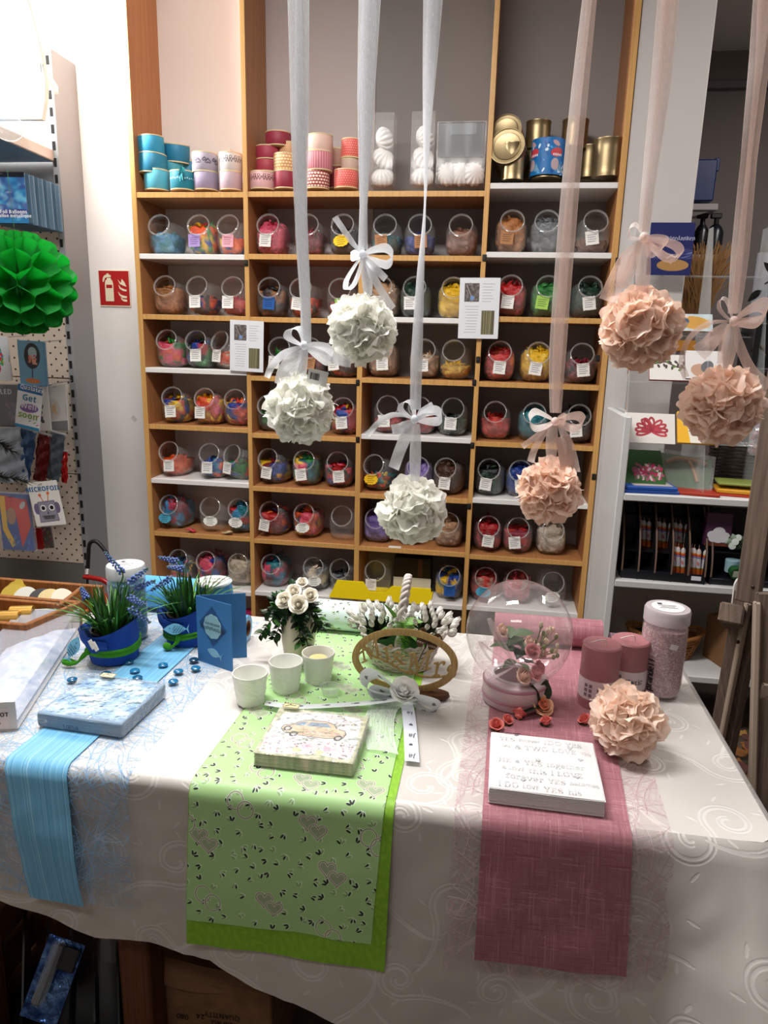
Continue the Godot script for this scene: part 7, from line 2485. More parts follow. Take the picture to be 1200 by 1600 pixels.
func under_table() -> void:
	var z := -1.06
	var a := on_z(206, 1492, z)
	var e := on_z(424, 1600, z)
	var t := thing("cardboard_box", "brown cardboard box printed upside down, under the table", "cardboard box", Vector3((a.x + e.x) / 2, 0, z - 0.2))
	var w := e.x - a.x
	var card := mat(Color(0.50, 0.36, 0.24), 0.85, {"tex": noise_tex(0.06, [Color(0.85, 0.84, 0.82), Color.WHITE], 128, 25), "tri": Vector3(3, 3, 3)})
	part("box_body", bx(Vector3(0, a.y / 2 - 0.02, 0), Vector3(w, a.y - 0.04, 0.4), 0.003), card, t)
	var b := MB.new()
	b.grid(14, 4, func(u, v): return Vector3((u - 0.5) * w * 1.01, a.y - 0.055 + v * 0.055 + 0.004 * sin(u * 9.0), 0.202 + 0.006 * sin(u * 5.0 + v * 3.0)))
	part("flap", b, mat(Color(0.46, 0.33, 0.22), 0.85, {"two": 1}), t)
	var ink := mat(Color(0.07, 0.06, 0.06), 0.8)
	var tw := func(s: String, px: float, py: float, h: float):
		var p := on_z(px, py, z + 0.002) - t.position
		lettering(s, h, Transform3D(Basis(Vector3.BACK, PI), p), ink, t)
	tw.call("QUANTITY", 347, 1588, 0.011)
	tw.call("24", 313, 1588, 0.011)
	tw.call("080", 285, 1588, 0.011)
	tw.call("ITEM NO.", 350, 1600, 0.010)
	# second, darker carton behind
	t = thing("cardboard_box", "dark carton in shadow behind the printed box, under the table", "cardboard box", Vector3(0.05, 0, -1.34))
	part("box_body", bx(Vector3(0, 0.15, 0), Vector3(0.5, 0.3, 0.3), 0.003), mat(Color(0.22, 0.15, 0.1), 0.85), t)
	# black display box with a blister pack
	a = on_z(150, 1470, -1.02)
	t = thing("display_box", "black saw toothed display box on the floor under the table corner", "display box", Vector3(-0.80, 0, -1.08))
	var bk := mat(Color(0.02, 0.02, 0.025), 0.5)
	part("bottom", bx(Vector3(0, 0.03, 0), Vector3(0.30, 0.06, 0.30)), bk, t)
	for k in 6:
		var q := PackedVector2Array([Vector2(-0.13, 0.0), Vector2(0.13, 0.0), Vector2(0.13, 0.24 - k * 0.012), Vector2(0.10, 0.24 - k * 0.012), Vector2(-0.02, 0.12), Vector2(-0.13, 0.10)])
		var m := MB.new()
		m.at(Transform3D(Basis(Vector3.UP, PI / 2 + 0.5), Vector3(-0.12 + k * 0.052, 0, 0.02)))
		m.prism(q, -0.002, 0.002)
		part("divider", m, bk, t)
	var p0 := on_z(24, 1568, -0.965)
	var p1 := on_z(80, 1588, -0.965)
	var p2 := on_z(140, 1495, -1.02)
	t = thing("blister_pack", "silver blue blister pack holding a dark tool, under the table", "blister pack", (p0 + p2) * 0.5)
	var x := p1 - p0
	var y := p2 - p1
	y = y - x * (y.dot(x) / x.length_squared())
	t.transform.basis = facing(x, y, Vector3.ZERO).basis
	var bw := x.length()
	var bh := y.length() + 0.03
	part("foil_card", bx(Vector3.ZERO, Vector3(bw, bh, 0.0015)), mat(Color(0.45, 0.6, 0.8), 0.22, {"metal": 0.85, "tex": noise_tex(0.02, [Color(0.2, 0.3, 0.5), Color(0.95, 0.97, 1)], 128, 71), "tri": Vector3(9, 9, 9), "normal": noise_tex(0.03, [Color.BLACK, Color.WHITE], 128, 72, 4.0)}), t)
	part("blister", bx(Vector3(-bw * 0.12, bh * 0.1, 0.012), Vector3(bw * 0.3, bh * 0.8, 0.022), 0.006), glass(Color(0.9, 0.95, 1), 0.15), t)
	b = MB.new()
	b.tube([Vector3(-bw * 0.18, -bh * 0.28, 0.012), Vector3(-bw * 0.1, bh * 0.1, 0.012), Vector3(-bw * 0.06, bh * 0.46, 0.012)], func(v): return 0.008 - 0.003 * v, 8)
	part("tool", b, mat(Color(0.08, 0.07, 0.07), 0.35), t)
	part("dark_panel", bx(Vector3(bw * 0.2, bh * 0.3, 0.004), Vector3(bw * 0.5, bh * 0.3, 0.006), 0.002), mat(Color(0.05, 0.06, 0.08), 0.25), t)
	# crate at the far left
	t = thing("wooden_crate", "rough wooden crate slats in the dark under the table end", "crate", Vector3(-0.99, 0, -1.22))
	var wd := mat(Color(0.45, 0.28, 0.14), 0.8)
	for k in 4:
		var s := part("slat", bx(Vector3.ZERO, Vector3(0.02, 0.075, 0.42), 0.002), wd, t)
		s.position = Vector3(0.04, 0.05 + k * 0.095, 0)
	for k in 3:
		var s := part("slat", bx(Vector3.ZERO, Vector3(0.03, 0.40, 0.03), 0.002), wd, t)
		s.position = Vector3(0.065, 0.2, -0.18 + k * 0.18)

# ---------------------------------------------------------------- right: white unit, acrylic stand, ladder
func white_unit() -> void:
	var fz := -2.6
	var t := thing("white_shelf_unit", "white shelf unit right of the grey wall post", "shelf", Vector3(0.78, 0, -2.8))
	var o := -t.position
	var white := mat(Color(0.80, 0.80, 0.80), 0.5)
	var ys := []
	for q in [[970, 771], [958, 906], [960, 1046]]:
		ys.append(on_z(q[0], q[1], fz).y)
	var top := on_z(966, 651, fz).y
	part("side_panel", span(Vector3(0.475, 0, -2.998) + o, Vector3(0.5, top, fz) + o, 0.003), white, t)
	part("side_panel", span(Vector3(1.22, 0, -2.998) + o, Vector3(1.245, top, fz) + o, 0.003), white, t)
	for y in ys:
		part("shelf_board", span(Vector3(0.5, y - 0.026, -2.99) + o, Vector3(1.22, y, fz) + o, 0.003), white, t)
	var bk := mat(Color(0.76, 0.72, 0.69), 0.85)
	var gx := on_z(1024, 850, -2.99).x
	part("back_panel", span(Vector3(0.5, 0.02, -2.998) + o, Vector3(gx - 0.004, ys[0] - 0.03, -2.99) + o), bk, t)
	part("back_panel", span(Vector3(gx + 0.004, 0.02, -2.998) + o, Vector3(1.22, ys[0] - 0.03, -2.99) + o), bk, t)
	# clear stand in steps on the top board
	var y0: float = ys[0]
	t = thing("acrylic_stand", "clear acrylic stepped stand of gift cards and booklets on the white unit", "display stand", Vector3(0.8, y0, -2.8))
	o = -t.position
	var ac := mat(Color(0.92, 0.95, 0.95), 0.04, {"alpha": 0.12})
	var steps := [[690, -2.72], [597, -2.80], [523, -2.88], [430, -2.94]]
	for q in steps:
		var p := on_z(1030, q[0], q[1])
		part("step", span(Vector3(0.505, p.y - 0.005, maxf(q[1] - 0.11, -2.99)) + o, Vector3(0.97, p.y, q[1]) + o, 0.001), ac, t)
	for x in [0.505, 0.78, 0.972]:
		var b := MB.new()
		var pp := PackedVector2Array([Vector2(2.64, y0 + 0.002), Vector2(2.99, y0 + 0.002), Vector2(2.99, y0 + 0.95), Vector2(2.94, y0 + 0.95)])
		b.at(Transform3D(Basis(Vector3(0, 0, -1), Vector3.UP, Vector3.RIGHT), Vector3(x, 0, 0) + o))
		b.prism(pp, -0.002, 0.002)
		part("upright", b, ac, t)
	# things on the steps
	rng.seed = 611
	var im := canvas(128, 72, Color(0.84, 0.82, 0.8))
	for k in 10:
		var a := [0.0, 0.45, 0.9, -0.4, PI, PI - 0.45, PI + 0.4, PI - 0.95, 1.57, 2.0][k] as float
		var pts := []
		for q in 21:
			var f := TAU * q / 20.0
			pts.append(Vector2(68, 40) + (Vector2((1.0 - cos(f)) * 20.0, sin(f) * 7.0)).rotated(-a) * Vector2(1, 0.75))
		stroke(im, pts, 2.6, Color(0.72, 0.25, 0.3).lerp(Color(0.5, 0.1, 0.15), rng.randf()))
	dab(im, 68, 40, 6, 5, 0, Color(0.55, 0.12, 0.18))
	slab("gift_card", "white gift card picturing a red bow on the lowest clear step", "card", [1015, 669], 76, 44, -2.71, im, Color(0.8, 0.76, 0.75), 0.006, -0.5)
	im = canvas(96, 72, Color(0.88, 0.86, 0.82))
	fill_poly(im, PackedVector2Array([Vector2(0, 0), Vector2(18, 0), Vector2(30, 72), Vector2(0, 72)]), Color(0.9, 0.68, 0.15))
	fill_poly(im, PackedVector2Array([Vector2(44, 36), Vector2(96, 36), Vector2(96, 66), Vector2(50, 66)]), Color(0.8, 0.1, 0.08))
	for k in 8:
		dab(im, 36 + k * 3, 14 + (k * 7) % 16, 5, 3, k, Color(0.3, 0.35, 0.5))
	slab("booklet", "yellow edged booklet with red block on the lowest clear step", "booklet", [1090, 668], 60, 46, -2.71, im, Color(0.85, 0.62, 0.15), 0.016, -0.5)
	im = canvas(128, 72, Color(0.84, 0.83, 0.81))
	stroke(im, [Vector2(16, 26), Vector2(50, 20), Vector2(84, 34), Vector2(116, 38)], 2, Color(0.3, 0.2, 0.15))
	for k in 16:
		dab(im, 22 + k * 6, 22 + 10 * sin(k * 1.7) + k * 0.8, 6, 3.6, k, Color(0.25, 0.22, 0.2) if k % 3 else Color(0.3, 0.45, 0.15))
	slab("booklet", "white booklet with a leafy twig on the second clear step", "booklet", [1047, 574], 62, 38, -2.79, im, Color(0.6, 0.1, 0.12), 0.012, -0.5)
	im = canvas(128, 72, Color(0.82, 0.81, 0.8))
	dab(im, 60, 52, 42, 18, 0.1, Color(0.7, 0.55, 0.45))
	dab(im, 74, 40, 22, 14, -0.3, Color(0.35, 0.35, 0.38))
	slab("booklet", "white booklet with grey bird like picture on the second clear step", "booklet", [1100, 570], 56, 42, -2.79, im, Color(0.35, 0.1, 0.16), 0.012, -0.5)
	im = canvas(96, 48, Color(0.7, 0.76, 0.78))
	dab(im, 50, 24, 40, 18, 0.1, Color(0.75, 0.55, 0.2))
	dab(im, 24, 20, 14, 10, 0, Color(0.2, 0.3, 0.4))
	slab("booklet", "booklet with ochre landscape cover on the third clear step", "booklet", [1083, 504], 58, 26, -2.87, im, Color(0.75, 0.5, 0.2), 0.01, -0.5)
	im = canvas(96, 48, Color(0.8, 0.8, 0.78))
	dab(im, 50, 24, 30, 12, 0.1, Color(0.35, 0.5, 0.35))
	slab("booklet", "pale booklet half behind the peach ball on the third clear step", "booklet", [1030, 500], 44, 26, -2.87, im, Color(0.7, 0.7, 0.68), 0.01, -0.5)
	im = canvas(48, 36, Color(0.6, 0.4, 0.12))
	slab("gold_box", "small flat gold box on the second clear step", "box", [1073, 540], 26, 16, -2.83, im, Color(0.6, 0.4, 0.12), 0.03, -0.2)
	# blue framed motto sign
	im = canvas(160, 176, Color(0.12, 0.14, 0.36))
	for k in 26:
		dab(im, rng.randf() * 160, 90 + rng.randf() * 30, 22, 3, -0.2, Color(Color(0.55, 0.58, 0.75), 0.4), true)
	dab(im, 92, 142, 58, 20, 0.0, Color(0.66, 0.5, 0.3))
	stroke(im, [Vector2(70, 118), Vector2(84, 110), Vector2(98, 116), Vector2(110, 106)], 3, Color(0.9, 0.9, 0.92))
	var s := slab("motto_sign", "dark blue picture sign with white script in front of the grey post", "sign", [1048, 389], 66, 78, -2.93, im, Color(0.14, 0.16, 0.4), 0.008, -0.05)
	lettering("Wohlfühlgedanken", 0.013, Transform3D(Basis(), Vector3(0, 0.036, 0.0015)), mat(Color(0.75, 0.75, 0.85), 0.5), s, {"font": "Droid Serif", "slant": 0.3})
	# on the top board
	im = canvas(128, 96, Color(0.10, 0.32, 0.08))
	for k in 90:
		dab(im, 34 + rng.randf() * 88, 40 + rng.randf() * 40, 7, 4, rng.randf() * 3, [Color(0.7, 0.15, 0.35), Color(0.8, 0.7, 0.72), Color(0.35, 0.4, 0.25), Color(0.6, 0.3, 0.4)][k % 4])
	slab("book", "green book with pink blossoms on its cover, white unit top board", "book", [1004, 730], 62, 46, -2.74, im, Color(0.12, 0.42, 0.10), 0.022, -0.9)
	var stack_y := y0
	for q in [[1012, 768, 82, 0.012, Color(0.08, 0.25, 0.55), "blue bound book at the bottom of the pile on the board"], [1014, 760, 74, 0.012, Color(0.1, 0.3, 0.62), "blue and white book on top of the pile on the board"]]:
		var p := on_z(q[0], q[1], -2.66)
		var b := thing("book", q[5], "book", Vector3(p.x, stack_y, -2.70))
		b.rotation.y = 0.06
		part("cover", bx(Vector3(0, q[3] * 0.5, 0), Vector3(q[2] * 0.0024, q[3], 0.16), 0.002), mat(q[4], 0.4), b)
		part("cover_picture", bx(Vector3(0.008, q[3] + 0.0006, 0), Vector3(q[2] * 0.0019, 0.001, 0.12)), mat(Color(0.72, 0.68, 0.68), 0.4), b)
		stack_y += q[3] + 0.0012
	# green packet with wooden hanger
	var p := on_z(1070, 760, -2.68)
	t = thing("gift_packet", "film wrapped green packet holding a wooden clothes hanger", "packet", Vector3(p.x, y0 + 0.004, -2.72))
	t.rotation = Vector3(-0.75, -0.1, -0.12)
	part("green_card", bx(Vector3(0, 0.075, 0), Vector3(0.19, 0.15, 0.008), 0.002), mat(Color(0.10, 0.30, 0.10), 0.45), t)
	var hm := mat(Color(0.55, 0.38, 0.2), 0.5)
	var hb := MB.new()
	hb.tube(curve3([Vector3(-0.07, 0.105, 0.01), Vector3(-0.03, 0.128, 0.01), Vector3(0.02, 0.13, 0.01), Vector3(0.075, 0.12, 0.01)], 6), 0.008, 8)
	hb.tube(curve3([Vector3(0.01, 0.128, 0.01), Vector3(0.03, 0.09, 0.01), Vector3(0.05, 0.035, 0.01)], 5), 0.006, 8)
	part("wooden_hanger", hb, hm, t)
	part("film", bx(Vector3(0, 0.076, 0.006), Vector3(0.205, 0.165, 0.028), 0.004), glass(Color.WHITE, 0.12, 0.1), t)
	for q in [[1092, 768, 60, 0.01, Color(0.62, 0.16, 0.07), -2.66, "thin red booklet lying flat in front of the green packet"], [1155, 772, 66, 0.01, Color(0.72, 0.2, 0.1), -2.68, "red and yellow booklet at the bottom of the yellow pile"], [1155, 764, 66, 0.012, Color(0.82, 0.58, 0.12), -2.68, "yellow booklet in the middle of the pile by the ladder"], [1155, 752, 62, 0.008, Color(0.5, 0.55, 0.25), -2.70, "greenish booklet topmost on the yellow pile by the ladder"]]:
		p = on_z(q[0], q[1], q[5])
		var b := thing("booklet", q[6], "booklet", Vector3(p.x, maxf(p.y - 0.012, y0 + 0.0005), q[5] - 0.02))
		b.rotation.y = -0.15
		part("cover", bx(Vector3(0, q[3] * 0.5, 0), Vector3(q[2] * 0.0023, q[3], 0.12), 0.002), mat(q[4], 0.45), b)
	# dark wicker basket at the back
	p = on_z(1155, 742, -2.88)
	t = thing("wicker_basket", "dark brown wicker basket at the back of the white unit top board", "basket", Vector3(p.x, y0, -2.90))
	var wm := mat(Color(0.16, 0.10, 0.06), 0.7)
	for k in 12:
		var b := MB.new()
		var pts := []
		for q in 49:
			var a := TAU * q / 48.0
			var r := 1.0 + 0.06 * (k / 12.0) + 0.02 * sin(q * PI / 2 + (k % 2) * PI)
			pts.append(Vector3(cos(a) * 0.105 * r, 0.008 + k * 0.0135, sin(a) * 0.065 * r))
		b.tube(pts, 0.006, 5, false)
		part("cane", b, wm, t)
	candle_display(ys[1])
	bottom_goods(ys[2])

func slab(called: String, label: String, category: String, c: Array, w: float, h: float, z: float, im: Image, edge: Color, thick: float, lean: float) -> Node3D:
	var p := on_z(c[0], c[1], z)
	var s := dist(p) / FOCAL
	var t := thing(called, label, category, p)
	t.rotation = Vector3(lean, 0, 0)
	var hh := h * s / maxf(cos(lean) - 0.0, 0.45)
	var ww := w * s
	part("cover", bx(Vector3(0, 0, -thick * 0.5), Vector3(ww, hh, thick), 0.0015), mat(edge, 0.45), t)
	var b := MB.new()
	b.quad(Vector3(-ww, hh, 0.001) * 0.5, Vector3(ww, hh, 0.001) * 0.5, Vector3(ww, -hh, 0.001) * 0.5, Vector3(-ww, -hh, 0.001) * 0.5)
	part("print", b, mat(Color.WHITE, 0.4, {"tex": tex(im)}), t)
	return t

func candle_display(y: float) -> void:
	var navy := mat(Color(0.025, 0.03, 0.07), 0.5)
	var edge := mat(Color(0.42, 0.33, 0.28), 0.7)
	var z0 := -2.63
	var a := on_z(972, 905, z0)
	var e := on_z(1100, 912, z0)
	var t := thing("candle_display", "dark navy display box with curved dividers full of striped number candles", "display box", Vector3((a.x + e.x) / 2, y, z0 - 0.09))
	t.rotation.y = -0.05
	var w := e.x - a.x
	var H := 0.262
	part("base", bx(Vector3(0, 0.012, 0), Vector3(w, 0.024, 0.19), 0.002), navy, t)
	part("back", bx(Vector3(0, H / 2, -0.09), Vector3(w, H, 0.006)), navy, t)
	var slope := bx(Vector3(0, 0.095, -0.02), Vector3(w - 0.004, 0.004, 0.13))
	part("tier", slope, navy, t)
	part("tier_front", bx(Vector3(0, 0.185, -0.05), Vector3(w - 0.004, 0.055, 0.004)), navy, t)
	var pr := PackedVector2Array([Vector2(-0.093, 0.0), Vector2(0.097, 0.0)])
	for k in 12:
		var f := k / 11.0
		pr.append(Vector2(0.097 - 0.14 * pow(f, 2.2), 0.03 + (H - 0.03) * f))
	pr.append(Vector2(-0.093, H))
	for k in 6:
		var b := MB.new()
		b.at(Transform3D(Basis(Vector3(0, 0, 1), Vector3.UP, Vector3(-1, 0, 0)), Vector3(-w / 2 + k * w / 5.0, 0, 0)))
		b.prism(pr, -0.003, 0.003)
		part("divider", b, navy, t)
		b = MB.new()
		var pts := []
		for q in 12:
			pts.append(Vector3(-w / 2 + k * w / 5.0, pr[q + 2].y, pr[q + 2].x + 0.001))
		b.band(pts, func(_v): return Vector3(0.003, 0, 0), Vector2.ONE, 1)
		part("divider_edge", b, edge, t)
	part("front_lip", bx(Vector3(0, 0.022, 0.096), Vector3(w, 0.03, 0.003)), navy, t)
	part("cloud_sticker", bx(Vector3(w * 0.4, 0.022, 0.099), Vector3(0.034, 0.016, 0.001), 0.0004), mat(Color(0.85, 0.85, 0.88), 0.5), t)
	var im := canvas(64, 128, Color(0.72, 0.70, 0.72))
	for q in [[0, 16, Color(0.75, 0.72, 0.7)], [16, 24, Color(0.75, 0.42, 0.12)], [24, 31, Color(0.62, 0.15, 0.12)], [33, 38, Color(0.2, 0.26, 0.55)], [84, 90, Color(0.45, 0.4, 0.12)], [90, 120, Color(0.66, 0.3, 0.08)]]:
		fill_poly(im, PackedVector2Array([Vector2(0, q[0]), Vector2(64, q[0]), Vector2(64, q[1]), Vector2(0, q[1])]), q[2])
	for q in [[10, 50], [40, 62]]:
		dab(im, q[0], q[1], 6, 10, 0.3, Color(0.7, 0.4, 0.4))
	var cm := mat(Color.WHITE, 0.45, {"tex": tex(im)})
	var cb := MB.new()
	cb.lathe([Vector2(0.0001, 0), Vector2(0.0082, 0), Vector2(0.0082, 0.092), Vector2(0.0035, 0.100), Vector2(0.0001, 0.103)], 14, Vector2(1, -1.0 / 0.103))
	cb.tube([Vector3(0, 0.102, 0), Vector3(0.002, 0.114, 0.001)], 0.0009, 5)
	var cmesh := cb.mesh()
	for q in [[1, 0, 3, "upper"], [2, 0, 4, "upper"], [3, 0, 4, "upper"], [3, 1, 3, "lower"], [4, 1, 4, "lower"]]:
		for k in q[2]:
			var c := part("number_candle", cmesh, cm)
			var lx: float = -w / 2 + q[0] * w / 5.0 + 0.012 + k * 0.0162 * (4.0 / maxf(q[2], 3.6))
			c.position = t.transform * Vector3(lx, 0.0985 if q[1] == 0 else 0.0255, -0.02 if q[1] == 0 else 0.06)
			c.rotation = Vector3(-0.1, k * 0.9, 0)
			tag(c, "striped birthday number candle in the %s tier of the navy display box" % q[3], "candle", "number candles in the %s tier" % q[3])
	# second box beside it
	var a2 := on_z(1108, 912, z0)
	t = thing("candle_display", "dark navy display box of small candles, half behind the ladder", "display box", Vector3(a2.x + 0.14, y, z0 - 0.09))
	part("back", bx(Vector3(0, 0.125, -0.09), Vector3(0.28, 0.25, 0.006)), navy, t)
	part("base", bx(Vector3(0, 0.012, 0), Vector3(0.28, 0.024, 0.19), 0.002), navy, t)
	part("tier", bx(Vector3(0, 0.115, -0.01), Vector3(0.27, 0.005, 0.14)), navy, t)
	var bb := MB.new()
	bb.at(Transform3D(Basis(Vector3(0, 0, 1), Vector3.UP, Vector3(-1, 0, 0)), Vector3(-0.14, 0, 0)))
	bb.prism(pr, -0.003, 0.003)
	part("divider", bb, navy, t)
	bb = MB.new()
	var pts2 := []
	for q in 12:
		pts2.append(Vector3(-0.14, pr[q + 2].y, pr[q + 2].x + 0.001))
	bb.band(pts2, func(_v): return Vector3(0.003, 0, 0), Vector2.ONE, 1)
	part("divider_edge", bb, edge, t)
	im = canvas(96, 128, Color(0.26, 0.13, 0.24))
	fill_poly(im, PackedVector2Array([Vector2(0, 116), Vector2(96, 116), Vector2(96, 128), Vector2(0, 128)]), Color(0.4, 0.2, 0.12))
	for q in [[26, 84, 20], [50, 72, 24], [74, 86, 18], [50, 94, 26], [30, 98, 18], [70, 98, 18]]:
		dab(im, q[0], q[1], q[2], q[2] * 0.8, 0, Color(0.82, 0.82, 0.84))
	slab("candle_box", "purple candle carton with a white cloud shape in the second navy box", "box", [1123, 828], 38, 52, -2.66, im, Color(0.25, 0.1, 0.22), 0.03, -0.05)
	rng.seed = 77
	var tl := MB.new()
	tl.lathe([Vector2(0.0001, 0), Vector2(0.012, 0), Vector2(0.0125, 0.02), Vector2(0.0001, 0.021)], 14)
	var tm := tl.mesh()
	for k in 14:
		var c := part("tea_candle", tm, mat([Color(0.7, 0.74, 0.7), Color(0.12, 0.2, 0.12), Color(0.55, 0.62, 0.55)][k % 3], 0.5))
		c.position = on_z(1143 + (k % 5) * 7, 854 - (k / 5) * 6, -2.66)
		c.rotation = Vector3(1.2, k, 0.2)
		tag(c, "small green and white candle in the heap on the second box tier", "candle", "candle heap on the second box tier")
	for q in [[1142, 886, "short pale blue pillar candle, nearer the dividers"], [1160, 888, "short pale blue pillar candle half behind the ladder"]]:
		var cb2 := MB.new()
		cb2.lathe([Vector2(0.0001, 0), Vector2(0.023, 0), Vector2(0.024, 0.045), Vector2(0.02, 0.048), Vector2(0.0001, 0.045)], 22)
		var c := part("pillar_candle", cb2, mat(Color(0.55, 0.68, 0.72), 0.5))
		c.position = on_z(q[0], q[1] + 7, -2.66)
		tag(c, q[2], "candle", "pale blue candles in the second box")
	var gr := MB.new()
	gr.lathe([Vector2(0.0001, 0), Vector2(0.018, 0), Vector2(0.0215, 0.0005), Vector2(0.0215, 0.03), Vector2(0.0001, 0.03)], 24)
	var g := part("round_candle", gr, mat(Color(0.10, 0.3, 0.14), 0.5))
	g.position = on_z(1147, 891, -2.63)
	g.rotation = Vector3(PI / 2 + 0.2, 0, 0)
	var gf := MB.new()
	gf.lathe([Vector2(0.0001, 0.0), Vector2(0.0185, 0.0), Vector2(0.0185, -0.001), Vector2(0.0001, -0.001)].duplicate(), 22)
	part("pale_face", bx(Vector3(0, 0.0306, 0), Vector3(0.024, 0.001, 0.024), 0.0004), mat(Color(0.66, 0.7, 0.64), 0.5), g)
	tag(g, "green rimmed round candle lying before the pale blue candles", "candle")

func bottom_goods(y: float) -> void:
	# light wicker basket
	var p := on_z(1035, 1030, -2.76)
	var t := thing("wicker_basket", "honey coloured oval wicker basket on the lowest white board", "basket", Vector3(p.x, y, -2.78))
	var wm := mat(Color(0.58, 0.38, 0.18), 0.6)
	for k in 7:
		var b := MB.new()
		var pts := []
		for q in 61:
			var a := TAU * q / 60.0
			var r := 0.72 + 0.28 * (k / 6.0) + 0.018 * sin(q * PI / 2.5 + (k % 2) * PI)
			pts.append(Vector3(cos(a) * 0.145 * r, 0.01 + k * 0.0155 + 0.012 * (k / 6.0) * cos(2 * a), sin(a) * 0.085 * r))
		b.tube(pts, 0.0085 if k == 6 else 0.0062, 6, false)
		part("cane", b, wm, t)
	for k in 18:
		var a := TAU * k / 18.0
		var b := MB.new()
		b.tube([Vector3(cos(a) * 0.104, 0.0, sin(a) * 0.061), Vector3(cos(a) * 0.15, 0.11 + 0.012 * cos(2 * a), sin(a) * 0.088)], 0.0045, 5)
		part("stake", b, wm, t)
	var k2 := 0
	for q in [[0.0, 0.10, 0.0, Color(0.28, 0.05, 0.06), "dark red bundle lying in the honey wicker basket"], [-0.08, 0.08, 0.02, Color(0.05, 0.16, 0.12), "dark green bundle at the end of the honey wicker basket"], [0.07, 0.085, 0.01, Color(0.42, 0.22, 0.14), "brown bundle lying in the honey wicker basket"]]:
		var b := MB.new()
		b.grid(16, 10, func(u, v):
			var s := super_p(u, v, 0.8, Vector3(0.045, 0.03, 0.04))
			return s * (1.0 + 0.1 * sin(u * 23.0 + k2) * sin(v * 11.0)), true)
		var m := part("fabric_bundle", b, mat(q[3], 0.7))
		m.position = t.position + Vector3(q[0], q[1], q[2])
		tag(m, q[4], "fabric bundle")
		k2 += 1
	# cardboard box by the ladder
	p = on_z(1135, 1030, -2.68)
	t = thing("cardboard_box", "small brown cardboard box on the lowest white board by the ladder", "cardboard box", Vector3(p.x + 0.06, y, -2.74), 0.35)
	var cd := mat(Color(0.48, 0.34, 0.21), 0.8)
	part("box_body", bx(Vector3(0, 0.09, 0), Vector3(0.16, 0.18, 0.2), 0.002), cd, t)
	part("box_flap", bx(Vector3(-0.03, 0.182, 0.02), Vector3(0.1, 0.003, 0.16)), mat(Color(0.56, 0.42, 0.28), 0.8), t)
	# dry leaves on the floor under the boards
	rng.seed = 414
	var lb := MB.new()
	for k in 320:
		lb.paint([Color(0.45, 0.27, 0.08), Color(0.3, 0.16, 0.06), Color(0.5, 0.36, 0.14), Color(0.25, 0.1, 0.07)][k % 4])
		lb.at(Transform3D(Basis.from_euler(Vector3(rng.randf_range(-0.4, 0.4), rng.randf() * TAU, rng.randf_range(-0.4, 0.4))), Vector3(0.60 + rng.randf() * 0.6, 0.015 + pow(rng.randf(), 2.0) * 0.13, -2.5 + rng.randf() * 1.0)))
		lb.grid(2, 3, func(u, v): return Vector3((u - 0.5) * 0.05 * sin(PI * v * 0.9 + 0.1), 0.006 * sin(u * PI), v * 0.06))
	tag(part("dry_leaves", lb, mat(Color.WHITE, 0.8, {"vc": 1, "two": 1})), "heap of golden brown dry leaves on the floor behind the ladder", "dry leaves", "", "stuff")

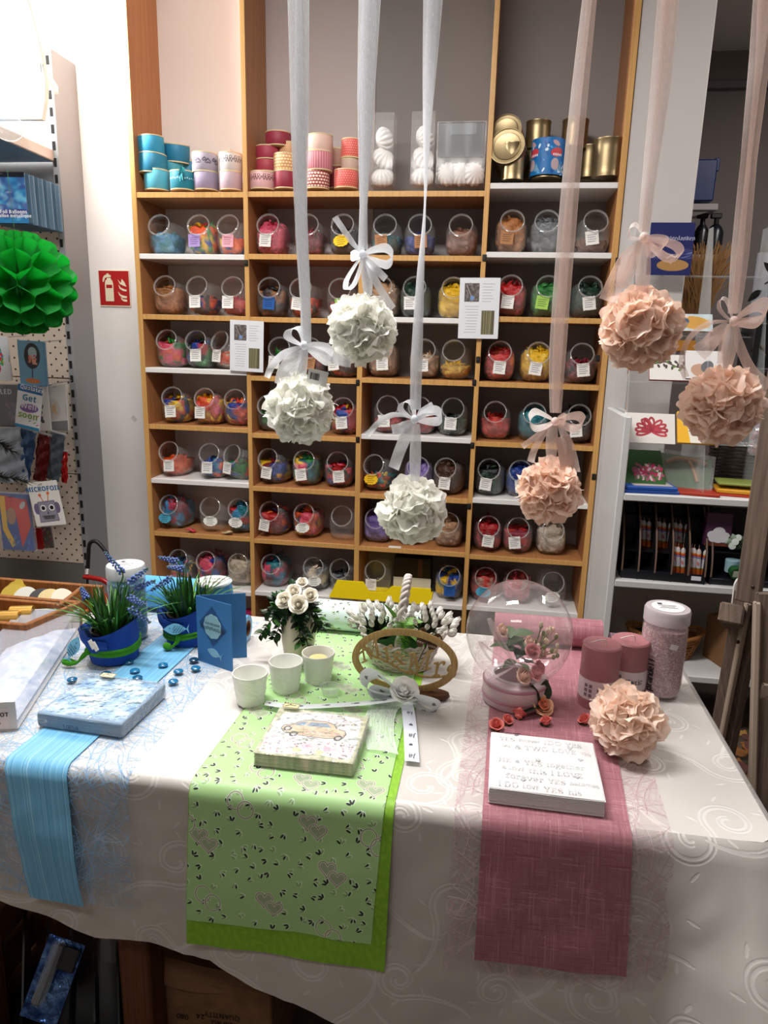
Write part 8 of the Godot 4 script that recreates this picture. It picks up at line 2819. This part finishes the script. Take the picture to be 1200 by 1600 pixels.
# a plank between two points; wide and thick in metres, wide runs along the vector across
func plank(t: Node3D, called: String, a: Vector3, e: Vector3, across: Vector3, wide: float, thick: float, m: Material) -> void:
	var b := MB.new()
	b.at(facing(across - (e - a).normalized() * across.dot((e - a).normalized()), e - a, (a + e) * 0.5))
	b.box(Vector3.ZERO, Vector3(wide, a.distance_to(e), thick), 0.003)
	b.at(Transform3D())
	var o := part(called, b, m, t)
	o.position = -t.position
func to_floor(a: Vector3, b: Vector3) -> Vector3:
	return a + (b - a) * (a.y / (a.y - b.y))
func ladder() -> void:
	var m := mat(Color(0.50, 0.43, 0.38), 0.8, {"tex": noise_tex(0.02, [Color(0.55, 0.53, 0.52), Color(1, 0.98, 0.96)], 256, 51, 0.0, Vector2(5, 0.5)), "tri": Vector3(4, 1.2, 4)})
	var light := mat(Color(0.60, 0.53, 0.47), 0.8)
	var t := thing("wooden_ladder", "weathered grey brown folding ladder beside the table end", "ladder", Vector3(0.7, 0, -1.75))
	# upper rail ending in a rounded foot, then the two splayed legs
	plank(t, "rail", on_z(1168, 940, -1.62), on_z(1203, 600, -1.62) + Vector3(0.02, 0.05, 0), Vector3(0.8, 0, 0.6), 0.05, 0.025, m)
	plank(t, "leg", on_z(1172, 930, -1.70), to_floor(on_z(1172, 930, -1.70), on_z(1095, 1345, -1.95)), Vector3(0.55, 0, 0.8), 0.07, 0.025, m)
	plank(t, "leg_edge", on_z(1170, 938, -1.685), to_floor(on_z(1170, 938, -1.685), on_z(1090, 1345, -1.935)), Vector3(1, 0, 0.1), 0.012, 0.03, light)
	plank(t, "leg", on_z(1203, 925, -1.60), to_floor(on_z(1203, 925, -1.60), on_z(1196, 1500, -1.45)), Vector3(1, 0, 0.1), 0.06, 0.03, m)
	plank(t, "leg_edge", on_z(1183, 940, -1.59), to_floor(on_z(1183, 940, -1.59), on_z(1168, 1500, -1.44)), Vector3(1, 0, 0.2), 0.014, 0.032, light)
	var s0 := on_z(1128, 962, -1.68)
	plank(t, "step", on_z(1142, 958, -1.62), on_z(1150, 972, -1.9), Vector3.UP, 0.045, 0.05, m)
	plank(t, "step", on_z(1184, 1076, -1.56), on_z(1260, 1090, -1.56), Vector3.UP, 0.04, 0.03, light)
	var bolt := MB.new()
	for q in [[1177, 917, -1.605], [1153, 1003, -1.665], [1178, 1037, -1.57]]:
		bolt.at(Transform3D(Basis(), on_z(q[0], q[1], q[2]) - t.position))
		bolt.ball(Vector3.ZERO, Vector3(0.005, 0.005, 0.004), 10, 6)
	part("bolts", bolt, mat(Color(0.25, 0.2, 0.17), 0.4, {"metal": 0.8}), t)
	# white arched plaque leaning on the step
	var p := on_z(1155, 962, -1.74)
	var pl := PackedVector2Array([Vector2(-0.02, 0)])
	pl.append(Vector2(0.022, 0))
	for k in 13:
		var a := PI * k / 12.0
		pl.append(Vector2(0.0225 * cos(a), 0.078 + 0.03 * sin(a)))
	var b := MB.new()
	b.prism(pl, -0.004, 0.004)
	t = thing("arched_plaque", "small white arched plaque with grey line drawing behind the ladder step", "plaque", p + Vector3(0, -0.005, 0))
	part("board", b, mat(Color(0.80, 0.79, 0.78), 0.6), t)
	b = MB.new()
	var pts := []
	for k in 25:
		pts.append(Vector3(cos(TAU * k / 24.0) * 0.014, 0.04 + sin(TAU * k / 24.0) * 0.02, 0.0045))
	b.tube(pts, 0.0007, 4, false)
	b.tube([Vector3(0.0, 0.03, 0.0045), Vector3(0.004, 0.05, 0.0045)], 0.0008, 4)
	b.tube(curve3([Vector3(-0.008, 0.085, 0.0045), Vector3(0, 0.09, 0.0045), Vector3(0.008, 0.084, 0.0045), Vector3(0.002, 0.08, 0.0045)], 4), 0.0007, 4)
	part("line_drawing", b, mat(Color(0.45, 0.45, 0.47), 0.7), t)

func alcove() -> void:
	var z := -3.9
	var white := mat(Color(0.62, 0.6, 0.6), 0.6)
	var k := 0
	for q in [[318, 40, "upper white bracket shelf in the dark alcove behind the grey post"], [398, 34, "lower white bracket shelf in the dark alcove behind the grey post"]]:
		var e := on_z(1083 + q[1], q[0], z)
		var y := e.y
		var t := thing("bracket_shelf", q[2], "shelf", Vector3(0.9, y, z), 0.0, "")
		part("board", span(Vector3(-0.17, -0.03, -0.25), Vector3(e.x - 0.9, 0, 0.0), 0.003), white, t)
		var b := MB.new()
		b.at(Transform3D(Basis(), Vector3(0, 0, -0.02)))
		b.prism(PackedVector2Array([Vector2(-0.17, -0.03), Vector2(e.x - 0.92, -0.03), Vector2(-0.17, -0.12)]), -0.01, 0.01)
		part("bracket", b, mat(Color(0.40, 0.37, 0.36), 0.7), t)
		part("wall_plate", span(Vector3(-0.17, -0.14, -0.27), Vector3(-0.15, 0.1, 0.0)), white, t)
		k += 1
	var blue := mat(Color(0.03, 0.13, 0.34), 0.4)
	var p := on_z(1100, 317, z - 0.1)
	var t := thing("blue_box", "deep blue box bag standing on the upper alcove shelf", "box", p)
	part("body", span(Vector3(-0.1, 0, -0.06), Vector3(0.03, 0.19, 0.05), 0.006), blue, t)
	part("fold", span(Vector3(0.02, 0.14, -0.04), Vector3(0.045, 0.20, 0.03), 0.004), blue, t)
	part("fold", span(Vector3(0.02, 0.09, -0.04), Vector3(0.036, 0.115, 0.03), 0.004), blue, t)
	p = on_z(1092, 396, z - 0.1)
	k = 0
	for q in [[0.0, 0.034, Color(0.02, 0.03, 0.05), "black trigger bottle on the lower alcove shelf, left one"], [0.065, 0.04, Color(0.02, 0.06, 0.09), "dark teal trigger bottle on the lower alcove shelf"]]:
		var b := MB.new()
		var r: float = q[1]
		b.lathe([Vector2(0.0001, 0), Vector2(r, 0), Vector2(r, 0.10), Vector2(r * 0.7, 0.125), Vector2(0.012, 0.14), Vector2(0.012, 0.165)], 20)
		t = thing("spray_bottle", q[3], "bottle", p + Vector3(q[0], 0, 0), 0.0, "")
		part("body", b, mat(q[2], 0.3), t)
		part("trigger_head", span(Vector3(-0.03, 0.165, -0.012), Vector3(0.022, 0.19, 0.012), 0.004), mat(Color(0.03, 0.03, 0.03), 0.5), t)
		k += 1
	# dried grass bundle
	rng.seed = 909
	p = on_z(1085, 500, -3.5)
	t = thing("dried_grass", "bundle of tan dried grasses behind the clear stand", "dried grass", p)
	var b := MB.new()
	for n in 420:
		var a := rng.randf_range(-0.9, 0.9)
		var l := rng.randf_range(0.15, 0.34)
		var e := Vector3(sin(a) * l * 0.6 + rng.randf_range(-0.05, 0.05), l, rng.randf_range(-0.06, 0.06))
		var c0 := Vector3(rng.randf_range(-0.05, 0.05), 0, 0)
		b.band([c0, c0.lerp(e, 0.6) + Vector3(0, 0.01, 0), e], func(v): return Vector3(0.0012 + 0.005 * v * (1.05 - v), 0, 0), Vector2.ONE, 1)
	part("stalks", b, mat(Color(0.58, 0.42, 0.24), 0.9, {"two": 1}), t, "", "stuff")
	# pale hanging fabric and dark things at the far right
	p = on_z(1172, 480, -3.2)
	var f := MB.new()
	f.grid(14, 8, func(u, v): return Vector3((u - 0.5) * 0.2, (v - 0.5) * 0.42, 0.015 * sin(u * 14.0)))
	var fm := part("hanging_cloth", f, mat(Color(0.56, 0.56, 0.6), 0.8, {"two": 1}))
	fm.position = p + Vector3(0.1, 0, 0)
	tag(fm, "pale grey hanging cloth at the far right behind the ladder", "cloth")
	p = on_z(1197, 470, -2.9)
	t = thing("dark_garland", "dark leafy garland with gold bits at the photo edge", "garland", p)
	var lm := leaf_mesh(0.06, 0.016, 0.2, 0.2)
	for n in 60:
		put_leaf(t, "leaf", lm, mat([Color(0.04, 0.06, 0.04), Color(0.06, 0.05, 0.05), Color(0.35, 0.28, 0.12)][0 if n % 7 else 2], 0.5, {"two": 1}), Vector3(rng.randf_range(-0.02, 0.14), rng.randf_range(-0.22, 0.16), rng.randf_range(-0.06, 0.06)), Vector3(rng.randf_range(-1, 1), rng.randf_range(-1, 1), rng.randf_range(-0.3, 1)), rng.randf() * 3)
	p = on_z(1185, 540, -2.85)
	t = thing("dark_box", "black box of decorations behind the peach ball at the edge", "box", p)
	part("body", span(Vector3(-0.02, -0.08, -0.15), Vector3(0.3, 0.08, 0.0), 0.004), mat(Color(0.05, 0.05, 0.06), 0.4), t)
	p = on_z(1180, 600, -2.85)
	t = thing("dark_box", "dark red lidded box below the black one at the edge", "box", p)
	part("body", span(Vector3(-0.05, -0.05, -0.15), Vector3(0.3, 0.05, 0.0), 0.004), mat(Color(0.12, 0.04, 0.05), 0.5), t)
	p = on_z(1183, 690, -2.75)
	t = thing("bead_bag", "clear bag of rosy beads with white header beside the ladder top", "bag", p)
	part("bag_film", span(Vector3(-0.025, -0.05, -0.02), Vector3(0.05, 0.05, 0.02), 0.008), glass(Color.WHITE, 0.2, 0.1), t)
	part("header_card", span(Vector3(-0.025, 0.05, -0.004), Vector3(0.05, 0.075, 0.004)), mat(Color(0.66, 0.64, 0.68), 0.5), t)
	b = MB.new()
	for n in 70:
		b.paint(Color(0.5, 0.2, 0.22).lerp(Color(0.8, 0.7, 0.72), rng.randf()))
		b.ball(Vector3(rng.randf_range(-0.02, 0.045), -0.045 + pow(rng.randf(), 1.6) * 0.08, rng.randf_range(-0.015, 0.015)), Vector3.ONE * 0.006, 6, 4)
	part("beads", b, mat(Color.WHITE, 0.25, {"vc": 1}), t, "", "stuff")
	# bottom bays of the brown shelf: bright box and odds and ends
	p = on_z(593, 945, -2.99)
	t = thing("yellow_box", "bright yellow cut out display carton low in the brown shelf", "box", Vector3(p.x, 0.314, -3.12))
	var w := on_z(672, 945, -3.0).x - on_z(515, 945, -3.0).x
	var ye := mat(Color(1.0, 0.88, 0.05), 0.5)
	var yb := MB.new()
	var c := on_z(593, 940, -2.98).x - p.x
	yb.prism(PackedVector2Array([Vector2(-w * 0.5, 0.0), Vector2(w * 0.5, 0.0), Vector2(w * 0.5, 0.075), Vector2(w * 0.12, 0.075), Vector2(w * 0.06, 0.042), Vector2(-w * 0.10, 0.042), Vector2(-w * 0.16, 0.085), Vector2(-w * 0.42, 0.085)]), 0.13, 0.134)
	var front := part("front_panel", yb, ye, t)
	front.position = Vector3(0, 0, 0.012)
	part("base", span(Vector3(-w * 0.5, 0, -0.02), Vector3(w * 0.5, 0.006, 0.14), 0.001), ye, t)
	p = on_z(650, 930, -3.06)
	t = thing("black_box", "black and white carton standing beside the basket handle, lowest row", "box", Vector3(p.x - 0.03, 0.314, -3.16))
	part("body", span(Vector3(-0.08, 0, -0.06), Vector3(0.09, 0.17, 0.05), 0.002), mat(Color(0.06, 0.05, 0.06), 0.4), t)
	part("white_foot", span(Vector3(-0.082, 0, 0.05), Vector3(0.092, 0.075, 0.054), 0.001), mat(Color(0.75, 0.74, 0.72), 0.5), t)
	part("dark_inlay", span(Vector3(0.03, 0.08, 0.051), Vector3(0.05, 0.165, 0.053)), mat(Color(0.3, 0.14, 0.1), 0.5), t)
	p = on_z(393, 950, -3.07)
	b = MB.new()
	b.lathe([Vector2(0.0001, 0), Vector2(0.035, 0), Vector2(0.036, p.y - 0.03), Vector2(0.03, p.y - 0.01), Vector2(0.0001, p.y - 0.01)], 20)
	var tub := part("pink_tub", b, mat(Color(0.6, 0.1, 0.3), 0.3))
	tub.position = Vector3(p.x, 0.001, -3.07)
	tag(tub, "magenta plastic tub in the bottom bay left of the vase", "tub")
	# loose balloons in front of the sixth row jars, and the slip on its board
	rng.seed = 21
	for q in [[300, 823, Color(0.75, 0.2, 0.28), "limp raspberry balloon lying on the sixth row board"], [357, 829, Color(0.72, 0.62, 0.48), "limp cream balloon lying on the sixth row board"]]:
		p = on_z(q[0], q[1], -3.02)
		b = MB.new()
		b.paint(q[2])
		balloon(b, Transform3D(Basis.from_euler(Vector3(1.4, 0, 1.3)), Vector3.ZERO), 0.019)
		var m := part("limp_balloon", b, mat(Color.WHITE, 0.45, {"vc": 1}))
		m.position = Vector3(p.x, ROWY[0][6] + 0.012, -3.018)
		tag(m, q[3], "balloon")
	var sl := part("paper_slip", bx(Vector3.ZERO, Vector3(0.055, 0.001, 0.03)), mat(Color(0.82, 0.8, 0.78), 0.7))
	sl.position = Vector3(on_z(617, 853, -3.015).x, ROWY[2][6] + 0.001, -3.018)
	tag(sl, "white paper slip on the board edge below the lowest flower ball", "paper slip")
